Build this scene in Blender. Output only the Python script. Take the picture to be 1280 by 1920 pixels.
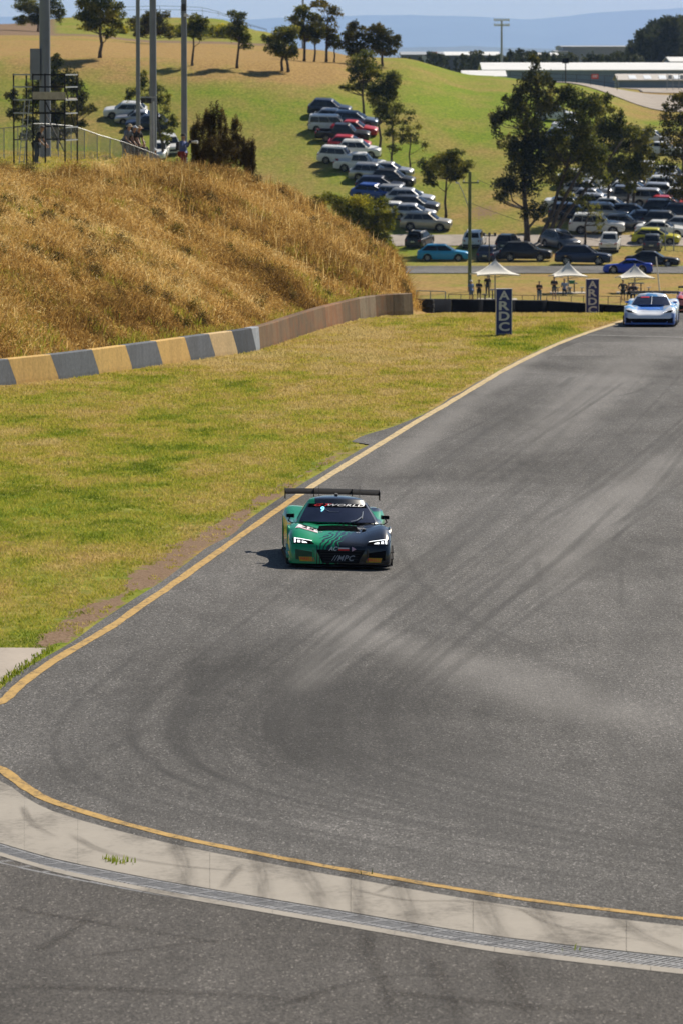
import bpy, bmesh, math, random
import numpy as np
from mathutils import Vector, Matrix, Euler, noise as mnoise

R = math.radians
rng = np.random.default_rng(7)
random.seed(7)
SC = bpy.context.scene
for o in list(bpy.data.objects):
    bpy.data.objects.remove(o)
COL = SC.collection

# ------------------------------------------------------------------ camera
FPX = 10667.0                      # 200 mm lens on a 36 mm tall frame, in photo pixels
CZ = 9.76                          # camera height above the track beside the green car
PITCH = math.atan(845.0 / FPX)
cam_data = bpy.data.cameras.new('camera')
cam_data.sensor_fit = 'VERTICAL'
cam_data.sensor_height = 36.0
cam_data.sensor_width = 24.0
cam_data.lens = 200.0
cam_data.clip_start = 0.5
cam_data.clip_end = 90000.0
cam_data.dof.use_dof = True
cam_data.dof.focus_distance = 110.0
cam_data.dof.aperture_fstop = 5.6
cam = bpy.data.objects.new('camera', cam_data)
cam.location = (0, 0, CZ)
cam.rotation_euler = (math.pi / 2 - PITCH, 0, 0)
COL.objects.link(cam)
SC.camera = cam

# ------------------------------------------------------------------ light
SUN = Vector((0.66, 0.93, 1.0)).normalized()      # towards the sun: ahead and to the right
sun_el = math.asin(SUN.z)
sun_az = math.atan2(SUN.x, SUN.y)
w = bpy.data.worlds.new('World')
SC.world = w
w.use_nodes = True
nt = w.node_tree
sky = nt.nodes.new('ShaderNodeTexSky')
sky.sky_type = 'NISHITA'
sky.sun_disc = False
sky.sun_elevation = sun_el
sky.sun_rotation = sun_az
sky.air_density = 1.0
sky.dust_density = 0.2
sky.ozone_density = 3.0
bg = nt.nodes['Background']
nt.links.new(sky.outputs[0], bg.inputs[0])
bg.inputs[1].default_value = 0.05
sl = bpy.data.lights.new('sun', 'SUN')
sl.energy = 5.0
sl.angle = R(0.53)
sl.color = (1.0, 0.91, 0.77)
so = bpy.data.objects.new('sun', sl)
so.rotation_euler = (-SUN).to_track_quat('-Z', 'Y').to_euler()
so.location = (40, 60, 80)
COL.objects.link(so)
SC.view_settings.view_transform = 'Standard'
SC.view_settings.look = 'None'
SC.view_settings.gamma = 1.0
SC.view_settings.exposure = 0.52
SC.render.engine = 'CYCLES'
SC.cycles.use_denoising = True
SC.cycles.max_bounces = 8
SC.cycles.transparent_max_bounces = 12
SC.cycles.volume_bounces = 1

# ------------------------------------------------------------------ geometry of the place
def ray(px, py):
    a, b = (px - 640.0) / FPX, (960.0 - py) / FPX
    c, s = math.cos(PITCH), math.sin(PITCH)
    return np.array((a, c + b * s, -s + b * c))

def at(px, py, Y):
    d = ray(px, py)
    t = Y / d[1]
    return Vector((d[0] * t, Y, CZ + d[2] * t))

def zy(py, Y):                      # height of what shows at row py, Y metres out
    return at(640, py, Y).z

def zplane(Y):
    return -0.00366 * (Y - 109.0)

def smooth(a, b, x):
    t = np.clip((np.asarray(x, float) - a) / (b - a), 0, 1)
    return t * t * (3 - 2 * t)

def camber(X, Y):
    return -0.032 * (X + 0.3) * np.exp(-((Y - 107.0) / 26.0) ** 2)

# field beyond the crest: height table, columns are directions, rows are distances
_near = {225: zplane(225), 232: zplane(232) - .03, 245: -1.0, 262: -2.05, 330: -6.2, 390: -9.1, 430: -9.3}
def _colm(pairs, tail):
    d = dict(_near)
    for D, y in [(455, 557), (490, 520), (515, 503), (530, 485), (545, 445)] + pairs:
        d[D] = zy(y, D)
    for D, z in tail:
        d[D] = z
    k = sorted(d)
    return k, [d[i] for i in k]
_far = [(2500, -2), (4000, -6), (9500, -8)]
_cols = {
    -700: _colm([(575, 335), (600, 242), (613, 172), (626, 108), (740, 62), (800, 45), (860, 30)], [(930, 18), (1100, 8)] + _far),
    0: _colm([(575, 335), (600, 240), (613, 172), (627, 106), (740, 70), (800, 62), (850, 48), (900, 44)], [(960, 14), (1200, 6)] + _far),
    140: _colm([(575, 335), (600, 240), (613, 172), (627, 106), (740, 72), (790, 66), (840, 62), (900, 24)], [(960, 15), (1200, 6)] + _far),
    300: _colm([(575, 335), (600, 240), (613, 172), (627, 110), (740, 84), (790, 78), (840, 76), (900, 22)], [(960, 15), (1200, 6)] + _far),
    400: _colm([(575, 332), (600, 238), (613, 172), (628, 112), (740, 86), (790, 80), (840, 78), (900, 24)], [(960, 14), (1200, 6)] + _far),
    500: _colm([(575, 330), (600, 234), (615, 168), (632, 114), (740, 92), (790, 84), (840, 80), (900, 55)], [(960, 11), (1200, 6)] + _far),
    600: _colm([(575, 328), (600, 232), (620, 160), (640, 120), (720, 100), (780, 94), (830, 94)], [(900, 9), (1100, 6)] + _far),
    740: _colm([(575, 328), (605, 218), (635, 152), (660, 120), (700, 107)], [(770, 8.5), (900, 6), (1100, 5)] + _far),
    900: _colm([(575, 330), (610, 222), (640, 178), (670, 149), (705, 140)], [(760, 7), (850, 5.6), (1100, 5)] + _far),
    1050: _colm([(575, 332), (610, 232), (640, 188), (665, 164), (700, 157), (740, 154)], [(800, 6.1), (900, 5.5), (1100, 5)] + _far),
    1230: _colm([(575, 337), (610, 272), (640, 228), (665, 203), (690, 190), (720, 181), (760, 170)], [(830, 5.9), (900, 5.5), (1100, 5)] + _far),
    2100: _colm([(575, 337), (610, 272), (640, 228), (665, 203), (690, 190), (720, 181), (760, 170)], [(830, 5.9), (900, 5.5), (1100, 5)] + _far),
}
_U = np.array(sorted(_cols), float)
_DG = np.arange(200, 9600, 4.0)
_T = []
for u_ in sorted(_cols):
    k, z = _cols[u_]
    _T.append(np.interp(_DG, k, z))
_T = np.array(_T)
_ker = np.exp(-0.5 * (np.arange(-4, 5) / 1.6) ** 2); _ker /= _ker.sum()
for i in range(len(_T)):
    row = np.concatenate([np.full(4, _T[i][0]), _T[i], np.full(4, _T[i][-1])])
    _T[i] = np.convolve(row, _ker, 'valid')
_T[:, :7] = zplane(_DG[:7])[None, :]

def field(X, Y):
    u = np.clip(640 + FPX * X / np.maximum(Y, 1), _U[0], _U[-1])
    d = np.clip((Y - 200) / 4.0, 0, len(_DG) - 1.001)
    i = np.clip(np.searchsorted(_U, u, side='right') - 1, 0, len(_U) - 2)
    fu = (u - _U[i]) / (_U[i + 1] - _U[i]); fu = fu * fu * (3 - 2 * fu)
    j = d.astype(int); fd = d - j
    a = _T[i, j] * (1 - fd) + _T[i, j + 1] * fd
    b = _T[i + 1, j] * (1 - fd) + _T[i + 1, j + 1] * fd
    return a * (1 - fu) + b * fu

def h0(X, Y):                       # everything but the mound
    X = np.asarray(X, float); Y = np.asarray(Y, float)
    return np.where(Y < 224, zplane(Y) + camber(X, Y), field(X, Y))

def hit(px, py, y0, y1=3000, f=None, step=0.5):
    f = f or h
    d = ray(px, py)
    Y = np.arange(y0, y1, step)
    t = Y / d[1]
    X = d[0] * t; Z = CZ + d[2] * t
    below = Z <= f(X, Y)
    if not below.any():
        k = len(Y) - 1
    else:
        k = int(np.argmax(below))
    lo, hi = (Y[k - 1] if k else Y[k] - step), Y[k]
    for _ in range(24):
        m = 0.5 * (lo + hi); tt = m / d[1]
        if CZ + d[2] * tt <= float(f(np.array(d[0] * tt), np.array(m))): hi = m
        else: lo = m
    tt = hi / d[1]
    return Vector((d[0] * tt, hi, float(f(np.array(d[0] * tt), np.array(hi)))))

_wallpx = [(-400, 790), (-160, 748), (0, 725), (120, 711), (250, 693), (370, 675), (485, 657), (560, 632), (620, 613), (700, 596), (774, 580)]
WALL = [hit(a, b, 60, 400, h0) for a, b in _wallpx[:-1]] + [at(774, 583, 231.0)]
_wy = np.array([p.y for p in WALL] + [WALL[-1].y + 100]); _wx = np.array([p.x for p in WALL] + [WALL[-1].x + 100 * (WALL[-1].x - WALL[-3].x) / (WALL[-1].y - WALL[-3].y)])

def wall_s(X, Y):
    return (np.interp(Y, _wy, _wx) - X) * 0.972

def mound(X, Y):
    s = wall_s(X, Y)
    P = np.interp(s, [-0.4, 0.2, 0.6, 2, 4, 6, 8, 10, 13, 16, 20, 60], [0, 0, 0.62, 1.5, 2.4, 3.3, 4.25, 5.0, 5.5, 5.72, 5.8, 5.85])
    u = 640 + FPX * X / np.maximum(Y, 1)
    yend = 242 + 46 * (1 - smooth(130, 300, u)) - 8 * smooth(560, 770, u)
    B = 1 - smooth(0, 24, Y - yend)
    fade = smooth(90, 150, Y) * (1 - smooth(738, 790, u))
    bump = 0.75 * (fbm(X, Y * .6, 2.6, 81, 3) - .5) * smooth(1.5, 5, s)
    lift = np.maximum(zplane(Y) - h0(X, Y), 0) * smooth(0.2, 2.5, s)
    return (P + bump + lift) * B * fade * (s > -0.45) * (Y < 330)

def h(X, Y):
    X = np.asarray(X, float); Y = np.asarray(Y, float)
    b = np.where(Y > 262, (fbm(X, Y, 14, 5, 2) - .5) * .25 * smooth(262, 280, Y) * (1 - smooth(900, 2000, Y)), 0)
    u = 640 + FPX * X / np.maximum(Y, 1)
    b = b * smooth(9, 15, np.abs(Y - 508)) * smooth(4, 8, np.abs(Y - 541.5)) * (1 - (Y > 640) * (u > 790) * smooth(640, 652, Y))     # graded flat where the roads run
    return h0(X, Y) + mound(X, Y) + b

def H(X, Y):
    return float(h(np.array(float(X)), np.array(float(Y))))

def spline(pts, n=8):
    P = [np.array(p, float) for p in pts]
    P = [2 * P[0] - P[1]] + P + [2 * P[-1] - P[-2]]
    out = []
    for i in range(1, len(P) - 2):
        for k in range(n):
            t = k / n
            out.append(0.5 * (2 * P[i] + (P[i + 1] - P[i - 1]) * t + (2 * P[i - 1] - 5 * P[i] + 4 * P[i + 1] - P[i + 2]) * t * t + (3 * P[i] - P[i - 1] - 3 * P[i + 1] + P[i + 2]) * t ** 3))
    out.append(P[-2])
    return np.array(out)

# ------------------------------------------------------------------ helpers
def link(o, parent=None):
    COL.objects.link(o)
    if parent is not None: o.parent = parent
    return o

def tag(o, label=None, cat=None, group=None, kind=None):
    if label: o['label'] = label
    if cat: o['category'] = cat
    if group: o['group'] = group
    if kind: o['kind'] = kind
    return o

def empty(name, loc=(0, 0, 0), rot=None, label=None, cat=None, group=None):
    o = bpy.data.objects.new(name, None)
    o.empty_display_size = 0.2
    o.location = loc
    if rot is not None: o.rotation_euler = rot
    link(o)
    return tag(o, label, cat, group)

def inst(name, mesh, parent=None, mat=None):
    o = bpy.data.objects.new(name, mesh)
    link(o, parent)
    if mat is not None:
        if not len(mesh.materials): mesh.materials.append(None)
        o.material_slots[0].link = 'OBJECT'
        o.material_slots[0].material = mat
    return o

class MB:
    def __init__(s): s.v = []; s.f = []; s.m = []
    def add(s, vs, fs, mi=0):
        b = len(s.v)
        s.v += [tuple(map(float, v)) for v in vs]
        s.f += [tuple(b + i for i in f) for f in fs]
        s.m += [mi] * len(fs)
        return s
    def box(s, x0, x1, y0, y1, z0, z1, mi=0):
        return s.add([(x0, y0, z0), (x1, y0, z0), (x1, y1, z0), (x0, y1, z0), (x0, y0, z1), (x1, y0, z1), (x1, y1, z1), (x0, y1, z1)],
                     [(3, 2, 1, 0), (4, 5, 6, 7), (0, 1, 5, 4), (1, 2, 6, 5), (2, 3, 7, 6), (3, 0, 4, 7)], mi)
    def hexa(s, b4, t4, mi=0):
        return s.add(list(b4) + list(t4), [(3, 2, 1, 0), (4, 5, 6, 7), (0, 1, 5, 4), (1, 2, 6, 5), (2, 3, 7, 6), (3, 0, 4, 7)], mi)
    def bar(s, a, b, w, hh, mi=0, up=(0, 0, 1)):
        a = Vector(a); b = Vector(b); d = (b - a).normalized()
        u = Vector(up)
        if abs(d.dot(u)) > .98: u = Vector((0, 1, 0))
        r = d.cross(u).normalized() * w / 2; q = r.cross(d).normalized() * hh / 2
        return s.hexa([a - r - q, a + r - q, b + r - q, b - r - q], [a - r + q, a + r + q, b + r + q, b - r + q], mi)
    def tube(s, pts, rad, n=8, mi=0, cap=True):
        pts = [Vector(p) for p in pts]
        rad = list(rad) if hasattr(rad, '__len__') else [rad] * len(pts)
        b = len(s.v); prev = None
        for i, p in enumerate(pts):
            d = (pts[min(i + 1, len(pts) - 1)] - pts[max(i - 1, 0)])
            d = d.normalized() if d.length > 1e-9 else Vector((0, 0, 1))
            if prev is None:
                u = d.orthogonal().normalized()
            else:
                u = (prev - d * prev.dot(d))
                u = u.normalized() if u.length > 1e-6 else d.orthogonal().normalized()
            prev = u; q = d.cross(u)
            for k in range(n):
                a = 2 * math.pi * k / n
                s.v.append(tuple(p + (u * math.cos(a) + q * math.sin(a)) * rad[i]))
        for i in range(len(pts) - 1):
            for k in range(n):
                s.f.append((b + i * n + k, b + i * n + (k + 1) % n, b + (i + 1) * n + (k + 1) % n, b + (i + 1) * n + k)); s.m.append(mi)
        if cap:
            s.f.append(tuple(b + k for k in reversed(range(n)))); s.m.append(mi)
            e = b + (len(pts) - 1) * n
            s.f.append(tuple(e + k for k in range(n))); s.m.append(mi)
        return s
    def grid(s, rows, mi=0, closed=False, flip=False):
        b = len(s.v); n = len(rows[0])
        for r in rows: s.v += [tuple(map(float, p)) for p in r]
        for i in range(len(rows) - 1):
            for k in range(n if closed else n - 1):
                f = (b + i * n + k, b + i * n + (k + 1) % n, b + (i + 1) * n + (k + 1) % n, b + (i + 1) * n + k)
                s.f.append(f[::-1] if flip else f); s.m.append(mi)
        return s
    def mesh(s, name, mats=(), smooth=False):
        me = bpy.data.meshes.new(name)
        me.from_pydata(s.v, [], s.f)
        for m in (mats if isinstance(mats, (list, tuple)) else [mats]): me.materials.append(m)
        if any(s.m): me.polygons.foreach_set('material_index', s.m)
        if smooth: 
            me.polygons.foreach_set('use_smooth', [True] * len(me.polygons))
            if smooth != 'all':
                bm = bmesh.new(); bm.from_mesh(me)
                for e in bm.edges:
                    if len(e.link_faces) == 2 and e.calc_face_angle(0) > R(smooth if smooth is not True else 35): e.smooth = False
                bm.to_mesh(me); bm.free()
        me.update()
        return me
    def build(s, name, mats=(), parent=None, smooth=False):
        return inst(name, s.mesh(name, mats, smooth), parent)

def bigmesh(name, V, Fc, mat, cols=None, smooth=False, parent=None):
    """V (n,3), Fc (m,k) arrays; cols: dict attr -> (n,) or (n,3)"""
    me = bpy.data.meshes.new(name)
    n, (m, k) = len(V), Fc.shape
    me.vertices.add(n); me.vertices.foreach_set('co', V.astype(np.float32).ravel())
    me.loops.add(m * k); me.loops.foreach_set('vertex_index', Fc.astype(np.int32).ravel())
    me.polygons.add(m)
    me.polygons.foreach_set('loop_start', np.arange(0, m * k, k, dtype=np.int32))
    if smooth: me.polygons.foreach_set('use_smooth', np.ones(m, dtype=bool))
    me.update(calc_edges=True)
    for a, c in (cols or {}).items():
        at_ = me.attributes.new(a, 'FLOAT', 'POINT')
        at_.data.foreach_set('value', np.asarray(c, np.float32).ravel())
    me.materials.append(mat)
    o = bpy.data.objects.new(name, me)
    return link(o, parent)

def _n2(X, Y, sc, seed=0):          # cheap value noise in numpy
    x = X / sc + seed * 17.3; y = Y / sc - seed * 9.1
    xi = np.floor(x).astype(np.int64); yi = np.floor(y).astype(np.int64)
    fx = x - xi; fy = y - yi; fx = fx * fx * (3 - 2 * fx); fy = fy * fy * (3 - 2 * fy)
    def hs(a, b):
        n = (a * 374761393 + b * 668265263 + seed * 974711) & 0xffffffff
        n = ((n ^ (n >> 13)) * 1274126177) & 0xffffffff
        return ((n ^ (n >> 16)) & 0xffff) / 65535.0
    return (hs(xi, yi) * (1 - fx) + hs(xi + 1, yi) * fx) * (1 - fy) + (hs(xi, yi + 1) * (1 - fx) + hs(xi + 1, yi + 1) * fx) * fy

def fbm(X, Y, sc, seed=0, oct=4):
    r = 0; a = 0.5; t = 0
    for k in range(oct):
        r = r + a * _n2(X, Y, sc / 2 ** k, seed + k); t += a; a *= 0.55
    return r / t

# ------------------------------------------------------------------ materials
MATS = {}
class NT:
    def __init__(s, name):
        s.m = bpy.data.materials.new(name); s.m.use_nodes = True
        s.t = s.m.node_tree; s.b = s.t.nodes['Principled BSDF']; s.out = s.t.nodes['Material Output']
    def n(s, typ, **kw):
        nd = s.t.nodes.new('ShaderNode' + typ)
        for k, v in kw.items():
            if k.startswith('i_'):
                key = k[2:]
                nd.inputs[int(key) if key.isdigit() else key].default_value = v
            else: setattr(nd, k, v)
        return nd
    def l(s, a, b): s.t.links.new(a, b)
    def math(s, op, a, b=None, clamp=False):
        nd = s.n('Math', operation=op, use_clamp=clamp)
        for i, x in enumerate((a, b)):
            if x is None: continue
            if isinstance(x, (int, float)): nd.inputs[i].default_value = x
            else: s.l(x, nd.inputs[i])
        return nd.outputs[0]
    def noise(s, scale, detail=4, rough=.55, vec=None, dist=0):
        nd = s.n('TexNoise'); nd.inputs['Scale'].default_value = scale; nd.inputs['Detail'].default_value = detail
        nd.inputs['Roughness'].default_value = rough; nd.inputs['Distortion'].default_value = dist
        if vec is not None: s.l(vec, nd.inputs['Vector'])
        return nd.outputs[0]
    def ramp(s, fac, stops, interp='LINEAR'):
        nd = s.n('ValToRGB'); cr = nd.color_ramp; cr.interpolation = interp
        while len(cr.elements) < len(stops): cr.elements.new(0.5)
        for e, (p, c) in zip(cr.elements, stops):
            e.position = p; e.color = (c, c, c, 1) if isinstance(c, (int, float)) else tuple(c) + (1,)
        s.l(fac, nd.inputs[0])
        return nd.outputs[0]
    def mix(s, fac, a, b, blend='MIX'):
        nd = s.n('Mix', data_type='RGBA', blend_type=blend, clamp_factor=True)
        for i, x in ((0, fac), (6, a), (7, b)):
            if isinstance(x, (int, float)): nd.inputs[i].default_value = x
            elif isinstance(x, tuple): nd.inputs[i].default_value = x + (1,)
            else: s.l(x, nd.inputs[i])
        return nd.outputs[2]
    def attr(s, name):
        return s.n('Attribute', attribute_name=name).outputs['Fac']
    def coord(s, w='Object'): return s.n('TexCoord').outputs[w]
    def pos(s): return s.n('NewGeometry').outputs['Position']
    def scale(s, vec, sc):
        nd = s.n('Mapping'); nd.inputs['Scale'].default_value = sc; s.l(vec, nd.inputs[0]); return nd.outputs[0]
    def bump(s, hgt, strength=.3, dist=.02):
        nd = s.n('Bump'); nd.inputs['Strength'].default_value = strength; nd.inputs['Distance'].default_value = dist
        s.l(hgt, nd.inputs['Height']); s.l(nd.outputs[0], s.b.inputs['Normal'])
    def sep(s, vec):
        nd = s.n('SeparateXYZ'); s.l(vec, nd.inputs[0]); return nd.outputs
    def base(s, c):
        if isinstance(c, tuple): s.b.inputs['Base Color'].default_value = c + (1,)
        else: s.l(c, s.b.inputs['Base Color'])
    def set(s, **kw):
        for k, v in kw.items():
            nm = {'rough': 'Roughness', 'metal': 'Metallic', 'spec': 'Specular IOR Level', 'coat': 'Coat Weight', 'coatr': 'Coat Roughness', 'trans': 'Transmission Weight', 'alpha': 'Alpha', 'ior': 'IOR'}[k]
            if isinstance(v, (int, float)): s.b.inputs[nm].default_value = v
            else: s.l(v, s.b.inputs[nm])
        return s

def plain(name, col, rough=.6, metal=0., var=.12, sc=6., spec=.5, coat=0., bump=0.):
    """a base colour with slight procedural unevenness"""
    if name in MATS: return MATS[name]
    t = NT(name)
    nz = t.noise(sc, 3, .6, t.coord())
    lo = tuple(c * (1 - var) for c in col); hi = tuple(min(1, c * (1 + var)) for c in col)
    t.base(t.ramp(nz, [(.3, lo), (.7, hi)]))
    t.set(rough=rough, metal=metal, spec=spec, coat=coat, coatr=.05)
    if bump: t.bump(nz, bump, .01)
    MATS[name] = t.m
    return t.m

def emis(name, col, k):
    if name in MATS: return MATS[name]
    t = NT(name); t.base(col); t.b.inputs['Emission Color'].default_value = col + (1,); t.b.inputs['Emission Strength'].default_value = k
    MATS[name] = t.m; return t.m

# grass-covered ground, three natural colours mixed by patches stored on the sheet
def mat_ground():
    t = NT('grass_ground')
    p = t.pos()
    flat = t.scale(p, (1, .55, 1))
    n1 = t.noise(.22, 6, .65, flat); n2 = t.noise(3.2, 5, .7, flat); n3 = t.noise(22, 3, .6, p)
    green = t.ramp(n2, [(.3, (.085, .135, .012)), (.55, (.165, .225, .016)), (.75, (.28, .31, .03))])
    dryc = t.ramp(n2, [(.3, (.18, .11, .04)), (.55, (.33, .215, .078)), (.75, (.45, .325, .13))])
    dirt = t.ramp(n3, [(.3, (.12, .075, .045)), (.55, (.22, .15, .10)), (.8, (.32, .235, .165))])
    d = t.math('ADD', t.attr('dry'), t.math('MULTIPLY', t.math('SUBTRACT', n1, .5), 1.7))
    d = t.math('ADD', d, t.math('MULTIPLY', t.math('SUBTRACT', n2, .5), .7), True)
    c = t.mix(d, green, dryc)
    e = t.math('ADD', t.attr('dirt'), t.math('MULTIPLY', t.math('SUBTRACT', n2, .5), 2.0))
    e = t.ramp(t.math('MULTIPLY', e, t.ramp(t.attr('dirt'), [(0, 0), (.08, 1)])), [(.42, 0), (.58, 1)])
    c = t.mix(e, c, dirt)
    t.base(c); t.set(rough=.95, spec=.04)
    t.bump(t.math('ADD', n2, t.math('MULTIPLY', n3, .5)), .8, .06)
    return t.m

def mat_asphalt(name='asphalt', lo=.040, hi=.138, tint=(1.0, .955, .915), marks=False):
    t = NT(name)
    p = t.pos()
    big = t.noise(.13, 4, .6, t.scale(p, (1, .5, 1)), .6); mid = t.noise(1.0, 5, .65, t.scale(p, (1.3, .22, 1)), .3)
    strk = t.noise(1.0, 4, .6, t.scale(p, (3.2, .05, 1)))
    fine = t.noise(34, 3, .8, t.scale(p, (1, .28, 1)))
    sp = t.n('TexVoronoi'); sp.inputs['Scale'].default_value = 48; t.l(t.scale(p, (1, .28, 1)), sp.inputs['Vector'])
    stone = t.sep(sp.outputs['Color'])[0]
    v = t.math('ADD', t.math('MULTIPLY', big, .55), t.math('MULTIPLY', mid, .28))
    v = t.math('ADD', v, t.math('MULTIPLY', strk, .12))
    v = t.math('ADD', v, t.math('MULTIPLY', fine, .30))
    m_ = (lo + hi) / 2
    c = t.ramp(v, [(.47, tuple(lo * k for k in tint)), (.62, tuple(m_ * k for k in tint)), (.80, tuple(hi * k for k in tint))])
    st = t.ramp(stone, [(.0, .52), (.6, 1.0), (.92, 1.25), (1, 2.3)])
    c = t.mix(1.0, c, st, 'MULTIPLY')
    if marks:
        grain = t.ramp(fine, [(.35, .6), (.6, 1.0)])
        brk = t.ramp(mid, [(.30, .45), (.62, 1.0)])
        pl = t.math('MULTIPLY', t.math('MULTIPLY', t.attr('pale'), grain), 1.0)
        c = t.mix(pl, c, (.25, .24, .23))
        rb = t.math('MULTIPLY', t.math('MULTIPLY', t.attr('rubber'), t.math('MULTIPLY', grain, brk)), .95, True)
        c = t.mix(rb, c, (.020, .019, .0185))
    t.base(c)
    t.set(rough=t.ramp(big, [(.35, .85), (.7, .72)]), spec=.12)
    t.bump(t.math('ADD', fine, t.math('MULTIPLY', stone, .7)), .55, .012)
    return t.m

def mat_concrete(name, col, stain=.5, sc=1.0, streak=False):
    t = NT(name)
    p = t.pos() if not streak else t.coord()
    a = t.noise(.9 * sc, 5, .65, t.scale(p, (1, .5, 1) if not streak else (5, 5, .5))); b = t.noise(14 * sc, 3, .6, p)
    v = t.math('ADD', t.math('MULTIPLY', a, .7), t.math('MULTIPLY', b, .3))
    t.base(t.ramp(v, [(.3, tuple(c * (1 - stain) for c in col)), (.5, col), (.75, tuple(min(1, c * 1.18) for c in col))]))
    t.set(rough=.9, spec=.1)
    t.bump(b, .3, .01)
    return t.m

M_GROUND = mat_ground()
M_ASPH = mat_asphalt(marks=True)
M_ROAD = mat_asphalt('old_asphalt', .06, .15, (1, .98, .95))
M_CONC = mat_concrete('kerb_concrete', (.31, .285, .25), .62)
M_GRAVEL = mat_concrete('gravel_road', (.33, .29, .25), .35)

# ------------------------------------------------------------------ edge of the track
_line_far = [(1290, 566, 0), (1230, 582, 0), (1165, 602, 0), (1100, 624, 0), (1040, 647, 0), (985, 673, 0), (930, 702, 0), (880, 732, 0), (830, 762, 0), (780, 791, 0), (735, 819, 0), (680, 852, 0), (620, 890, 0), (560, 929, 0), (470, 992, 0), (400, 1042, 0), (330, 1092, 0), (260, 1140, 0), (200, 1181, 0), (140, 1216, 0), (85, 1250, 0), (40, 1283, 0), (0, 1318, 0)]
_lf = [hit(a, b, 45, 260, h0, .25) for a, b, _ in _line_far[2:]]
_d = (_lf[0] - _lf[3])
_lf = [_lf[0] + _d * .9, _lf[0] + _d * .45] + _lf
_line_near = [(0, 1441), (60, 1484), (130, 1514), (300, 1562), (490, 1602), (680, 1637), (850, 1666), (1000, 1689), (1280, 1723)]
_ln = [hit(a, b, 45, 200, h0, .25) for a, b in _line_near]
_apex = [Vector((-5.62, 83.4, 0)), Vector((-5.62, 80.6, 0)), Vector((-5.25, 78.6, 0))]
_ln_end = [_ln[-1] + (_ln[-1] - _ln[-2]) * k for k in (1, 3, 6)]
LINE = spline([(p.x, p.y) for p in _lf + _apex + _ln + _ln_end], 6)      # centre of the yellow edge line
# far straight only, for the left edge of the asphalt
_fl = spline([(p.x, p.y) for p in _lf + _apex[:1]], 6)
_o = np.argsort(_fl[:, 1]); _fly, _flx = _fl[_o, 1], _fl[_o, 0]
def edge_x(Y):
    Y = np.asarray(Y, float)
    e = np.interp(Y, _fly, _flx)
    sh = .20 + .14 * _n2(Y * 0, Y, 4.0, 3) + .75 * smooth(147, 148.5, Y) * (1 - smooth(150, 158, Y))
    sh = sh * (1 - .45 * smooth(120, 200, Y))
    e = np.where(Y > _fly[-1], _flx[-1] + (Y - _fly[-1]) * (_flx[-1] - _flx[-9]) / (_fly[-1] - _fly[-9]), e)
    return e - sh - 30 * (1 - smooth(82.5, 86.5, Y))

def sheet(name, Yv, xl, xr, nx, dz, mat, label=None, parent=None, f=h0):
    V = []; 
    for Y in Yv:
        a, b = float(xl(Y)), float(xr(Y))
        xs = a + (b - a) * np.linspace(0, 1, nx) ** 1.4
        V.append(np.stack([xs, np.full(nx, Y), f(xs, np.full(nx, Y)) + dz], 1))
    V = np.array(V); ny = len(Yv)
    idx = np.arange(ny * nx).reshape(ny, nx)
    F = np.stack([idx[:-1, :-1], idx[:-1, 1:], idx[1:, 1:], idx[1:, :-1]], -1).reshape(-1, 4)
    o = bigmesh(name, V.reshape(-1, 3), F, mat, smooth=True, parent=parent)
    return o

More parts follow.
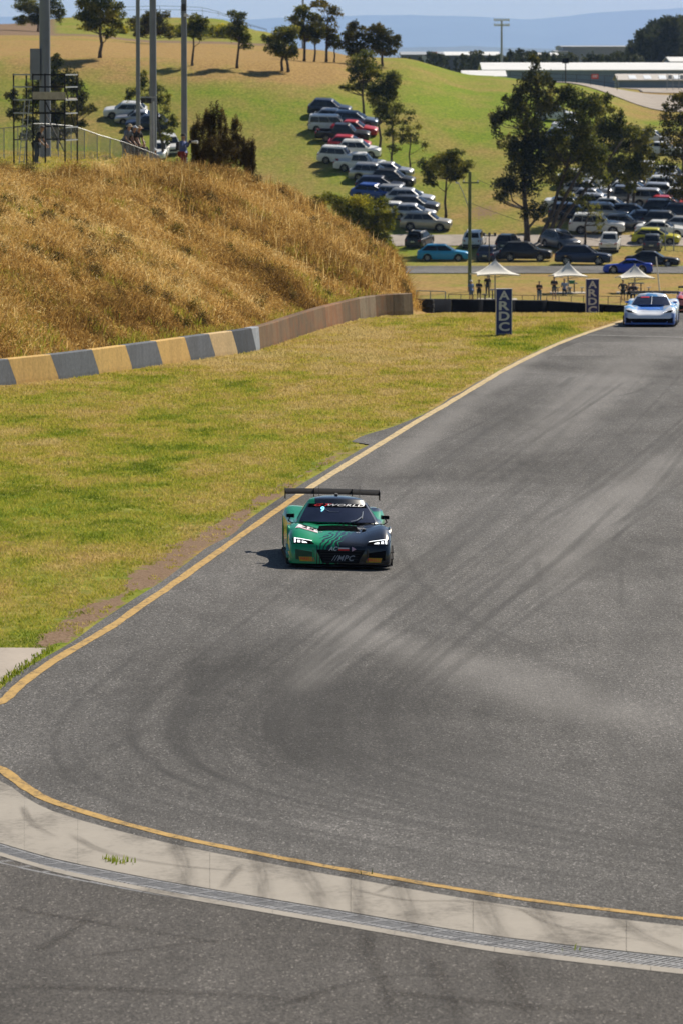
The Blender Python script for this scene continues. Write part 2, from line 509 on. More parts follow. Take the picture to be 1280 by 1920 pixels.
TY = np.concatenate([np.arange(40, 56, 1.0), np.arange(56, 100, .15), np.arange(100, 150, .28), np.arange(150, 262, .6)])
_xa = np.array([float(edge_x(Y)) for Y in TY]); 
_q = np.linspace(0, 1, 300)
def _trow(Y, xl):
    l = max(xl, -1150.0 / FPX * Y * 1.0); r = 900.0 / FPX * Y
    core = l + (r - l) * _q
    return np.concatenate([[min(xl, l - .01)], core, [r + 3, r + 9, 26 + max(0, (Y - 120) * .2) + 9]])
TX = np.array([_trow(Y, xl) for Y, xl in zip(TY, _xa)]); TYg = np.repeat(TY[:, None], TX.shape[1], 1)
_rub = np.zeros_like(TX); _pal = np.zeros_like(TX)
def stain(arr, P, wid, peak, soft, seed=0, ends=(.16, .25)):
    """rub a soft strip along world points P into the surface attribute"""
    P = np.asarray(P, float)[:, :2]
    L = np.concatenate([[0], np.cumsum(np.linalg.norm(np.diff(P, axis=0), axis=1))])
    n = max(6, int(L[-1] / .22)); tt = np.linspace(0, 1, n)
    Q = np.stack([np.interp(tt * L[-1], L, P[:, j]) for j in (0, 1)], 1)
    wd = np.full(n, wid) if np.isscalar(wid) else np.interp(tt, np.linspace(0, 1, len(wid)), wid)
    wd = wd * (1 + .25 * (_n2(tt * L[-1], tt * 0, 1.5, seed + 1) - .5))
    en = smooth(0, ends[0], tt) * (1 - smooth(1 - ends[1], 1, tt)) * (.55 + .45 * _n2(tt * L[-1], tt * 0 + 3, 3.0, seed + 2))
    T_ = np.gradient(Q, axis=0); T_ /= np.linalg.norm(T_, axis=1)[:, None] + 1e-9
    mw = wd.max() / 2 + .05
    r0, r1 = np.searchsorted(TY, Q[:, 1].min() - mw - .3), np.searchsorted(TY, Q[:, 1].max() + mw + .3)
    for i in range(r0, min(r1, len(TY))):
        near = np.abs(Q[:, 1] - TY[i]) < mw + .25
        if not near.any(): continue
        q_, w_, e_, t_ = Q[near], wd[near], en[near], T_[near]
        c0, c1 = np.searchsorted(TX[i], q_[:, 0].min() - mw), np.searchsorted(TX[i], q_[:, 0].max() + mw)
        if c1 <= c0: continue
        dx = TX[i, c0:c1, None] - q_[None, :, 0]; dy = TY[i] - q_[None, :, 1]
        al = np.abs(dx * t_[None, :, 0] + dy * t_[None, :, 1]); ac = np.abs(-dx * t_[None, :, 1] + dy * t_[None, :, 0])
        k = 1 - np.clip((ac / (w_[None] / 2) - (1 - soft * 2)) / (soft * 2 + 1e-6), 0, 1)
        k = k * k * (3 - 2 * k) * (al < .2) * e_[None]
        v = peak * k.max(1)
        arr[i, c0:c1] = arr[i, c0:c1] + v * (1 - arr[i, c0:c1])

def ribbon(name, pts, wid, mat, dz, parent=None, nseg=None, f=h0, tagkind=None, edge_noise=0., seed=1, K=5):
    """flat strip along world (x,y) points with uv-like attributes across (0..1) and along (m)"""
    P = np.asarray(pts, float)[:, :2]
    T = np.gradient(P, axis=0); T /= np.linalg.norm(T, axis=1)[:, None] + 1e-9
    N = np.stack([-T[:, 1], T[:, 0]], 1)
    L = np.concatenate([[0], np.cumsum(np.linalg.norm(np.diff(P, axis=0), axis=1))])
    wd = np.full(len(P), wid) if np.isscalar(wid) else np.interp(np.linspace(0, 1, len(P)), np.linspace(0, 1, len(wid)), wid)
    rows = []; ac = []; al = []
    for k in range(K):
        a = k / (K - 1)
        off = (a - .5) * wd
        if edge_noise and k in (0, K - 1): off = off + edge_noise * (_n2(L, L * 0 + k * 7, .25, seed) - .5)
        Q = P + N * off[:, None]
        rows.append(np.concatenate([Q, (f(Q[:, 0], Q[:, 1]) + dz)[:, None]], 1)); ac.append(np.full(len(P), a)); al.append(L)
    V = np.stack(rows, 1).reshape(-1, 3)
    idx = np.arange(len(P) * K).reshape(len(P), K)
    F = np.stack([idx[:-1, 1:], idx[:-1, :-1], idx[1:, :-1], idx[1:, 1:]], -1).reshape(-1, 4)
    t_ = np.linspace(0, 1, len(P))
    o = bigmesh(name, V, F, mat, {'across': np.stack(ac, 1), 'along': np.stack(al, 1), 'run': np.repeat(t_, K)}, parent=parent)
    return o

def mat_line(name, col, under):
    t = NT(name); p = t.pos()
    a = t.noise(9, 4, .7, t.scale(p, (1, .4, 1))); b = t.noise(60, 2, .7, p)
    v = t.math('ADD', t.math('MULTIPLY', a, .65), t.math('MULTIPLY', b, .35))
    worn = t.ramp(v, [(.38, .8), (.47, 0)])
    tone = t.ramp(a, [(.35, tuple(c * .8 for c in col)), (.7, tuple(min(1, c * 1.1) for c in col))])
    t.base(t.mix(worn, tone, under)); t.set(rough=.8, spec=.1)
    return t.m
M_LINE = mat_line('yellow_line_paint', (.44, .285, .10), (.10, .085, .06))
M_LINE2 = mat_line('pale_line_paint', (.52, .40, .22), (.2, .16, .1))
# resurfaced bands and dark patches of newer asphalt on the track
def pxpath(pts, n=8):
    return spline([tuple(hit(a, b, 45, 260, h0, .25))[:2] for a, b in pts], n)
def mat_mark(name, col, peak, soft=.35, seed=0., rough=.55, sc=1.):
    t = NT(name)
    ac = t.attr('across'); al = t.attr('along'); rn = t.attr('run')
    e = t.ramp(ac, [(0, 0), (soft, 1), (1 - soft, 1), (1, 0)], 'EASE')
    ends = t.ramp(rn, [(0, 0), (.16, 1), (.78, .8), (1, 0)], 'EASE')
    cmb = t.n('CombineXYZ'); t.l(t.math('MULTIPLY', ac, 3.0), cmb.inputs[0]); t.l(t.math('MULTIPLY', al, .35 * sc), cmb.inputs[1]); cmb.inputs[2].default_value = seed
    nz = t.ramp(t.noise(1.6, 4, .65, cmb.outputs[0]), [(.3, .15), (.65, 1)])
    gr = t.ramp(t.noise(40, 2, .7, t.pos()), [(.35, .35), (.6, 1)])
    a = t.math('MULTIPLY', t.math('MULTIPLY', e, ends), t.math('MULTIPLY', t.math('MULTIPLY', nz, gr), peak))
    t.base(col); t.set(rough=.85, spec=.08, alpha=a)
    return t.m
M_SCUFF = mat_mark('tyre_scuff_rubber', (.035, .031, .028), .45, .48, 3.1)
M_SKID = [('r', .75, .32), ('r', .52, .40), ('r', .34, .48)]
M_THIN = [('r', .58, .32), ('r', .38, .36), ('r', .22, .42)]
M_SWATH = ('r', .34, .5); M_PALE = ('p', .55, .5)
_mk = [0]
def mark(P, wd, m):
    _mk[0] += 1
    stain(_rub if m[0] == 'r' else _pal, P, wd, m[1], m[2], _mk[0] * 3)
marks = [
    ([(650, 1262), (598, 1302), (572, 1345), (580, 1392), (640, 1436), (740, 1466), (860, 1494)], [.25, .8, 1.3, 1.2, .8, .4], ('r', .60, .12)),
    ([(720, 1255), (650, 1300), (625, 1350), (650, 1395), (760, 1440), (900, 1475), (1100, 1520), (1300, 1565)], [.8, 2.0, 2.6, 2.6, 2.4, 2.0], ('r', .34, .4)),
    ([(960, 1250), (840, 1300), (800, 1350), (850, 1400), (1000, 1440), (1300, 1500)], [1., 2.2, 3.0, 2.6], ('r', .26, .45)),
    # dark arc with a sharp left edge right of the middle
    ([(640, 1265), (590, 1305), (562, 1350), (572, 1395), (640, 1440), (760, 1475), (900, 1510), (1080, 1560), (1300, 1610)], [.5, 1.2, 2.2, 2.4, 2.6], M_SWATH),
    ([(900, 1255), (760, 1290), (690, 1330), (720, 1385), (850, 1430), (1020, 1470), (1300, 1525)], [.6, 2.2, 3.2, 3.0], M_SWATH),
    ([(800, 1105), (850, 1150), (920, 1195), (1010, 1235), (1120, 1272), (1300, 1322)], [.35, .6, .8, 1.2], M_SKID[2]),
    ([(735, 1000), (760, 1050), (800, 1105), (860, 1150), (940, 1190), (1060, 1235), (1150, 1260)], .26, M_SKID[0]),
    ([(1005, 1040), (1010, 1090), (1020, 1140), (1035, 1172)], .22, M_SKID[1]),
    ([(1165, 1040), (1163, 1120), (1170, 1160)], .16, M_SKID[1]),
    ([(880, 1000), (840, 1050), (800, 1100), (740, 1155), (690, 1195)], .3, M_SKID[1]),
    ([(1180, 690), (1100, 760), (1010, 860), (940, 960), (880, 1020), (820, 1090)], .3, M_SKID[2]),
    ([(1290, 720), (1200, 800), (1110, 900), (1040, 1000), (1010, 1060)], .5, M_SKID[2]),
    ([(1230, 715), (1190, 735), (1140, 745)], .3, M_SKID[0]),
    ([(1075, 705), (1060, 718), (1040, 730)], .35, M_SKID[0]),
    ([(1000, 700), (960, 725), (910, 745), (850, 770)], .8, M_SKID[2]),
    ([(1060, 690), (1000, 730), (930, 790), (860, 850), (800, 900)], 1.2, M_SWATH),
    ([(1280, 690), (1200, 750), (1120, 840), (1060, 920)], 1.6, M_SWATH),
    ([(920, 800), (860, 830), (800, 860), (740, 900)], 1.0, M_SWATH),
    ([(1250, 1100), (1200, 1180), (1160, 1260), (1100, 1340), (1060, 1420)], 1.0, M_SWATH),
    ([(350, 1330), (270, 1370), (190, 1410), (110, 1450), (60, 1480)], .35, M_SKID[1]),
    ([(300, 1280), (230, 1340), (160, 1395), (90, 1440)], .7, M_SKID[2]),
    ([(215, 1345), (240, 1385), (280, 1420), (330, 1455), (410, 1490), (520, 1540), (640, 1575)], .25, M_SKID[1]),
    ([(390, 1235), (360, 1290), (380, 1340), (450, 1390), (560, 1430)], .3, M_SKID[2]),
    ([(150, 1420), (180, 1480), (260, 1520), (400, 1550), (560, 1585), (760, 1615)], .55, M_SKID[2]),
    ([(70, 1400), (110, 1460), (200, 1500), (380, 1535), (600, 1580), (860, 1630), (1290, 1690)], 1.2, M_SWATH),
    ([(480, 1440), (600, 1490), (760, 1530), (960, 1570), (1290, 1620)], .9, M_SWATH),
    ([(880, 1550), (930, 1560), (975, 1568)], .3, M_SKID[0]),
    ([(640, 1480), (800, 1520), (980, 1560), (1200, 1600), (1300, 1615)], .35, M_SKID[2]),
    ([(700, 1590), (860, 1615), (1000, 1650), (1150, 1665), (1300, 1680)], .5, M_SKID[2]),
    ([(505, 1085), (515, 1120), (512, 1150)], .08, M_SKID[1]),
    ([(655, 1085), (690, 1115), (705, 1145)], .08, M_SKID[1]),
    # worn pale asphalt, with the sun's glare painted into its colour
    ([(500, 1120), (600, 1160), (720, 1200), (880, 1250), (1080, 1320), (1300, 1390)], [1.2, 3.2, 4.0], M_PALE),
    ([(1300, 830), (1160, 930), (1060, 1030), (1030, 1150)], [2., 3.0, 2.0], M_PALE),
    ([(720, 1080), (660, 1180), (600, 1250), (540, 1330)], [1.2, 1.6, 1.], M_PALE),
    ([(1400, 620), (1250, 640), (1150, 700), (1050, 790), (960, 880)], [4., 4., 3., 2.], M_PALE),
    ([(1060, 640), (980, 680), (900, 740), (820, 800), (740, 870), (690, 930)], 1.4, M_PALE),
]
def fam(A, B, n, seed, wr, m_choices, lo=.0, hi=1.0):
    a_, b_ = pxpath(A, 10), pxpath(B, 10)
    k = 60
    rs = lambda P: np.stack([np.interp(np.linspace(0, 1, k), np.linspace(0, 1, len(P)), P[:, j]) for j in (0, 1)], 1)
    a_, b_ = rs(a_), rs(b_); r_ = random.Random(seed)
    for _ in range(n):
        t_ = r_.uniform(lo, hi); t2 = t_ + r_.uniform(-.10, .10)
        s0 = r_.uniform(0, .75); s1 = min(1, s0 + r_.uniform(.15, .6))
        ii = np.arange(int(s0 * (k - 1)), int(s1 * (k - 1)) + 1)
        if len(ii) < 5: continue
        tt = np.linspace(t_, t2, len(ii))[:, None]
        P_ = a_[ii] * (1 - tt) + b_[ii] * tt
        m_ = r_.choice(m_choices); w_ = r_.uniform(*wr)
        mark(P_, w_, m_)
        if r_.random() < .35:      # the other wheel of the pair
            T_ = np.gradient(P_, axis=0); T_ /= np.linalg.norm(T_, axis=1)[:, None]
            mark(P_ + np.stack([-T_[:, 1], T_[:, 0]], 1) * 1.62, w_, m_)
_out = [(690, 880), (560, 985), (390, 1110), (230, 1235), (110, 1350), (120, 1440), (230, 1500), (480, 1565), (860, 1635), (1320, 1700)]
_inn = [(1330, 900), (1180, 1010), (1020, 1120), (860, 1230), (740, 1320), (740, 1385), (820, 1430), (960, 1470), (1120, 1505), (1340, 1545)]
fam(_out, _inn, 74, 3, (.06, .26), M_THIN)
fam(_out, _inn, 11, 5, (.5, 1.5), [M_SWATH], .15, .8)
fam([(1120, 640), (960, 745), (800, 850), (640, 960), (500, 1070)], [(1500, 640), (1430, 760), (1330, 880), (1200, 1000), (1080, 1120)], 44, 7, (.06, .3), M_THIN)
fam([(1120, 640), (960, 745), (800, 850), (640, 960), (500, 1070)], [(1500, 640), (1430, 760), (1330, 880), (1200, 1000), (1080, 1120)], 12, 8, (.5, 1.3), [M_SWATH, M_THIN[2]])
fam([(0, 1660), (300, 1715), (640, 1765), (1000, 1815), (1320, 1850)], [(0, 1900), (300, 1905), (640, 1910), (1000, 1915), (1320, 1925)], 30, 9, (.06, .4), M_THIN)
for i, (p, wd, m) in enumerate(marks):
    mark(pxpath(p), wd, m)
RUNM = [([(690, 1740), (692, 1790), (720, 1850), (735, 1920)], .28), ([(805, 1790), (830, 1850), (870, 1920)], .3), ([(935, 1790), (960, 1850), (1010, 1925)], .35), ([(120, 1800), (360, 1770), (520, 1760)], .2), ([(500, 1900), (640, 1850), (760, 1830), (900, 1835)], .25), ([(60, 1790), (130, 1750), (190, 1700)], .25), ([(0, 1700), (200, 1735), (480, 1780)], .3), ([(700, 1860), (900, 1880), (1290, 1915)], .5), ([(0, 1850), (300, 1860), (640, 1880)], .5)]
# run-off crossing by the bottom edge: tyre marks there too
for p, wd, m in [([(690, 1735), (690, 1790), (720, 1850), (735, 1920)], .25, M_SKID[1]), ([(805, 1790), (830, 1850), (870, 1920)], .3, M_SKID[2]),
                 ([(930, 1790), (960, 1850), (1010, 1925)], .35, M_SKID[1]), ([(0, 1700), (200, 1735), (520, 1790), (900, 1840), (1290, 1890)], 1.0, M_SWATH),
                 ([(120, 1800), (360, 1770), (560, 1745), (680, 1700)], .3, M_SKID[2]), ([(0, 1850), (300, 1860), (700, 1880), (1290, 1930)], .9, M_SWATH),
                 ([(60, 1790), (130, 1750), (200, 1700), (230, 1660)], .3, M_SKID[2]), ([(0, 1640), (120, 1690), (300, 1730), (640, 1780), (1290, 1860)], .5, M_SKID[2]),
                 ([(500, 1900), (640, 1850), (760, 1830), (900, 1835)], .3, M_SKID[2])]:
    mark(pxpath(p), wd, m)
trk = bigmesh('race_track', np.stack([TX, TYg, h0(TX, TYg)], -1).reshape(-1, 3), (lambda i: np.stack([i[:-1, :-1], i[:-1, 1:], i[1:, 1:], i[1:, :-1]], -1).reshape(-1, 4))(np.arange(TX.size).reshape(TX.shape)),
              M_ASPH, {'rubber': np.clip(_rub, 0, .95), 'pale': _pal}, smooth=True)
tag(trk, kind='structure')

_pts = LINE
_fark = int(np.argmin(np.abs(LINE[:, 1] - 100) + 100 * (LINE[:, 0] < -5)))
_iy = np.where(LINE[:, 1] > 128)[0]
ribbon('edge_line', LINE[: _iy[-1] + 1], [.25, .23, .20], M_LINE2, .006, trk, edge_noise=.03)
ribbon('edge_line', LINE[_iy[-1]:], .175, M_LINE, .006, trk, edge_noise=.03)
# slanted white start of a painted grid line near the second car
_a = [hit(x, y, 45, 260, h0, .25) for x, y in ((1090, 628), (1180, 630), (1300, 633))]
ribbon('cross_line', spline([(p.x, p.y) for p in _a], 6), .10, mat_line('white_line_paint', (.5, .5, .48), (.12, .12, .12)), .006, trk)

# square-ended strip of resurfaced asphalt further up the straight
_y0, _y1 = hit(900, 667, 45, 260, h0).y, hit(900, 640, 45, 260, h0).y
o = sheet('resurfaced_strip', np.arange(_y0, _y1, .75), lambda Y: edge_x(Y) + .75, lambda Y: 30, 24, .0015, mat_asphalt('pale_asphalt', .09, .17), parent=trk)
# ------------------------------------------------------------------ concrete apron and drain along the inside of the hairpin
def wpt(a, b): return np.array(tuple(hit(a, b, 45, 200, h0, .25))[:2])
_top = spline([wpt(*p) for p in [(-260, 1250), (-140, 1400), (0, 1464), (60, 1504), (130, 1533), (300, 1579), (490, 1618), (680, 1653), (850, 1683), (1000, 1706), (1280, 1739), (1500, 1762)]], 10)
_bot = spline([wpt(*p) for p in [(-260, 1490), (-140, 1540), (0, 1582), (60, 1600), (130, 1618), (300, 1652), (490, 1684), (680, 1716), (850, 1745), (1000, 1766), (1280, 1797), (1500, 1820)]], 10)
def strip_between(name, A, B, t0, t1, n, mat, dz, parent, thick=.03, gap=.006, inset=0.):
    """n slabs between two curves, each its own piece with recessed joints"""
    out = []
    for k in range(n):
        a, b = t0 + (t1 - t0) * k / n, t0 + (t1 - t0) * (k + 1) / n
        ss = np.linspace(a, b, 4)
        ia = np.interp(ss, np.linspace(0, 1, len(A)), np.arange(len(A)))
        def pick(C, i): 
            return np.array([np.interp(i, np.arange(len(C)), C[:, 0]), np.interp(i, np.arange(len(C)), C[:, 1])]).T
        Pa, Pb = pick(A, ia), pick(B, ia)
        d0 = (Pa[1] - Pa[0]) / np.linalg.norm(Pa[1] - Pa[0])
        Pa[0] += d0 * gap; Pb[0] += d0 * gap; Pa[-1] -= d0 * gap; Pb[-1] -= d0 * gap
        m = MB(); rows = []
        for zz, lo in ((dz - thick, 0), (dz, 1)):
            rows.append([(p[0], p[1], float(h0(p[0], p[1])) + zz) for p in Pa]); rows.append([(p[0], p[1], float(h0(p[0], p[1])) + zz) for p in Pb])
        n4 = 4; m.v = [tuple(map(float, q)) for r in rows for q in r]
        A0, B0, A1, B1 = 0, 4, 8, 12
        for j in range(3):
            m.f += [(B1 + j, B1 + j + 1, A1 + j + 1, A1 + j), (A0 + j, A1 + j, A1 + j + 1, A0 + j + 1), (B0 + j, B0 + j + 1, B1 + j + 1, B1 + j)]
        m.f += [(A0, B0, B1, A1), (A0 + 3, A1 + 3, B1 + 3, B0 + 3)]
        m.m = [0] * len(m.f)
        out.append(m.build(name, mat, parent))
    return out
def _low(X): 
    o_ = np.argsort(_c2[:, 0]); return np.interp(X, _c2[o_, 0], _c2[o_, 1])
_nrm = (_bot - _top) / np.linalg.norm(_bot - _top, axis=1)[:, None]
_c2 = _bot + _nrm * 1.16
xs2 = np.linspace(-9, 9, 90); rr2 = []
for f2 in np.linspace(0, 1, 50):
    yy2 = 41 + (_low(xs2) - 41) * f2; rr2.append(np.stack([xs2, yy2, h0(xs2, yy2) + .006], 1))
rr2 = np.array(rr2)
ro = bigmesh('runoff_asphalt', rr2.reshape(-1, 3), (lambda i: np.stack([i[:-1, :-1], i[:-1, 1:], i[1:, 1:], i[1:, :-1]], -1).reshape(-1, 4))(np.arange(4500).reshape(50, 90)), mat_asphalt('runoff_asphalt', .036, .105, (1.0, .915, .84)), smooth=True)
tag(ro, kind='structure')
for p_, w_ in RUNM: ribbon('tyre_mark', pxpath(p_), w_, M_SCUFF, .010, ro)
apron = empty('concrete_apron', (0, 70, 0)); tag(apron, kind='structure')
apron.location = (0, 0, 0)
strip_between('slab', _top, _bot, .0, 1.0, 8, M_CONC, .013, apron, gap=.003)
# tyre scuffs over the apron
for p, wd in [([(665, 1640), (668, 1680), (676, 1712)], .3), ([(750, 1660), (762, 1700), (775, 1728)], .35), ([(905, 1690), (915, 1720), (935, 1752)], .4),
              ([(485, 1612), (492, 1650), (495, 1680)], .3), ([(455, 1620), (430, 1650), (415, 1672)], .15), ([(1160, 1730), (1200, 1755), (1255, 1772)], .3),
              ([(560, 1625), (585, 1660), (600, 1690)], .4), ([(330, 1590), (345, 1620), (350, 1650)], .3), ([(1010, 1708), (1030, 1735), (1060, 1768)], .35), ([(120, 1560), (200, 1600), (330, 1625), (520, 1640)], .2), ([(40, 1510), (60, 1545), (110, 1575)], .15), ([(640, 1665), (760, 1690), (900, 1695), (1100, 1735)], .15), ([(700, 1680), (760, 1655), (860, 1662)], .12), ([(960, 1700), (1050, 1740), (1240, 1772)], .12)]:
    p = [(p[0][0] - (p[1][0] - p[0][0]) * .7, p[0][1] - 24)] + list(p[1:-1]) + [(p[-1][0] + (p[-1][0] - p[-2][0]) * .8, p[-1][1] + 26)] if wd > .22 else p
    ribbon('tyre_scuff', pxpath(p), wd * 1.15, M_SCUFF, .018, apron)
_b2 = _bot + (_bot - _top) / np.linalg.norm(_bot - _top, axis=1)[:, None] * .03
_nrm = (_bot - _top) / np.linalg.norm(_bot - _top, axis=1)[:, None]
_c0, _c1, _c2 = _bot + _nrm * .05, _bot + _nrm * .78, _bot + _nrm * 1.16
drain = empty('drain_channel', (0, 0, 0)); tag(drain, kind='structure')
M_PIT = plain('drain_pit', (.03, .03, .033), .9)
M_GRATE = plain('galvanised_grate', (.20, .20, .205), .6, .1, .25, 9)
strip_between('channel_bed', _bot + _nrm * .012, _c1 + _nrm * .03, 0, 1, 1, M_PIT, -.012, drain, gap=0)
for o in strip_between('channel_edge', _c1 + _nrm * .035, _c2, 0, 1, 9, M_CONC, .012, drain, gap=.003): pass
# one grate: a frame with slots, repeated along the channel
def grate_mesh(L, W):
    m = MB()
    m.box(0, L, 0, .05, 0, .03); m.box(0, L, W - .05, W, 0, .03); m.box(0, .03, .05, W - .05, 0, .03); m.box(L - .03, L, .05, W - .05, 0, .03)
    for k in range(1, 6): m.box(L * k / 6 - .022, L * k / 6 + .022, .05, W - .05, 0, .028)
    m.box(.03, L - .03, W / 2 - .03, W / 2 + .03, 0, .027)
    return m.mesh('grate', M_GRATE)
_cl = np.concatenate([[0], np.cumsum(np.linalg.norm(np.diff(_c0, axis=0), axis=1))])
GL = .5
gm = grate_mesh(GL - .008, .72)
k = 0
while (k + 1) * GL < _cl[-1]:
    a = np.array([np.interp(k * GL, _cl, _c0[:, j]) for j in (0, 1)]); b = np.array([np.interp((k + 1) * GL, _cl, _c0[:, j]) for j in (0, 1)])
    px_ = 640 + FPX * a[0] / a[1]
    if -250 < px_ < 1500:
        o = inst('grate', gm, drain)
        ang = math.atan2(b[1] - a[1], b[0] - a[0])
        o.location = (b[0], b[1], float(h0(*b)) - .022 + .003 * rng.random()); o.rotation_euler = (0, 0, ang + math.pi)
    k += 1
# concrete slab beside the line at the far left
slab = MB()
q = [wpt(*p) for p in [(-220, 1216), (92, 1217), (30, 1262), (-30, 1300), (-220, 1390)]]
zz = [float(h0(*p)) for p in q]
slab.add([(p[0], p[1], z - .05) for p, z in zip(q, zz)] + [(p[0], p[1], z + .022) for p, z in zip(q, zz)], [(5, 6, 7, 8, 9)[::-1]] + [(i, i + 5, (i + 1) % 5 + 5, (i + 1) % 5) for i in range(5)])
o = slab.build('concrete_pad', mat_concrete('pad_concrete', (.36, .315, .27), .3)); tag(o, kind='structure')
bm = bmesh.new(); bm.from_mesh(o.data); bmesh.ops.recalc_face_normals(bm, faces=bm.faces); bm.to_mesh(o.data); bm.free()

# ------------------------------------------------------------------ ground sheet
Yg = np.concatenate([np.arange(38, 262, 1.0), np.arange(262, 800, 3.0), np.geomspace(800, 48000, 80)])
Ug = np.arange(-700, 2020, 20.0)
GX = (Ug[None, :] - 640) / FPX * Yg[:, None]; GY = np.repeat(Yg[:, None], len(Ug), 1)
# also widen the very near part
GZ = h(GX, GY)
def on_track(X, Y):
    return (X > edge_x(Y)) & (Y < 262)
def edge_d(X, Y): return edge_x(Y) - X        # metres left of the asphalt
ed = edge_d(GX, GY)
GZ = GZ - np.where(GY < 262, .10 * smooth(-.05, -.4, ed) , 0) - np.where(GY < 262, 0.004, 0)
GZ = GZ - np.where(GY < 88, .05, 0)
def px_of(X, Y): return 640 + FPX * X / Y
def dry_of(X, Y):
    u = px_of(X, Y)
    s = wall_s(X, Y)
    d = np.full_like(X, .30)
    near = Y < 262
    d = np.where(near, .42 + .32 * smooth(130, 200, Y) + .55 * (fbm(X, Y * .22, 2.2, 11) - .5) * 1.9 + .45 * (fbm(X, Y * .3, .7, 13) - .5) * 1.6, d)
    # greener swathes beside the straight, tan near the wall's far end
    d = np.where(near, d - .25 * np.exp(-((edge_d(X, Y) - 1.2) / 1.2) ** 2) * smooth(140, 200, Y), d)
    d = np.where(near & (s > .3) & (s < 14), .95, d)
    d = np.where(near & (s >= 14), .62, d)
    far = ~near
    hill = .22 + 1.1 * (fbm(X, Y, 26, 21) - .5) + .9 * (fbm(X, Y * 1.6, 7, 23) - .5)
    brown = smooth(611, 630, Y) * (1 - smooth(620, 780, u))           # dried-out upper slope on the left
    hill = hill + .75 * brown
    hill = np.where(Y > 795, .35, hill)
    hill = hill + .55 * (1 - smooth(470, 535, Y)) + .35 * np.exp(-((Y - 540) / 14) ** 2) * smooth(850, 1000, u)
    hill = hill + .5 * smooth(1120, 1200, u) * smooth(585, 610, Y) 
    return np.where(far, hill, d)
def dirt_of(X, Y):
    e = edge_d(X, Y)
    n = fbm(X, Y * .5, 1.6, 31)
    band = np.exp(-((e - .34) / np.maximum(.08, .15 + 1.0 * (n - .40))) ** 2) * (e > -.3)
    near = band * (.35 + .6 * smooth(88, 95, Y) * (1 - smooth(124, 136, Y)) + .35 * np.exp(-((Y - 138) / 7) ** 2)) * (1 - smooth(150, 170, Y))
    u = px_of(X, Y)
    far = .85 * smooth(770, 782, Y) * (1 - smooth(812, 824, Y)) * (1 - smooth(560, 640, u)) * .9
    far = far + .75 * smooth(815, 840, Y) * (1 - smooth(90, 130, u)) * (Y < 1000)
    spot = .6 * np.exp(-((u - 905) / 40) ** 2 - ((Y - 557) / 5) ** 2)
    return np.where(Y < 262, near, far + spot)
o = bigmesh('ground', np.stack([GX, GY, GZ], -1).reshape(-1, 3),
            (lambda i: np.stack([i[:-1, :-1], i[:-1, 1:], i[1:, 1:], i[1:, :-1]], -1).reshape(-1, 4))(np.arange(GX.size).reshape(GX.shape)),
            M_GROUND, {'dry': dry_of(GX, GY), 'dirt': dirt_of(GX, GY)}, smooth=True)
tag(o, kind='structure')

# the land around: banks behind and beside the viewer, outside the wedge of the main sheet
xs_ = np.concatenate([np.linspace(-900, -120, 14), np.arange(-110, 111, 6.0), np.linspace(120, 900, 14)]); ys_ = np.concatenate([np.linspace(-280, -30, 8), np.arange(-26, 39, 3.0), np.arange(44, 260, 12.0), np.arange(260, 1250, 30.0)])
SX, SY = np.meshgrid(xs_, ys_)
SZ = np.where(SY < 40, .2 + 7.9 * (1 - smooth(-2, 26, SY)) + 2.0 * (1 - smooth(-160, -20, SY)), h(SX, np.maximum(SY, 40))) - .06
SU = 640 + FPX * SX / np.maximum(SY, 1)
ix = np.arange(SX.size).reshape(SX.shape)
Fq = np.stack([ix[:-1, :-1], ix[:-1, 1:], ix[1:, 1:], ix[1:, :-1]], -1).reshape(-1, 4)
ins = ((SU > -690) & (SU < 2010) & (SY > 39)).ravel()
Fq = Fq[~ins[Fq].all(1)]
# keep the strip under the main sheet well below it
SZ = np.where(ins.reshape(SX.shape), SZ - 1.2, SZ)
o = bigmesh('surrounding_ground', np.stack([SX, SY, SZ], -1).reshape(-1, 3), Fq, M_GROUND, {'dry': np.full(SX.size, .4), 'dirt': np.zeros(SX.size)}, smooth=True)
tag(o, kind='structure')

# ------------------------------------------------------------------ grass
def mat_blade(name, stops, trans=.35):
    t = NT(name)
    c = t.ramp(t.attr('tint'), stops)
    t.base(c); t.set(rough=.8, spec=.06)
    tr = t.n('BsdfTranslucent'); t.l(c, tr.inputs[0])
    mx = t.n('MixShader'); mx.inputs[0].default_value = trans
    t.l(t.b.outputs[0], mx.inputs[1]); t.l(tr.outputs[0], mx.inputs[2]); t.l(mx.outputs[0], t.out.inputs[0])
    return t.m
M_DRY = mat_blade('dry_grass_blades', [(0, (.090, .050, .016)), (.3, (.235, .135, .038)), (.5, (.42, .25, .070)), (.72, (.64, .42, .13)), (1, (.84, .68, .34))], .45)
M_TURF = mat_blade('turf_blades', [(0, (.07, .12, .01)), (.3, (.22, .27, .024)), (.52, (.42, .395, .055)), (.76, (.50, .38, .11)), (1, (.58, .46, .20))], .45)

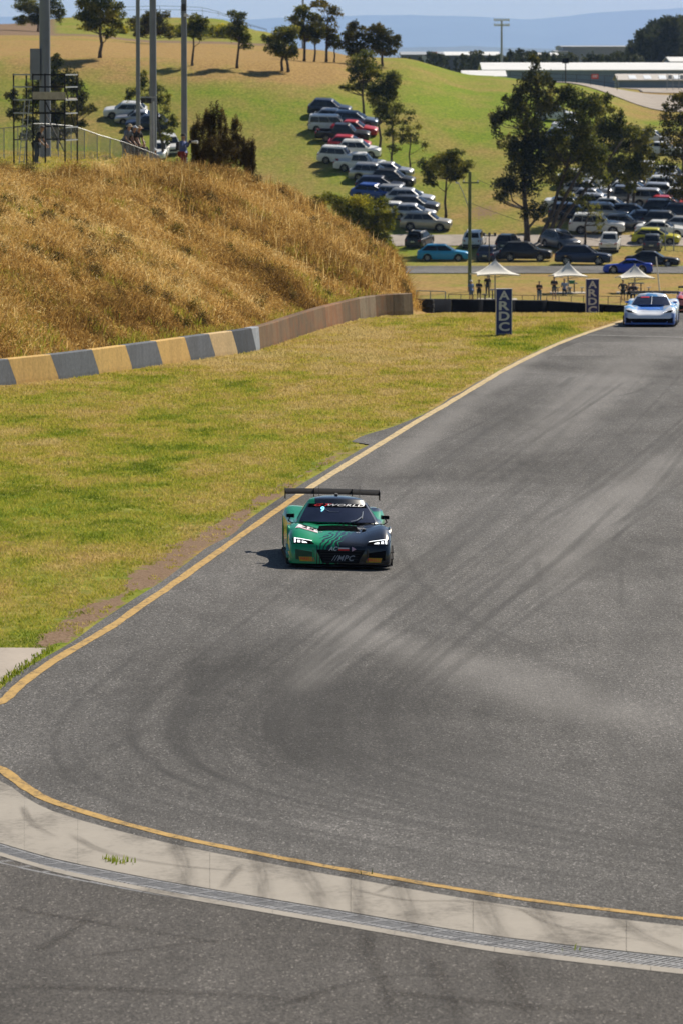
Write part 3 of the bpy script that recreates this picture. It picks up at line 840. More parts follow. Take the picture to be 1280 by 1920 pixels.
def blades(name, X, Y, Z, hgt, wid, lean, tint, mat, seg2=True, label=None, cat='grass', kind='stuff'):
    n = len(X)
    az = rng.random(n) * 2 * np.pi
    wx, wy = np.cos(az) * wid / 2, np.sin(az) * wid / 2
    la = rng.random(n) * 2 * np.pi
    lx, ly = np.cos(la) * lean, np.sin(la) * lean
    b0 = np.stack([X - wx, Y - wy, Z], 1); b1 = np.stack([X + wx, Y + wy, Z], 1)
    tp = np.stack([X + lx, Y + ly, Z + hgt], 1)
    if not seg2:
        V = np.stack([b0, b1, tp], 1).reshape(-1, 3)
        F = np.arange(n * 3).reshape(n, 3); tn = np.repeat(tint, 3)
    else:
        mx, my, mz = X + lx * .3, Y + ly * .3, Z + hgt * .6
        m0 = np.stack([mx - wx * .8, my - wy * .8, mz], 1); m1 = np.stack([mx + wx * .8, my + wy * .8, mz], 1)
        V = np.stack([b0, b1, m0, m1, tp], 1).reshape(-1, 3)
        i = np.arange(n)[:, None] * 5
        F = np.concatenate([i + np.array([[0, 1, 3]]), i + np.array([[0, 3, 2]]), i + np.array([[2, 3, 4]])], 0); tn = np.repeat(tint, 5)
    o = bigmesh(name, V, F, mat, {'tint': np.clip(tn, 0, 1)})
    return tag(o, label, cat, None, kind)

def scatter(n, y0, y1, u0, u1):
    """points spread evenly over ground between two directions and distances"""
    Y = np.sqrt(rng.random(n) * (y1 ** 2 - y0 ** 2) + y0 ** 2)
    return ((u0 + (u1 - u0) * rng.random(n)) - 640) / FPX * Y, Y

# tall dry grass over the mound: clumps of blades
X, Y = scatter(100000, 150, 272, -200, 780)
s = wall_s(X, Y)
u = px_of(X, Y)
lim = 12.8 + 2.5 * (fbm(X, Y, 3, 41) - .5) * 2 + 40 * smooth(225, 300, u) * (Y > 236)
keep = (s > .45) & (s < lim) & (mound(X, Y) > .25)
keep &= rng.random(len(X)) < (.55 + .45 * smooth(.30, .55, fbm(X, Y, 2.2, 43)))
X, Y = X[keep], Y[keep]; s = s[keep]
nb = 7
cl_t = 1.0 * (fbm(X, Y, 4.2, 45) - .5) + .17 + .30 * fbm(X, Y, .8, 44, 2) + .28 * _n2(X, Y, .22, 46) + .10 * (smooth(0, 9, s) - .5)
cl_h = np.clip(.55 + 2.6 * (fbm(X, Y, 1.1, 47) - .42), .10, 2.0)
edgew = smooth(.3, 2.2, s)
n_ = len(X)
BX = np.repeat(X, nb) + rng.normal(0, .13, n_ * nb); BY = np.repeat(Y, nb) + rng.normal(0, .16, n_ * nb)
ok = wall_s(BX, BY) > .62
hc = .12 + .42 * cl_h * (.35 + .65 * edgew)
hh = np.repeat(hc, nb) * (.45 + .8 * rng.random(len(BX)))
tint = np.repeat(-.02 + 1.02 * cl_t, nb) + rng.normal(0, .16, len(BX))
print('tall blades', ok.sum())
nk = ok.sum()
blades('tall_dry_grass', BX[ok], BY[ok], h(BX[ok], BY[ok]) - .03, hh[ok], .014 + .016 * rng.random(nk), (.15 + .95 * rng.random(nk)) * hh[ok], tint[ok], M_DRY, True,
       'tall golden brown dry grass covering the embankment above the concrete wall')
# dead leaves, seed heads and broken stalks held in the clumps
ns = 7
FX = np.repeat(X, ns) + rng.normal(0, .16, n_ * ns); FY = np.repeat(Y, ns) + rng.normal(0, .2, n_ * ns)
ok = wall_s(FX, FY) > .7
FX, FY = FX[ok], FY[ok]; hf = np.repeat(hc, ns)[ok]
c_ = np.stack([FX, FY, h(FX, FY) + hf * (.25 + .85 * rng.random(len(FX)))], 1)
a_ = rng.normal(size=(len(FX), 3)); a_ /= np.linalg.norm(a_, axis=1)[:, None]
b_ = np.cross(a_, rng.normal(size=(len(FX), 3))); b_ /= np.linalg.norm(b_, axis=1)[:, None] + 1e-9
sz = (.018 + .035 * rng.random(len(FX)))[:, None]
V_ = np.stack([c_ - a_ * sz * 1.6, c_ + b_ * sz * .6, c_ + a_ * sz * 1.6], 1).reshape(-1, 3)
tag(bigmesh('seed_heads', V_, np.arange(len(V_)).reshape(-1, 3), M_DRY, {'tint': np.clip(np.repeat(np.repeat(.08 + 1.0 * cl_t, ns)[ok] + rng.normal(0, .2, len(FX)), 3), 0, 1)}), 'brown seed heads and dead leaves among the tall dry grass', 'grass', None, 'stuff')
# green weeds in patches on the bank
gp = (fbm(X, Y, 2.4, 48) > .60) & (rng.random(n_) < .35)
GX_, GY_ = np.repeat(X[gp], 8), np.repeat(Y[gp], 8)
GX_ = GX_ + rng.normal(0, .14, len(GX_)); GY_ = GY_ + rng.normal(0, .16, len(GX_))
blades('bank_weeds', GX_, GY_, h(GX_, GY_) - .02, .15 + .35 * rng.random(len(GX_)), .02 + .02 * rng.random(len(GX_)), .3 * rng.random(len(GX_)), .25 + .45 * rng.random(len(GX_)), M_TURF, True,
       'yellow green weeds growing in patches through the dry grass')

# mown turf on the verge between wall and track, and on the mound's flat top
X, Y = scatter(1150000, 86, 236, -60, 1190)
s = wall_s(X, Y); e = edge_d(X, Y)
dens = np.interp(Y, [86, 130, 180, 236], [1, .85, .5, .35])
dv = dirt_of(X, Y) + 2.2 * (fbm(X, Y * .6, .5, 51) - .5)
keep = (e > .02 + .25 * _n2(X, Y, .4, 53)) & (s < -.05) & (rng.random(len(X)) < dens) & ((dv < .40 + .22 * rng.random(len(X))) | (_n2(X, Y, .3, 59) > .80))
sl_ = np.array([[p[0], p[1]] for p in q])
keep &= ~((Y < hit(0, 1217, 45, 200, h0).y) & (X < 0))
X, Y = X[keep], Y[keep]
dr = dry_of(X, Y)
tint = .20 + .80 * dr + .75 * (fbm(X, Y * .45, .9, 55) - .5) + rng.normal(0, .12, len(X))
hg = (.022 + .03 * rng.random(len(X))) * (.7 + .9 * fbm(X, Y, .7, 57)) * np.interp(Y, [86, 236], [1., 1.7])
print('turf', len(X))
blades('mown_turf', X, Y, h0(X, Y) - .006, hg, (.012 + .012 * rng.random(len(X))) * np.interp(Y, [86, 236], [1, 2.2]), .03 + .03 * rng.random(len(X)), tint, M_TURF, False,
       'short patchy green and straw coloured turf between the track and the concrete wall')
X, Y = scatter(60000, 200, 300, -60, 420)
s = wall_s(X, Y); keep = (s > 11) & (mound(X, Y) > 3)
X, Y = X[keep], Y[keep]
tint = .35 + .6 * fbm(X, Y, 2.5, 61) + rng.normal(0, .12, len(X))
blades('mound_turf', X, Y, h(X, Y) - .01, .05 + .07 * rng.random(len(X)), .04 + .03 * rng.random(len(X)), .06 * rng.random(len(X)), tint, M_TURF, False,
       'mown yellow green turf on the flat top of the embankment')
# green weeds along the foot of the tall grass and in cracks
pts = []
for _ in range(3000):
    j = random.random(); Yw = 158 + 72 * random.random()
    Xw = float(np.interp(Yw, _wy, _wx)) - .45 - .5 * random.random()
    pts.append((Xw, Yw))
P = np.array(pts); P = P[fbm(P[:, 0], P[:, 1], 4, 71) > .45]
BX = np.repeat(P[:, 0], 6) + rng.normal(0, .12, len(P) * 6); BY = np.repeat(P[:, 1], 6) + rng.normal(0, .2, len(P) * 6)
ok = wall_s(BX, BY) > .4
BX, BY = BX[ok], BY[ok]
blades('wall_top_weeds', BX, BY, h(BX, BY) - .02, .10 + .16 * rng.random(len(BX)), .03 + 0 * BX, .14 * rng.random(len(BX)), .35 * rng.random(len(BX)) + .42, M_TURF, True,
       'low yellow green weeds growing behind the top of the concrete wall')
wd = []
for (a, b, n, r) in [(222, 1618, 22, .06), (208, 1614, 10, .04), (238, 1622, 8, .04), (690, 1640, 4, .05), (1082, 1782, 3, .05)]:
    p = wpt(a, b)
    for _ in range(n): wd.append((p[0] + random.gauss(0, r * 1.6), p[1] + random.gauss(0, r)))
for _ in range(420):     # along the edge of the concrete pad
    t_ = random.random(); a = wpt(92 - 122 * t_, 1217 + 84 * t_); wd.append((a[0] + random.gauss(.05, .05), a[1] + random.gauss(0, .2)))
P = np.array(wd)
blades('crack_weeds', P[:, 0], P[:, 1], h0(P[:, 0], P[:, 1]) + .01, .03 + .06 * rng.random(len(P)), .02 + 0 * P[:, 0], .05 * rng.random(len(P)), .05 + .4 * rng.random(len(P)), M_TURF, True,
       'small green weeds sprouting from joints in the concrete beside the drain')

# ------------------------------------------------------------------ concrete barrier wall
_wp = spline([(p.x, p.y) for p in WALL], 12)
_wl = np.concatenate([[0], np.cumsum(np.linalg.norm(np.diff(_wp, axis=0), axis=1))])
_wpx = 640 + FPX * _wp[:, 0] / _wp[:, 1]
def wall_len(px): return float(np.interp(px, _wpx, _wl))
def wall_pt(L):
    L = min(max(L, 0), _wl[-1])
    p = np.array([np.interp(L, _wl, _wp[:, k]) for k in (0, 1)])
    q = np.array([np.interp(min(L + .3, _wl[-1]), _wl, _wp[:, k]) for k in (0, 1)]) - np.array([np.interp(max(L - .3, 0), _wl, _wp[:, k]) for k in (0, 1)])
    q /= np.linalg.norm(q)
    return p, q
def mat_wall(name, col, stain=.35, rust=0., dark=(.05, .045, .04)):
    t = NT(name); c = t.coord()
    st = t.noise(1.0, 5, .7, t.scale(c, (3.5, 1.2, .22))); f = t.noise(10, 4, .6, c); blot = t.noise(1.3, 4, .6, c)
    b = t.ramp(f, [(.3, tuple(k * .82 for k in col)), (.7, tuple(min(1, k * 1.12) for k in col))])
    m = t.ramp(st, [(.45 - .0, 0), (.75, stain)])
    b = t.mix(m, b, dark)
    if rust:
        b = t.mix(t.ramp(blot, [(.45, 0), (.65, rust)]), b, (.24, .10, .045))
    t.base(b); t.set(rough=.9, spec=.08); t.bump(f, .35, .01)
    return t.m
W_YEL = mat_wall('yellow_wall_paint', (.60, .40, .15), .30)
W_CRM = mat_wall('cream_wall_paint', (.58, .43, .24), .25)
W_GRY = mat_wall('grey_wall_paint', (.15, .165, .19), .5)
W_DRK = mat_wall('dark_wall_paint', (.085, .095, .115), .5)
W_PAL = mat_wall('pale_grey_wall_paint', (.34, .37, .42), .3)
W_BRN = [mat_wall('weathered_concrete_%s' % 'abcd'[i], c, st, ru) for i, (c, st, ru) in enumerate([((.19, .13, .08), .7, .4), ((.15, .105, .066), .75, .45), ((.26, .155, .09), .55, .8), ((.235, .185, .13), .7, .25)])]
secs = [(-380, -300, W_GRY), (-300, -215, W_YEL), (-215, -135, W_GRY), (-135, -52, W_YEL), (-52, 32, W_GRY), (32, 111, W_YEL), (111, 187, W_GRY), (187, 249, W_YEL), (249, 306, W_GRY), (306, 359, W_YEL), (359, 405, W_GRY), (405, 447, W_CRM), (447, 481, W_DRK), (481, 488, W_PAL),
        (488, 545, W_BRN[0]), (545, 585, W_BRN[1]), (585, 612, W_BRN[0]), (612, 642, W_BRN[2]), (642, 675, W_BRN[1]), (675, 705, W_BRN[3]), (705, 738, W_BRN[1]), (738, 774, W_BRN[3])]
wall = empty('barrier_wall', (0, 0, 0))
tag(wall, 'long low concrete barrier wall, striped yellow and grey then bare brown, below the dry grass', 'wall')
for i, (a, b, m) in enumerate(secs):
    la, lb = wall_len(a), wall_len(b)
    painted = b <= 481
    sk = .55 if painted else 0.
    ska = sk if (i > 0 and a < 481) else 0
    if b == 481: sk = .55
    if a == 481: ska, sk = .55, .0
    n = max(2, int((lb - la) / .8) + 1)
    mb = MB(); rows = []
    for k in range(n + 1):
        t_ = k / n; L = la + (lb - la) * t_
        sft = ska + (sk - ska) * t_
        pr = []
        for off, zz in ((0.0, -.12), (.0, .12), (-.05, .80), (-.075, .825), (-.33, .825), (-.36, .78), (-.38, -.12)):
            p, d = wall_pt(L - sft * max(0, zz) / .82)
            nn = np.array([d[1], -d[0]])
            g = 0.006 if k == 0 else (-.006 if k == n else 0)
            q_ = p + nn * off + d * g
            pr.append((q_[0], q_[1], zplane(q_[1]) + zz))
        rows.append(pr)
    mb.grid(rows, flip=False)
    mb.f.append(tuple(reversed(range(7)))); mb.m.append(0)
    e = n * 7; mb.f.append(tuple(range(e, e + 7))); mb.m.append(0)
    o = mb.build('wall_section', m, wall)
    bm = bmesh.new(); bm.from_mesh(o.data); bmesh.ops.recalc_face_normals(bm, faces=bm.faces); bm.to_mesh(o.data); bm.free()

# ------------------------------------------------------------------ mountains far behind
def ridge(name, Y, prof, base, mat, thick, seed):
    us = np.arange(-650, 1960, 12.0)
    top = np.interp(us, [p[0] for p in prof], [p[1] for p in prof]) + 7 * (fbm(us, us * 0, 130, seed) - .5) + 3 * (fbm(us, us * 0, 30, seed + 9) - .5)
    X = (us - 640) / FPX * Y
    zt = np.array([zy(t, Y) for t in top])
    rows = [np.stack([X * .93, np.full_like(X, Y - thick), np.full_like(X, base)], 1), np.stack([X * .97, np.full_like(X, Y - thick * .5), base + (zt - base) * (.45 + .25 * fbm(us, us * 0, 60, seed + 3))], 1), np.stack([X, np.full_like(X, Y), zt], 1), np.stack([X, np.full_like(X, Y + thick * .6), np.full_like(X, base)], 1)]
    m = MB(); m.grid(rows, flip=True)
    return tag(m.build(name, mat, None, 'all'), kind='structure')
M_RANGE = plain('mountain_forest', (.05, .065, .05), .95, 0, .3, .002)
ridge('mountain_range', 45000, [(-650, 45), (0, 30), (480, 34), (600, 28), (760, 26), (900, 30), (1000, 36), (1130, 24), (1280, 14), (1960, 8)], -9, M_RANGE, 3000, 3)
ridge('foothills', 25000, [(-650, 95), (400, 92), (740, 90), (900, 86), (1100, 94), (1280, 90), (1960, 92)], -9, M_RANGE, 1800, 8)

# ------------------------------------------------------------------ gravel yard and roads of the field
def road_px(name, pts, wid, mat, y0, dz=.06, f=None):
    P = spline([tuple(hit(a, b, y0, 1200))[:2] for a, b in pts], 10)
    return tag(ribbon(name, P, wid, mat, dz, f=f or h), kind='structure')
def lotroad(name, yrow, u0, u1, wid, mat):
    us = np.linspace(u0, u1, 40); P = []
    for u_ in us:
        Yc = yrow(u_) if callable(yrow) else yrow
        P.append(((u_ - 640) / FPX * Yc, Yc))
    P = np.array(P)
    return tag(ribbon(name, P, wid, mat, .07, f=h0, K=9, edge_noise=.5), kind='structure')
lotroad('car_park_road', 508.0, 560, 1700, 17., M_ROAD)
lotroad('car_park_track', lambda u_: 541.5, 560, 1700, 7.0, M_GRAVEL)

# gravel service road climbing over the crest at the right
def polysheet(name, pts_px, Yrows, mat, dz):
    pass
_rp = [((1235, 695), 9), ((1190, 715), 10), ((1120, 735), 9), ((1050, 742), 8), ((960, 745), 8), ((860, 745), 7)]
def uy(u_, Y): return ((u_ - 640) / FPX * Y, Y)
P = spline([uy(*p) for p, _ in [((1420, 660), 0), ((1330, 676), 0), ((1250, 694), 0), ((1170, 716), 0), ((1100, 733), 0), ((1030, 741), 0), ((950, 742), 0), ((850, 742), 0), ((800, 742), 0)]], 10)
tag(ribbon('gravel_road', P, [22, 20, 16, 9, 7, 7], M_GRAVEL, .10, f=h0, K=15), kind='structure')
P = spline([uy(*p) for p in [(1700, 775), (1280, 775), (1160, 775), (1110, 772)]], 8)
tag(ribbon('gravel_yard', P, [70, 70, 60, 30], M_GRAVEL, .08, f=h0, K=25), kind='structure')

# ------------------------------------------------------------------ sheds and factories beyond the crest
def house(name, label, Y, u0, u1, depth, base, eave, ridge_z, wallm, roofm, cat='building', skylights=0, skew=0., ribs=0, rc=None, wins=None, flat=False, group=None):
    e = empty(name, (0, 0, 0), None, label, cat, group)
    x0, x1 = (u0 - 640) / FPX * Y, (u1 - 640) / FPX * Y
    w_ = MB()
    w_.add([(x0, Y, base), (x1, Y, base), (x1, Y, eave), (x0, Y, eave)], [(0, 1, 2, 3)])
    w_.add([(x0, Y + depth, base), (x1, Y + depth, base), (x1, Y + depth, eave), (x0, Y + depth, eave)], [(3, 2, 1, 0)])
    for x in (x0, x1):
        w_.add([(x, Y, base), (x, Y + depth, base), (x, Y + depth, eave), (x, Y + depth / 2, ridge_z), (x, Y, eave)], [(0, 1, 2, 3, 4) if x == x1 else (4, 3, 2, 1, 0)])
    w_.build('wall', wallm, e)
    r_ = MB(); ov = .35
    for (ya, za), (yb, zb) in ((((Y - ov), eave - ov * .1), (Y + depth / 2, ridge_z + .03)), ((Y + depth / 2, ridge_z + .03), (Y + depth + ov, eave - ov * .1))):
        r_.hexa([(x0 - .3, ya, za), (x1 + .3, ya, za), (x1 + .3, yb, zb), (x0 - .3, yb, zb)], [(x0 - .3, ya, za + .14), (x1 + .3, ya, za + .14), (x1 + .3, yb, zb + .14), (x0 - .3, yb, zb + .14)])
    rf = r_.build('roof', roofm, e)
    for k in range(skylights):
        xx = x0 + (x1 - x0) * (k + .7) / (skylights + .3)
        s_ = MB(); sl_k = (ridge_z - eave) / (depth / 2)
        a_, b_ = Y + depth * .04, Y + depth * .36
        za, zb = eave + (a_ - Y) * sl_k + .2, eave + (b_ - Y) * sl_k + .2
        s_.hexa([(xx, a_, za - .1), (xx + 1.1, a_, za - .1), (xx + 1.1, b_, zb - .1), (xx, b_, zb - .1)], [(xx, a_, za), (xx + 1.1, a_, za), (xx + 1.1, b_, zb), (xx, b_, zb)])
        s_.build('skylight', plain('skylight_sheet', (.75, .78, .8), .4), rf)
    for (ua, ub, za, zb, m_) in (wins or []):
        xa, xb = (ua - 640) / FPX * Y, (ub - 640) / FPX * Y
        MB().box(xa, xb, Y - .12, Y - .01, za, zb).build('window' if m_ == 'w' else 'panel', plain('dark_window', (.03, .04, .05), .2) if m_ == 'w' else m_, e)
    return e
M_WROOF = plain('white_roof_sheet', (.74, .73, .70), .45, 0, .06, .4)
M_BWALL = plain('blue_grey_cladding', (.20, .26, .33), .6, 0, .1, .6)
M_BEIGE = plain('beige_roof_sheet', (.46, .42, .37), .55, 0, .08, .6)
M_FACT = plain('factory_grey_cladding', (.25, .27, .30), .6, 0, .1, .2)
M_DARKF = plain('factory_dark_cladding', (.10, .11, .14), .6, 0, .1, .2)
house('long_shed', 'long low shed with white sheet roof and blue grey wall behind the grass crest', 930, 905, 1500, 26, 4.0, zy(132, 930), zy(119, 944), M_BWALL, M_WROOF)
house('low_shed', 'low shed with beige roof and white skylights beside the gravel yard', 862, 1158, 1420, 14, 4.0, zy(151, 862), zy(140.5, 869), M_BWALL, M_BEIGE, skylights=9)
house('small_shed', 'small pale shed left of the long white roof behind the lamp tower', 900, 868, 945, 16, 4.0, zy(144, 900), zy(134, 908), M_BWALL, M_WROOF)
house('factory_building', 'wide grey blue factory block far behind the tree line', 1750, 1053, 1178, 60, -2, zy(88, 1750), zy(86.5, 1780), M_FACT, M_FACT)
house('factory_annex', 'lower grey factory annex at the left end of the wide factory block', 1745, 1040, 1062, 40, -2, zy(97, 1745), zy(95.5, 1760), M_FACT, M_FACT)
house('warehouse', 'far warehouse with pale roof behind the tree line left of the lamp tower', 1500, 826, 935, 40, -2, zy(104, 1500), zy(98, 1520), M_DARKF, M_WROOF)
house('warehouse', 'far dark warehouse with an orange panel near the trees on the hill crest', 1450, 752, 830, 40, -2, zy(103, 1450), zy(98, 1470), M_DARKF, M_FACT,
      wins=[(806, 818, zy(118, 1450), zy(97, 1449), plain('orange_panel', (.42, .16, .06), .6)), (790, 803, zy(115, 1450), zy(103, 1449), plain('pale_panel', (.4, .42, .45), .6))])
house('warehouse', 'small far white warehouse between trees right of the lamp tower', 1480, 1010, 1048, 30, -2, zy(104, 1480), zy(100, 1495), M_DARKF, M_WROOF)
house('warehouse', 'white roofed shed at the foot of the wooded hill on the right', 1250, 1255, 1340, 30, 0, zy(116, 1250), zy(108, 1265), M_BWALL, M_WROOF)

# ------------------------------------------------------------------ trees
def mat_leaf(name, dark, mid, light, trans=.3):
    t = NT(name)
    c = t.ramp(t.attr('tint'), [(0, dark), (.5, mid), (1, light)])
    t.base(c); t.set(rough=.7, spec=.08)
    tr = t.n('BsdfTranslucent'); t.l(c, tr.inputs[0])
    mx = t.n('MixShader'); mx.inputs[0].default_value = trans
    t.l(t.b.outputs[0], mx.inputs[1]); t.l(tr.outputs[0], mx.inputs[2]); t.l(mx.outputs[0], t.out.inputs[0])
    return t.m
L_EUC = mat_leaf('gum_leaves', (.036, .050, .012), (.12, .135, .026), (.36, .32, .055), .5)
L_CAS = mat_leaf('sheoak_needles', (.022, .030, .009), (.064, .072, .020), (.22, .19, .042), .45)
L_YEL = mat_leaf('olive_leaves', (.04, .045, .010), (.10, .095, .016), (.22, .17, .03), .4)
L_BUSH = mat_leaf('bush_leaves', (.08, .095, .010), (.22, .22, .018), (.46, .38, .03), .5)
L_BRN = mat_leaf('brown_needles', (.05, .038, .015), (.11, .082, .028), (.22, .16, .05), .4)
M_BARK = plain('bark', (.085, .065, .05), .9, 0, .35, 9, .2, 0, .4)
M_BARKP = plain('pale_bark', (.17, .14, .11), .9, 0, .3, 9, .2, 0, .4)

def leaf_cloud(clumps, leaf, dens, droop=0., seed=0, gap=.42, flat=False):
    """clumps: list of (centre Vector, rx, ry, rz)"""
    r = np.random.default_rng(seed)
    Vs, tn = [], []
    for ci, (c, rx, ry, rz) in enumerate(clumps):
        n = int(24 * dens * (rx * rz + rx * ry + ry * rz) / (leaf * leaf) * .9)
        n = min(max(n, 20), 5200)
        d = r.normal(size=(n, 3)); d /= np.linalg.norm(d, axis=1)[:, None]
        rad = r.random(n) ** .45 * (1 + .22 * r.normal(size=n) * .6)
        p = d * rad[:, None] * np.array([rx, ry, rz])
        # sub-clumps leave gaps
        fr = 2.2 / max(.6, min(rx, rz))
        nz = np.sin(p[:, 0] * fr * 2.1 + ci) * np.sin(p[:, 1] * fr * 1.9 + 2 * ci) + np.sin(p[:, 2] * fr * 2.3 + .7 * ci) * .8
        keep = nz > -gap * 1.6 + .5 * r.normal(size=n) * .4
        p = p[keep]; n = len(p)
        p[:, 2] -= droop * rz * r.random(n) * (np.abs(p[:, 0]) / rx) ** 2
        p = p + np.array(c)
        a = r.normal(size=(n, 3)); a /= np.linalg.norm(a, axis=1)[:, None]
        if flat: a[:, 2] *= .35
        b = np.cross(a, r.normal(size=(n, 3))); b /= np.linalg.norm(b, axis=1)[:, None] + 1e-9
        sz = leaf * .72 * (.5 + .8 * r.random(n))
        a = a * (sz * .62)[:, None]; b = b * (sz * .40)[:, None]
        Vs.append(np.stack([p - a, p + b * .9, p + a, p - b * .9], 1))
        tn.append(np.repeat(np.clip(.45 + .22 * r.normal() + .2 * r.normal(size=n), 0, 1), 4))
    V = np.concatenate(Vs).reshape(-1, 3)
    return V, np.arange(len(V)).reshape(-1, 4), np.concatenate(tn)

TSEED = [100]
def tree(name, label, base, clumps, Y=None, mat=None, leaf=.30, dens=1.0, trunk=.16, bark=None, y0=400, trunks=None, group=None, cat='tree', gap=.55, depth=.9, droop=.3, limbs=True, sink=.1, grow=1.12, split=True):
    TSEED[0] += 1; sd = TSEED[0]; rr = random.Random(sd)
    g = hit(base[0], base[1], y0) if Y is None else Vector(uy(base[0], Y) + (H(*uy(base[0], Y)),))
    e = empty(name, g, None, label, cat, group)
    D = g.y; k = D / FPX
    cl = []
    for (a, b, rx, ry) in clumps:
        c = at(a, b, D) - g
        c.y += rr.uniform(-.7, .7) * rx * k
        R3 = (rx * k * grow, rx * k * depth * grow, ry * k * grow)
        if split and rx > 9:          # break each mass into uneven sprays
            cl.append((c, R3[0] * .74, R3[1] * .74, R3[2] * .74))
            for _ in range(4):
                th_ = rr.uniform(0, 2 * math.pi); q0 = rr.uniform(.55, 1.0); f_ = rr.uniform(.34, .56)
                cl.append((c + Vector((R3[0] * math.cos(th_) * q0, rr.uniform(-.6, .6) * R3[1], R3[2] * math.sin(th_) * q0)), R3[0] * f_ * 1.15, R3[1] * f_, R3[2] * f_))
        else: cl.append((c, *R3))
    V, F, tn = leaf_cloud(cl, leaf, dens, droop, sd, gap)
    bigmesh('crown', V, F, mat or L_EUC, {'tint': tn}, parent=e)
    m = MB()
    tops = sorted(cl, key=lambda q: q[0].z)
    starts = trunks or [(base[0], 0)]
    tr = []
    low = tops[0][0].z; hi_ = tops[-1][0].z
    for (tx, lean) in starts:
        b0 = Vector(((tx - base[0]) * k, 0, -sink))
        zt = low + (hi_ - low) * .55
        mean = sum((q[0] for q in cl), Vector()) / len(cl)
        t1 = Vector((b0.x + (mean.x - b0.x) * .6 + lean * k, mean.y * .5, zt))
        pts = [b0.lerp(t1, f) + Vector((rr.gauss(0, .03), rr.gauss(0, .03), 0)) * t1.z * f * (1 - f) * 2 for f in (0, .12, .3, .5, .75, 1)]
        m.tube(pts, [trunk * 1.25, trunk, trunk * .88, trunk * .75, trunk * .55, trunk * .28], 8)
        tr.append(pts)
    if limbs:
        for q in (cl if len(cl) < 30 else cl[::2]):
            pts = min(tr, key=lambda P_: min((q[0] - p).length for p in P_))
            cand = [p for p in pts if p.z < q[0].z - .15 * q[3]] or pts[:2]
            s_ = max(cand, key=lambda p: p.z - .6 * (Vector((p.x, p.y, 0)) - Vector((q[0].x, q[0].y, 0))).length)
            fi = pts.index(s_) / (len(pts) - 1)
            r0 = trunk * (.55 - .38 * fi)
            mid = s_.lerp(q[0], .5) + Vector((rr.gauss(0, .1), rr.gauss(0, .1), -.05)) * (q[0] - s_).length
            m.tube([s_, mid, q[0], q[0] + Vector((rr.gauss(0, .3) * q[1], rr.gauss(0, .3) * q[2], q[3] * .6))], [r0, r0 * .7, r0 * .45, r0 * .15], 5)
    m.build('trunk', bark or M_BARK, e, 'all')
    return e
G_HILL = 'trees along the dry upper slope'
tree('gum_tree', 'round crowned gum tree on the dry slope left of the tall light poles', (188, 108), [(190, -2, 34, 20), (168, 14, 24, 18), (212, 14, 22, 20), (190, 30, 34, 18), (163, 34, 18, 12), (217, 40, 15, 16), (207, 62, 10, 9), (180, 45, 18, 10)], group=G_HILL, trunk=.2)
tree('gum_tree', 'gum tree directly behind the thickest left light pole near the bare dirt mound', (72, 60), [(58, 8, 24, 15), (100, 3, 22, 18), (85, 24, 24, 15), (55, 36, 18, 10), (112, 30, 12, 16), (40, 38, 10, 8)], group=G_HILL)
tree('gum_tree', 'olive gum tree half hidden behind the pair of middle light poles', (286, 82), [(275, 45, 25, 18), (300, 40, 20, 20), (312, 60, 12, 13), (268, 62, 12, 10), (290, 28, 18, 12)], group=G_HILL, mat=L_YEL)
tree('gum_tree', 'slender gum tree just right of the light pole with the small white lamp', (361, 123), [(365, 35, 19, 14), (376, 50, 13, 16), (357, 55, 12, 12), (372, 66, 10, 8)], group=G_HILL, trunk=.14)
tree('gum_tree', 'lone drooping gum tree on the dry slope casting a dark oval shadow', (445, 128), [(447, 34, 18, 11), (436, 52, 13, 16), (455, 55, 16, 20), (462, 76, 11, 13), (429, 60, 8, 11)], group=G_HILL, trunk=.15, leaf=.26)
tree('gum_tree', 'dense low gum tree front of the crest group, its shadow falling left', (529, 133), [(530, 58, 22, 13), (519, 80, 20, 18), (541, 78, 20, 20), (552, 96, 9, 14), (508, 88, 10, 12), (526, 98, 14, 8), (540, 100, 12, 10)], group=G_HILL, leaf=.26, trunks=[(529, 0), (541, 0)])
tree('gum_tree', 'tall dark gum tree in the middle of the crest group', (571, 114), Y=655, clumps=[(570, 28, 22, 14), (587, 44, 18, 16), (558, 42, 14, 14), (578, 60, 22, 12), (565, 55, 12, 12)], group=G_HILL, trunk=.16)
tree('gum_tree', 'dark gum tree leaning right beside the tall one of the crest group', (589, 110), Y=655, clumps=[(600, 48, 14, 18), (594, 66, 12, 10), (606, 60, 8, 10)], group=G_HILL, trunk=.12)
tree('gum_tree', 'yellowish thin crowned gum tree rising highest of the crest group', (612, 104), Y=655, clumps=[(606, 12, 18, 13), (622, 32, 14, 15), (597, 4, 10, 8), (628, 52, 12, 14), (616, 70, 10, 14)], group=G_HILL, mat=L_YEL, gap=.2, dens=.75)
tree('gum_tree', 'small round gum tree low at the right of the crest group', (627, 104), Y=655, clumps=[(625, 76, 14, 11), (632, 82, 9, 9)], group=G_HILL, trunk=.1)
tree('wattle_tree', 'olive yellow wattle tree in the thicket at the end of the crest', (668, 108), Y=655, clumps=[(660, 62, 17, 16), (650, 80, 18, 14), (676, 84, 20, 14), (688, 60, 16, 12), (664, 96, 18, 8)], group=G_HILL, mat=L_YEL)
tree('wattle_tree', 'broad olive wattle tree, rightmost at the end of the crest thicket', (716, 108), Y=655, clumps=[(720, 62, 20, 14), (736, 76, 12, 15), (705, 58, 14, 13), (714, 86, 22, 12), (700, 76, 14, 12), (728, 95, 14, 8)], group=G_HILL, mat=L_YEL)
G_FIELD = 'trees in the grassy car park'
tree('gum_tree', 'slender gum tree at the upper end of the diagonal row of parked cars', (682, 226), [(685, 122, 27, 18), (668, 140, 18, 14), (703, 130, 16, 18), (682, 152, 20, 14), (650, 166, 10, 8), (694, 168, 8, 8)], group=G_FIELD, trunk=.14)
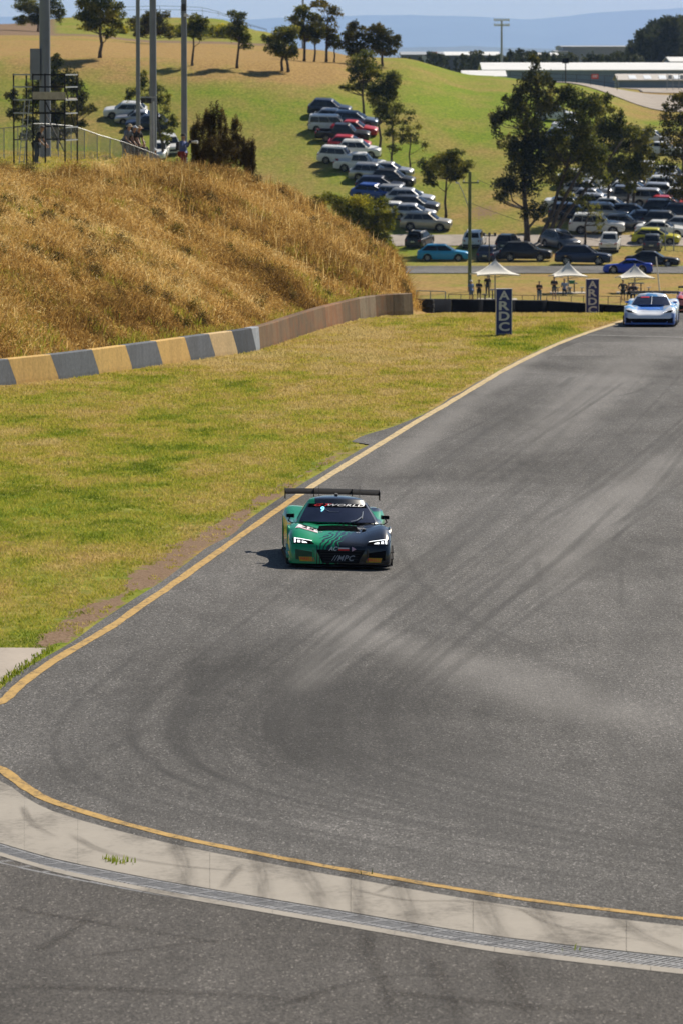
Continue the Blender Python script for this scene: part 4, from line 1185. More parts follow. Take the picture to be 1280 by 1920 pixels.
tree('gum_tree', 'tall gum tree between the parked wagons, second along the diagonal row', (711, 293), [(716, 162, 24, 22), (705, 190, 20, 18), (726, 186, 17, 26), (714, 214, 17, 16), (700, 170, 12, 14)], group=G_FIELD, trunk=.14, leaf=.26)
tree('gum_tree', 'thin gum tree with tufted top beside the white utility in the diagonal row', (733, 312), [(738, 212, 14, 20), (734, 243, 12, 15), (747, 200, 9, 12), (737, 276, 11, 8), (726, 225, 9, 10)], group=G_FIELD, trunk=.12, leaf=.24, gap=.2)
tree('gum_tree', 'spindly open crowned gum tree near the middle of the diagonal row', (768, 328), [(769, 214, 9, 12), (764, 243, 14, 17), (778, 262, 12, 12), (796, 272, 8, 11), (755, 262, 9, 10), (783, 236, 8, 9), (790, 300, 6, 5)], group=G_FIELD, trunk=.1, leaf=.24, gap=.15)
tree('gum_tree', 'broad flat topped gum tree standing alone left of the green power pole', (835, 408), [(836, 293, 28, 13), (814, 308, 22, 18), (856, 308, 22, 18), (835, 322, 28, 15), (808, 332, 14, 12), (866, 326, 12, 12), (848, 336, 12, 8)], group=G_FIELD, trunk=.13, leaf=.26)
tree('sheoak_tree', 'tall dark sheoak with ragged outline behind the black parked cars', (987, 455), [(1002, 128, 14, 20), (985, 165, 28, 32), (1010, 178, 26, 36), (964, 200, 20, 28), (990, 232, 36, 42), (1008, 282, 28, 48), (938, 214, 18, 20), (928, 240, 12, 22), (953, 268, 16, 24), (960, 320, 22, 28), (990, 342, 32, 42), (936, 346, 22, 18), (1000, 392, 18, 22), (972, 298, 22, 36), (1032, 166, 10, 13), (940, 372, 12, 10)], mat=L_CAS, trunk=.27, leaf=.30, group=G_FIELD, depth=.8)
tree('gum_tree', 'large spreading gum tree with three leaning trunks right of the dark sheoak', (1018, 455), [(1052, 192, 24, 24), (1084, 188, 28, 26), (1107, 214, 26, 26), (1062, 234, 30, 28), (1095, 256, 30, 28), (1058, 280, 24, 24), (1040, 302, 20, 22), (1116, 282, 22, 26), (1076, 330, 22, 18), (1048, 346, 16, 16), (1118, 322, 22, 24), (1090, 298, 28, 28), (1040, 260, 16, 18), (1062, 366, 14, 10)], mat=L_EUC, trunk=.2, leaf=.30, trunks=[(1010, 30), (1020, 60), (1026, 110)], group=G_FIELD)
tree('gum_tree', 'gum tree with golden lit crown behind the rows of cars on the right', (1140, 400), [(1132, 200, 18, 18), (1142, 238, 22, 26), (1142, 284, 22, 30), (1125, 262, 16, 20), (1160, 226, 12, 16), (1150, 320, 18, 18)], mat=L_EUC, group=G_FIELD, trunk=.16)
tree('gum_tree', 'bushy gum tree beside the gravel road among the right hand cars', (1178, 400), [(1180, 245, 28, 20), (1206, 260, 24, 25), (1162, 272, 18, 25), (1186, 292, 28, 28), (1210, 312, 20, 30), (1182, 332, 22, 18), (1164, 312, 16, 24), (1215, 285, 14, 16)], mat=L_EUC, group=G_FIELD, trunk=.14, trunks=[(1174, 0), (1184, 10)])
tree('gum_tree', 'thin see through gum sapling in front of the white four wheel drive', (1095, 461), [(1100, 372, 20, 17), (1120, 396, 15, 17), (1112, 350, 18, 13), (1124, 420, 10, 12), (1088, 392, 9, 10)], mat=L_EUC, group=G_FIELD, trunk=.12, gap=.0, dens=.5, leaf=.24)
tree('gum_tree', 'pale green gum tree cut by the right edge of the picture', (1284, 400), [(1268, 188, 24, 18), (1254, 214, 17, 17), (1276, 230, 26, 30), (1250, 264, 18, 24), (1268, 292, 25, 30), (1248, 322, 14, 18), (1284, 335, 25, 30), (1295, 200, 25, 30), (1300, 270, 25, 35)], mat=L_YEL, group=G_FIELD, dens=.8, gap=.25)
tree('sheoak_tree', 'dark open sheoak growing behind the scaffold tower', (110, 300), [(100, 150, 26, 23), (62, 170, 24, 24), (130, 144, 22, 22), (40, 202, 20, 20), (90, 204, 30, 26), (140, 190, 22, 25), (166, 206, 12, 11), (130, 226, 24, 18), (110, 116, 12, 12), (28, 176, 12, 14), (75, 240, 26, 18), (112, 250, 24, 16)], mat=L_CAS, group=G_FIELD, gap=.6, dens=1., y0=520)
tree('gum_tree', 'ragged gum tree showing between the middle light poles above the parked cars', (306, 300), [(270, 150, 12, 13), (254, 172, 15, 11), (300, 168, 16, 16), (312, 200, 15, 20), (325, 232, 17, 14), (285, 186, 14, 12), (240, 182, 8, 8), (308, 255, 16, 14)], mat=L_EUC, group=G_FIELD, gap=.25, y0=520)
_rs = random.Random(4); _fr = []
for _ in range(120):
    x_ = _rs.uniform(360, 476); tp_ = float(np.interp(x_, [350, 372, 392, 412, 428, 440, 452, 476], [268, 216, 196, 198, 208, 204, 232, 276])) + _rs.uniform(-14, 18)
    yy_ = tp_ + 18 + _rs.random() ** 1.5 * max(4, 300 - tp_); _fr.append((x_, yy_, _rs.uniform(3.5, 7), _rs.uniform(14, 28)))
_fr += [(404, 262, 30, 24), (432, 280, 24, 22), (384, 284, 20, 20), (412, 304, 26, 16), (446, 298, 16, 16)]
tree('sheoak_shrub', 'dense brown sheoak shrub on the embankment right of the light poles', (412, 330), _fr, Y=262, mat=L_BRN, leaf=.07, dens=.8, trunk=.05, cat='shrub', depth=1.4, droop=0., grow=1.0, gap=.45, split=False)
tree('leafy_bush', 'yellow green bush behind the right end of the dry embankment', (690, 500), [(615, 368, 18, 11), (648, 384, 28, 18), (680, 396, 30, 22), (712, 394, 26, 20), (660, 412, 28, 20), (728, 420, 16, 20), (700, 432, 28, 20), (640, 396, 24, 15), (736, 402, 10, 12), (690, 460, 34, 22), (720, 465, 24, 22), (600, 378, 14, 9)], mat=L_BUSH, leaf=.22, trunk=.12, cat='bush', y0=480)

# low hedge-like growth on the bank behind the dirt road, and the far woods that read as one mass
def mass(name, label, Yr, items, leaf, mat, seed, dens=.8):
    r2 = random.Random(seed); cl = []
    for (u0, u1, yt, n, hp) in items:
        for _ in range(n):
            u_ = r2.uniform(u0, u1); Y = r2.uniform(*Yr); k = Y / FPX
            top = yt + r2.uniform(-.25, .35) * hp; rr_ = hp * r2.uniform(.35, .6)
            c = at(u_, top + rr_, Y)
            gz = H(c.x, Y)
            cl.append((c, rr_ * k * 1.2, rr_ * k, rr_ * k))
            z = c.z - rr_ * k
            while z > gz:
                cl.append((Vector((c.x, c.y, z)), rr_ * k * 1.1, rr_ * k, rr_ * k)); z -= rr_ * k * 1.3
    V, F, tn = leaf_cloud(cl, leaf, dens, 0, seed, .6)
    return tag(bigmesh(name, V, F, mat, {'tint': tn}), label, None, None, 'stuff')
mass('bank_scrub', 'green scrub covering the bank behind the dry slope', (845, 872), [(150, 250, 48, 34, 12), (225, 330, 46, 36, 12), (330, 440, 48, 40, 14), (420, 500, 64, 26, 10)], .5, L_BUSH, 5)
L_FAR = mat_leaf('far_forest_leaves', (.03, .04, .015), (.05, .06, .022), (.075, .08, .03))
mass('far_tree_line', 'line of dark trees beyond the sheds', (1180, 1300), [(745, 860, 106, 12, 10), (860, 1060, 103, 46, 11), (1050, 1200, 102, 46, 14), (955, 1000, 94, 12, 16), (800, 830, 97, 5, 14), (880, 900, 95, 5, 16), (1010, 1040, 98, 8, 12)], 1.0, L_FAR, 6)
mass('wooded_hill', 'wooded hill at the right behind the sheds', (1300, 1420), [(1180, 1215, 80, 20, 22), (1200, 1240, 58, 26, 24), (1220, 1270, 42, 34, 26), (1245, 1330, 34, 44, 26), (1290, 1450, 50, 50, 26), (1150, 1190, 97, 12, 14)], 1.2, L_FAR, 7)

# ------------------------------------------------------------------ air
hz = MB().box(-7500, 7500, -320, 49000, -16, 560)
t = NT('haze_air')
for nd in list(t.t.nodes):
    if nd != t.out: t.t.nodes.remove(nd)
pv = t.n('VolumePrincipled')
pv.inputs['Color'].default_value = (.36, .55, 1.0, 1)
pv.inputs['Density'].default_value = 0.000027
pv.inputs['Anisotropy'].default_value = 0.25
t.l(pv.outputs[0], t.out.inputs['Volume'])
o = hz.build('haze', t.m); tag(o, kind='stuff')

# taller weeds and dead shrubs standing out of the dry bank
_rw = random.Random(12); _wa, _wb = [], []
for _ in range(1500):
    Yw = math.sqrt(_rw.uniform(160 ** 2, 256 ** 2)); Xw = (_rw.uniform(-120, 760) - 640) / FPX * Yw
    sw = float(wall_s(Xw, Yw))
    if sw < 1.0 or sw > 13.5 or float(mound(np.array(Xw), np.array(Yw))) < .5: continue
    if float(fbm(np.array([Xw]), np.array([Yw]), 5.0, 90)[0]) < .50 - .10 * (Yw > 238): continue
    r_ = _rw.uniform(.12, .34); c_ = Vector((Xw, Yw, H(Xw, Yw) + r_ * .9))
    (_wa if _rw.random() < .6 else _wb).append((c_, r_, r_, r_ * _rw.uniform(.9, 1.5)))
for nm_, lb_, L_, m_ in (('bank_shrubs', 'small dead brown shrubs dotted over the dry bank', _wa, L_BRN), ('bank_herbs', 'small olive green herbs dotted over the dry bank', _wb, L_YEL)):
    V, F, tn = leaf_cloud(L_, .055, .55, 0, 77, .4)
    tag(bigmesh(nm_, V, F, m_, {'tint': tn}), lb_, None, None, 'stuff')
X, Y = scatter(9000, 225, 262, -60, 770)
keep = (mound(X, Y) > .6) & (wall_s(X, Y) > .8) & (fbm(X, Y, 1.2, 93) > .46) & ((wall_s(X, Y) < 13) | (px_of(X, Y) > 240))
X, Y = X[keep], Y[keep]
blades('ridge_stalks', X, Y, h(X, Y) - .02, .45 + .5 * rng.random(len(X)), .016 + .02 * rng.random(len(X)), .28 * rng.random(len(X)), .35 + .6 * rng.random(len(X)), M_DRY, True, 'tall dry stalks along the ragged top of the bank')

# ------------------------------------------------------------------ parked cars
def paint(name, col, metal=.0, rough=.32):
    key = 'paint_' + name
    if key in MATS: return MATS[key]
    t = NT(key)
    nz = t.noise(2.5, 3, .6, t.coord())
    t.base(t.ramp(nz, [(.3, tuple(c * .92 for c in col)), (.7, tuple(min(1, c * 1.05) for c in col))]))
    t.set(rough=rough, metal=metal, spec=.25, coat=.35, coatr=.04)
    MATS[key] = t.m
    return t.m
C_WHITE = paint('white', (.72, .72, .70)); C_SILVER = paint('silver', (.42, .43, .45), .55); C_GREY = paint('grey', (.16, .17, .19), .5)
C_BLACK = paint('black', (.012, .013, .016)); C_NAVY = paint('navy', (.018, .030, .065), .2); C_BLUE = paint('blue', (.02, .07, .32)); C_SKY = paint('sky_blue', (.03, .33, .62))
C_RED = paint('red', (.48, .02, .025)); C_YEL = paint('yellow', (.55, .50, .02)); C_BEIGE = paint('beige', (.36, .34, .30), .4); C_SPORT = paint('sport_blue', (.015, .06, .50)); C_STEEL = paint('steel_blue', (.10, .14, .20), .4); C_DGREY = paint('dark_grey', (.05, .055, .065), .3)
M_GLASS = plain('car_glass', (.008, .010, .014), .06, 0, .1, 3, .35)
M_TYRE = plain('tyre_rubber', (.018, .018, .019), .85, 0, .2, 20, .3)
M_RIM = plain('alloy_rim', (.35, .36, .38), .35, .7, .1)
M_TRIM = plain('black_trim', (.02, .02, .022), .6, 0, .15, 8)
M_HEAD = plain('headlamp_lens', (.62, .65, .68), .12, .2, .1)
M_TAIL = plain('tail_lamp_lens', (.30, .012, .012), .2, 0, .1)
M_PLATE = plain('number_plate', (.60, .58, .40), .5, 0, .1)

def wheel_mesh(r, wd):
    t_ = MB(); n = 20
    prof = [(r * .66, -wd / 2), (r * .96, -wd / 2), (r, -wd * .35), (r, wd * .35), (r * .96, wd / 2), (r * .66, wd / 2)]
    rows = [[(p * math.cos(2 * math.pi * k / n), y, p * math.sin(2 * math.pi * k / n)) for k in range(n)] for p, y in prof]
    t_.grid(rows, closed=True, flip=True)
    rm = MB()
    rows = [[(p * math.cos(2 * math.pi * k / n), y, p * math.sin(2 * math.pi * k / n)) for k in range(n)] for p, y in [(r * .68, wd * .42), (r * .62, wd * .44), (r * .60, wd * .22)]]
    rm.grid(rows, closed=True, flip=True)
    for k in range(5):
        a = 2 * math.pi * k / 5
        c, s = math.cos(a), math.sin(a)
        q = lambda rr, tt, y: (rr * c - tt * s, y, rr * s + tt * c)
        rm.hexa([q(.02, -.05, wd * .25), q(r * .62, -.035, wd * .30), q(r * .62, .035, wd * .30), q(.02, .05, wd * .25)], [q(.02, -.05, wd * .40), q(r * .62, -.03, wd * .43), q(r * .62, .03, wd * .43), q(.02, .05, wd * .40)])
    rm.add([(r * .60 * math.cos(2 * math.pi * k / n), wd * .12, r * .60 * math.sin(2 * math.pi * k / n)) for k in range(n)], [tuple(reversed(range(n)))], 1)
    return t_.mesh('wheel', M_TYRE, 40), rm.mesh('rim', [M_RIM, M_TRIM], 40)
WHEELS = {}
def wheel(r, wd):
    k = (round(r, 3), round(wd, 3))
    if k not in WHEELS: WHEELS[k] = wheel_mesh(r, wd)
    return WHEELS[k]

KINDS = {
    # L, W, roof, belt, hood, clearance, wheel r, axles(front,rear from centre), ws0, ws1, rr1, rr0, deck z (behind rr0), nose z, tail z
    'hatch': dict(L=4.35, W=1.78, roof=1.46, belt=.92, hood=.86, clr=.20, r=.31, ax=(1.32, -1.30), ws=(1.06, .20), rr=(-1.36, -2.02), deck=.92, nose=.66, tail=.86),
    'sedan': dict(L=4.75, W=1.82, roof=1.44, belt=.92, hood=.86, clr=.18, r=.32, ax=(1.42, -1.40), ws=(.98, .22), rr=(-.98, -1.72), deck=.98, nose=.66, tail=.90),
    'wagon': dict(L=4.80, W=1.82, roof=1.50, belt=.93, hood=.88, clr=.20, r=.32, ax=(1.42, -1.38), ws=(1.12, .24), rr=(-1.72, -2.28), deck=.93, nose=.68, tail=.9),
    'suv': dict(L=4.65, W=1.86, roof=1.68, belt=1.06, hood=1.00, clr=.24, r=.37, ax=(1.36, -1.34), ws=(1.10, .30), rr=(-1.62, -2.18), deck=1.06, nose=.80, tail=1.02, rails=1),
    'fourwd': dict(L=4.95, W=1.94, roof=1.88, belt=1.16, hood=1.12, clr=.30, r=.40, ax=(1.48, -1.36), ws=(1.02, .46), rr=(-1.96, -2.32), deck=1.16, nose=.98, tail=1.14, rails=1),
    'ute': dict(L=5.30, W=1.88, roof=1.80, belt=1.10, hood=1.08, clr=.30, r=.39, ax=(1.68, -1.50), ws=(1.22, .62), rr=(-.72, -.92), deck=1.06, nose=.92, tail=1.06, bed=(-1.0, -2.55)),
    'coupe': dict(L=4.45, W=1.86, roof=1.25, belt=.84, hood=.80, clr=.13, r=.34, ax=(1.28, -1.30), ws=(.82, .12), rr=(-.70, -1.70), deck=.90, nose=.52, tail=.86),
    'van': dict(L=4.9, W=1.9, roof=1.95, belt=1.10, hood=1.05, clr=.20, r=.33, ax=(1.55, -1.45), ws=(1.75, .95), rr=(-2.25, -2.40), deck=1.1, nose=.85, tail=1.1),
}
PROTO = {}
def car_parts(kind):
    """meshes of one body style: list of (name, mesh, slot) ; slot 'paint' takes the car's own colour"""
    if kind in PROTO: return PROTO[kind]
    K = KINDS[kind]; L, W = K['L'], K['W'] / 2
    xs = sorted(set([round(v, 3) for v in np.linspace(-L / 2, L / 2, 27)] + [round(a + d * (K['r'] + .07), 3) for a in K['ax'] for d in (-1, -.92, -.75, -.5, -.2, .2, .5, .75, .92, 1)] + [K['ws'][0], K['rr'][1], L / 2 - .06, -L / 2 + .06] + ([K['bed'][0], K['bed'][0] - .03, K['bed'][1], K['bed'][1] + .03] if 'bed' in K else [])))
    rows = []
    for x in xs:
        fr = (x - K['ws'][0]) / (L / 2 - K['ws'][0])
        if x >= K['ws'][0]:
            zt = K['belt'] + (K['hood'] - K['belt']) * min(1, fr * 2.5) if fr < .8 else K['hood'] + (K['nose'] - K['hood']) * ((fr - .8) / .2) ** 1.5
            if fr >= .0 and fr < .8: zt = K['belt'] - (K['belt'] - K['hood'] + .04) * fr / .8 * 1.0 - 0.02 * fr
            else: zt = (K['hood'] - .056) + (K['nose'] - K['hood'] + .05) * ((fr - .8) / .2) ** 1.6
        elif x >= K['rr'][1]:
            zt = K['belt'] + (K['deck'] - K['belt']) * max(0, min(1, (K['ws'][0] - x) / (K['ws'][0] - K['rr'][1])))
        else:
            f = (K['rr'][1] - x) / (K['rr'][1] + L / 2)
            zt = K['deck'] + (K['tail'] - K['deck']) * f ** 3 - .10 * max(0, f - .85) / .15
        a = max(0, (abs(x) - .36 * L) / (.14 * L))
        wv = W * (1 - (.17 if x > 0 else .10) * a ** 2.2)
        zb = K['clr'] + (.06 * a ** 2)
        for ax in K['ax']:
            rr_ = K['r'] + .07; d = abs(x - ax)
            if d <= rr_ + 1e-6: zb = max(zb, K['r'] + math.sqrt(max(0, rr_ ** 2 - d ** 2)) * .98)
        zm = max(zb + .03, (zb + zt) * .5)
        flare = 1.0
        bed = 'bed' in K and K['bed'][1] <= x <= K['bed'][0]
        if bed: half = [(wv * .97, zb), (wv, min(zb + .06, zm)), (wv, zm), (wv * .98, zt - .04), (wv * .96, zt), (wv * .86, zt), (wv * .85, zt - .44), (0, zt - .44)]
        else: half = [(wv * .97, zb), (wv, min(zb + .06, zm)), (wv * 1.0, zm), (wv * .975, zt - .10), (wv * .93, zt - .03), (wv * .84, zt), (wv * .5, zt + .015), (0, zt + .02)]
        rows.append([(x, -y, z) for y, z in half] + [(x, y, z) for y, z in reversed(half[:-1])])
    b = MB(); b.grid(rows, flip=True)
    n = len(rows[0])
    b.f.append(tuple(range(n))); b.m.append(0)
    e = (len(rows) - 1) * n; b.f.append(tuple(reversed(range(e, e + n)))); b.m.append(0)
    # underside closes the sill edges
    under = MB()
    under.box(-L / 2 + .12, L / 2 - .12, -W * .80, W * .80, K['clr'] - .02, K['clr'] + .30)
    # greenhouse
    wb, wt = W * .90, W * .70
    zb_, zr = K['belt'] - .02, K['roof']
    ws0, ws1 = K['ws']; rr1, rr0 = K['rr']
    zrear = max(K['deck'], K['belt']) - .02
    def gx(v, front):       # pillar line with a slight bulge
        return (ws0 + (ws1 - ws0) * v) if front else (rr0 + (rr1 - rr0) * v)
    nv = 5; g_rows = []
    g = MB()
    def ring(v):
        y = wb + (wt - wb) * v ** 1.25
        z0f, z0r = zb_ + (zr - .06 - zb_) * v, zrear + (zr - .06 - zrear) * v
        xf, xr = gx(v, True), gx(v, False)
        bf = .10 * (1 - .4 * v)
        pts = []
        for k in (-1, -.55, 0, .55, 1): pts.append((xf + bf * (1 - k * k), y * k, z0f))
        for f in (.25, .5, .75): pts.append((xf + (xr - xf) * f, y * (1 + .02 * math.sin(math.pi * f)), z0f + (z0r - z0f) * f))
        for k in (1, .55, 0, -.55, -1): pts.append((xr - .05 * (1 - k * k), y * k, z0r))
        for f in (.75, .5, .25): pts.append((xf + (xr - xf) * f, -y * (1 + .02 * math.sin(math.pi * f)), z0f + (z0r - z0f) * f))
        return pts
    for v in (0, .33, .66, 1): g_rows.append(ring(v))
    top = ring(1)
    cx = sum(p[0] for p in top) / len(top)
    for sc_, dz in ((.93, .045), (.72, .062), (.3, .072)):
        g_rows.append([(cx + (p[0] - cx) * sc_, p[1] * sc_, zr - .06 + dz) for p in top])
    g.grid(g_rows, closed=True)
    g.f.append(tuple(len(g.v) - len(top) + k for k in range(len(top)))); g.m.append(0)
    b.v_off = len(b.v)
    base = len(b.v); b.v += g.v; b.f += [tuple(base + i for i in f) for f in g.f]; b.m += g.m
    parts = [('body', b.mesh(kind + '_body', None, 40), 'paint'), ('underbody', under.mesh(kind + '_under', M_TRIM), None)]
    # glass set just proud of the frame
    def off(p, nrm, d=.014): return (p[0] + nrm[0] * d, p[1] + nrm[1] * d, p[2] + nrm[2] * d)
    def pane(name, P):      # P rows of points
        m = MB(); m.grid(P); 
        nrm = (Vector(P[0][1]) - Vector(P[0][0])).cross(Vector(P[1][0]) - Vector(P[0][0])).normalized()
        c = sum((Vector(p) for r_ in P for p in r_), Vector()) / (len(P) * len(P[0]))
        out = c - Vector(((ws0 + rr0) / 2, 0, zb_ + .1))
        fl = nrm.dot(out) < 0
        if fl: nrm = -nrm
        m2 = MB(); m2.grid([[tuple(Vector(p) + nrm * .016) for p in r_] for r_ in P], flip=fl)
        # give the pane a rim back to the frame
        rows_ = [[tuple(Vector(p) + nrm * .016) for p in r_] for r_ in P]
        parts.append((name, m2.mesh(name, M_GLASS, 'all'), None))
    vs = (.10, .5, .90)
    def line(v, lo, hi, front):
        rg = ring(v); idx = rg[0:5] if front else rg[8:13]
        ys = [p[1] for p in idx]
        out = []
        for f in (lo, (lo + hi) / 2 - .25 * (hi - lo), (lo + hi) / 2, (lo + hi) / 2 + .25 * (hi - lo), hi):
            k = f * 2 - 1
            y = ring(v)[4][1] * k
            x = gx(v, front) + ((.10 * (1 - .4 * v)) if front else -.05) * (1 - k * k)
            out.append((x, y, idx[0][2]))
        return out
    pane('windscreen', [line(v, .06, .94, True) for v in (.06, .35, .65, .93)])
    pane('rear_window', [line(v, .10, .90, False) for v in (.18, .4, .65, .90)])
    cuts = [(.05, .475), (.485, .94)] if kind not in ('coupe', 'ute') else [(.05, .53), (.54, .94)]
    if kind in ('wagon', 'suv', 'fourwd', 'van'): cuts = [(.04, .375), (.385, .69), (.70, .96)]
    for sgn in (1, -1):
        for (f0, f1) in cuts:
            P = []
            for v in (.07, .5, .88):
                rg = ring(v); y = abs(rg[4][1]); z0, z1 = rg[4][2], rg[8][2]; xf, xr = gx(v, True), gx(v, False)
                P.append([(xf + (xr - xf) * f, sgn * y * (1 + .02 * math.sin(math.pi * f)), z0 + (z1 - z0) * f) for f in (f0, (f0 + f1) / 2, f1)])
            pane('side_window', P)
    wf, wr = W * .80, W * .86
    zn, ztl = K['nose'], K['tail']
    for sgn in (1, -1):
        parts.append(('headlight', MB().hexa([(L / 2 - .42, sgn * W * .60, zn - .04), (L / 2 - .02, sgn * W * .46, zn - .10), (L / 2 - .10, sgn * W * .82, zn - .10), (L / 2 - .46, sgn * W * .93, zn - .02)],
                                             [(L / 2 - .42, sgn * W * .60, zn + .03), (L / 2 - .04, sgn * W * .48, zn - .005), (L / 2 - .14, sgn * W * .83, zn + .01), (L / 2 - .44, sgn * W * .935, zn + .06)]).mesh('headlight', M_HEAD), None))
        parts.append(('tail_light', MB().hexa([(-L / 2 - .012, sgn * W * .62, ztl - .24), (-L / 2 + .35, sgn * W * .62, ztl - .24), (-L / 2 + .35, sgn * W * .955, ztl - .22), (-L / 2 + .02, sgn * W * .90, ztl - .24)],
                                              [(-L / 2 - .012, sgn * W * .66, ztl - .06), (-L / 2 + .35, sgn * W * .66, ztl - .06), (-L / 2 + .35, sgn * W * .955, ztl - .06), (-L / 2 + .03, sgn * W * .90, ztl - .06)]).mesh('tail_light', M_TAIL), None))
        xm = ws0 - .28
        parts.append(('mirror', MB().hexa([(xm - .06, sgn * W * .98, K['belt'] + .0), (xm + .08, sgn * W * .98, K['belt'] + .0), (xm + .05, sgn * W * 1.12, K['belt'] + .02), (xm - .06, sgn * W * 1.12, K['belt'] + .02)],
                                          [(xm - .06, sgn * W * .96, K['belt'] + .14), (xm + .04, sgn * W * .96, K['belt'] + .14), (xm + .02, sgn * W * 1.11, K['belt'] + .14), (xm - .06, sgn * W * 1.11, K['belt'] + .14)]).mesh('mirror', None), 'paint'))
        if K.get('rails'):
            parts.append(('roof_rail', MB().tube([(ws1 - .25, sgn * wt * .88, zr - .03), (ws1 - .35, sgn * wt * .88, zr + .05), (rr1 + .25, sgn * wt * .88, zr + .05), (rr1 + .12, sgn * wt * .88, zr - .03)], .018, 6).mesh('roof_rail', M_RIM), None))
    parts.append(('grille', MB().hexa([(L / 2 - .03, -W * .42, zn - .34), (L / 2 + .012, -W * .42, zn - .34), (L / 2 + .012, W * .42, zn - .34), (L / 2 - .03, W * .42, zn - .34)],
                                      [(L / 2 - .06, -W * .40, zn - .10), (L / 2 + .008, -W * .40, zn - .10), (L / 2 + .008, W * .40, zn - .10), (L / 2 - .06, W * .40, zn - .10)]).mesh('grille', M_TRIM), None))
    parts.append(('rear_bumper', MB().box(-L / 2 - .03, -L / 2 + .12, -W * .84, W * .84, K['clr'] + .08, K['clr'] + .28).mesh('rear_bumper', M_TRIM), None))
    parts.append(('number_plate', MB().box(-L / 2 - .045, -L / 2 - .005, -.20, .20, ztl - .34, ztl - .22).mesh('number_plate', M_PLATE), None))
    PROTO[kind] = parts
    return parts

def ground_frame(x, y, ang):
    z = H(x, y); e = .9
    f = Vector((math.cos(ang), math.sin(ang), 0)); l = Vector((-math.sin(ang), math.cos(ang), 0))
    df = (H(x + f.x * e, y + f.y * e) - H(x - f.x * e, y - f.y * e)) / (2 * e)
    dl = (H(x + l.x * e, y + l.y * e) - H(x - l.x * e, y - l.y * e)) / (2 * e)
    F_ = Vector((f.x, f.y, df)).normalized(); L_ = Vector((l.x, l.y, dl)); U_ = F_.cross(L_).normalized(); L_ = U_.cross(F_)
    M_ = Matrix((F_, L_, U_)).transposed().to_4x4()
    M_.translation = Vector((x, y, z))
    return M_

def car(label, px, py, kind, col, ang, y0=400, Y=None, group='cars parked on the grass', name=None, sc=1.0, dz=0.0):
    p = hit(px, py, y0) if Y is None else Vector(uy(px, Y) + (0,))
    K = KINDS[kind]
    nm = name or {'ute': 'parked_utility', 'van': 'parked_van', 'suv': 'parked_suv', 'fourwd': 'parked_four_wheel_drive'}.get(kind, 'parked_car')
    e = empty(nm, (0, 0, 0), None, label, {'ute': 'utility', 'van': 'van'}.get(kind, 'car'), group)
    M_ = ground_frame(p.x, p.y, R(ang))
    M_.translation.z += dz
    rv = random.Random(hash(label) % 9973 if False else sum(map(ord, label)))
    e.matrix_world = M_ @ Matrix.Diagonal((sc * rv.uniform(.95, 1.06), sc * rv.uniform(.97, 1.03), sc * rv.uniform(.93, 1.05), 1))
    for (n_, me, slot) in car_parts(kind):
        inst(n_, me, e, col if slot == 'paint' else None)
    tm, rm = wheel(K['r'], .22)
    for ax in K['ax']:
        for sgn in (1, -1):
            w_ = inst('wheel', tm, e); w_.location = (ax, sgn * (K['W'] / 2 - .12), K['r'])
            if sgn < 0: w_.rotation_euler = (0, 0, math.pi)
            inst('rim', rm, w_)
    return e

# diagonal row beside the slender gum trees, from the top of the slope down
GA = 'diagonal row of cars parked on the grass slope'
car('dark blue wagon, topmost of the diagonal row', 618, 216, 'suv', C_NAVY, -6, group=GA)
car('silver hatchback second from the top of the diagonal row', 628, 229, 'hatch', C_SILVER, -6, group=GA)
car('steel blue wagon beside the topmost slender gum trunk in the diagonal row', 664, 236, 'wagon', C_STEEL, -8, group=GA)
ca = car('white van with a red lower stripe near the top of the diagonal row', 618, 244, 'van', C_WHITE, -4, group=GA, sc=.86)
car('red sedan mostly hidden behind the black utility in the diagonal row', 664, 252, 'sedan', C_RED, -8, group=GA)
car('black utility with open tray in the upper diagonal row', 642, 264, 'ute', C_BLACK, -6, group=GA)
car('bright red hatchback behind a white wagon in the diagonal row', 655, 279, 'hatch', C_RED, -6, group=GA)
car('white four wheel drive wagon right of the white utility in the diagonal row', 672, 294, 'suv', C_WHITE, -6, group=GA)
car('white boxy four wheel drive, leftmost of the middle diagonal row', 637, 306, 'fourwd', C_WHITE, -14, group=GA, sc=.92)
car('white dual cab utility in the middle of the diagonal row', 674, 320, 'ute', C_WHITE, -8, group=GA)
car('pale silver sedan with its bonnet beside the thin gum trunk', 732, 330, 'sedan', C_SILVER, -12, group=GA)
car('silver wagon just below the white utility in the diagonal row', 700, 338, 'suv', C_SILVER, -8, group=GA)
car('black four wheel drive right of the silver wagon in the diagonal row', 735, 350, 'suv', C_BLACK, -10, group=GA)
car('dark navy wagon in the lower middle of the diagonal row', 712, 357, 'wagon', C_NAVY, -8, group=GA)
car('royal blue hatchback at the left of the lower diagonal row', 702, 372, 'hatch', C_BLUE, -20, group=GA)
car('silver wagon right of the royal blue hatchback', 746, 374, 'wagon', C_SILVER, -10, group=GA)
car('pale silver suv behind the dark fronted wagon of the lower row', 768, 384, 'suv', C_SILVER, -10, group=GA)
car('dark grey suv with white roof rails in the lower diagonal row', 776, 397, 'suv', C_DGREY, -10, group=GA)
car('silver hatchback above the beige four wheel drive at the bottom of the row', 775, 410, 'hatch', C_SILVER, -10, group=GA)
car('white sedan half hidden by the bush at the bottom of the diagonal row', 745, 405, 'sedan', C_WHITE, -10, group=GA)
car('beige four wheel drive, lowest car of the diagonal row on the grass', 798, 430, 'suv', C_BEIGE, -9, group=GA, sc=1.05)
GB = 'cars parked along the car park road'
tg = car('black hatchback with its tailgate raised beside the yellow green bush', 786, 461, 'suv', C_BLACK, 70, group=GB, sc=.94)
K = KINDS['suv']
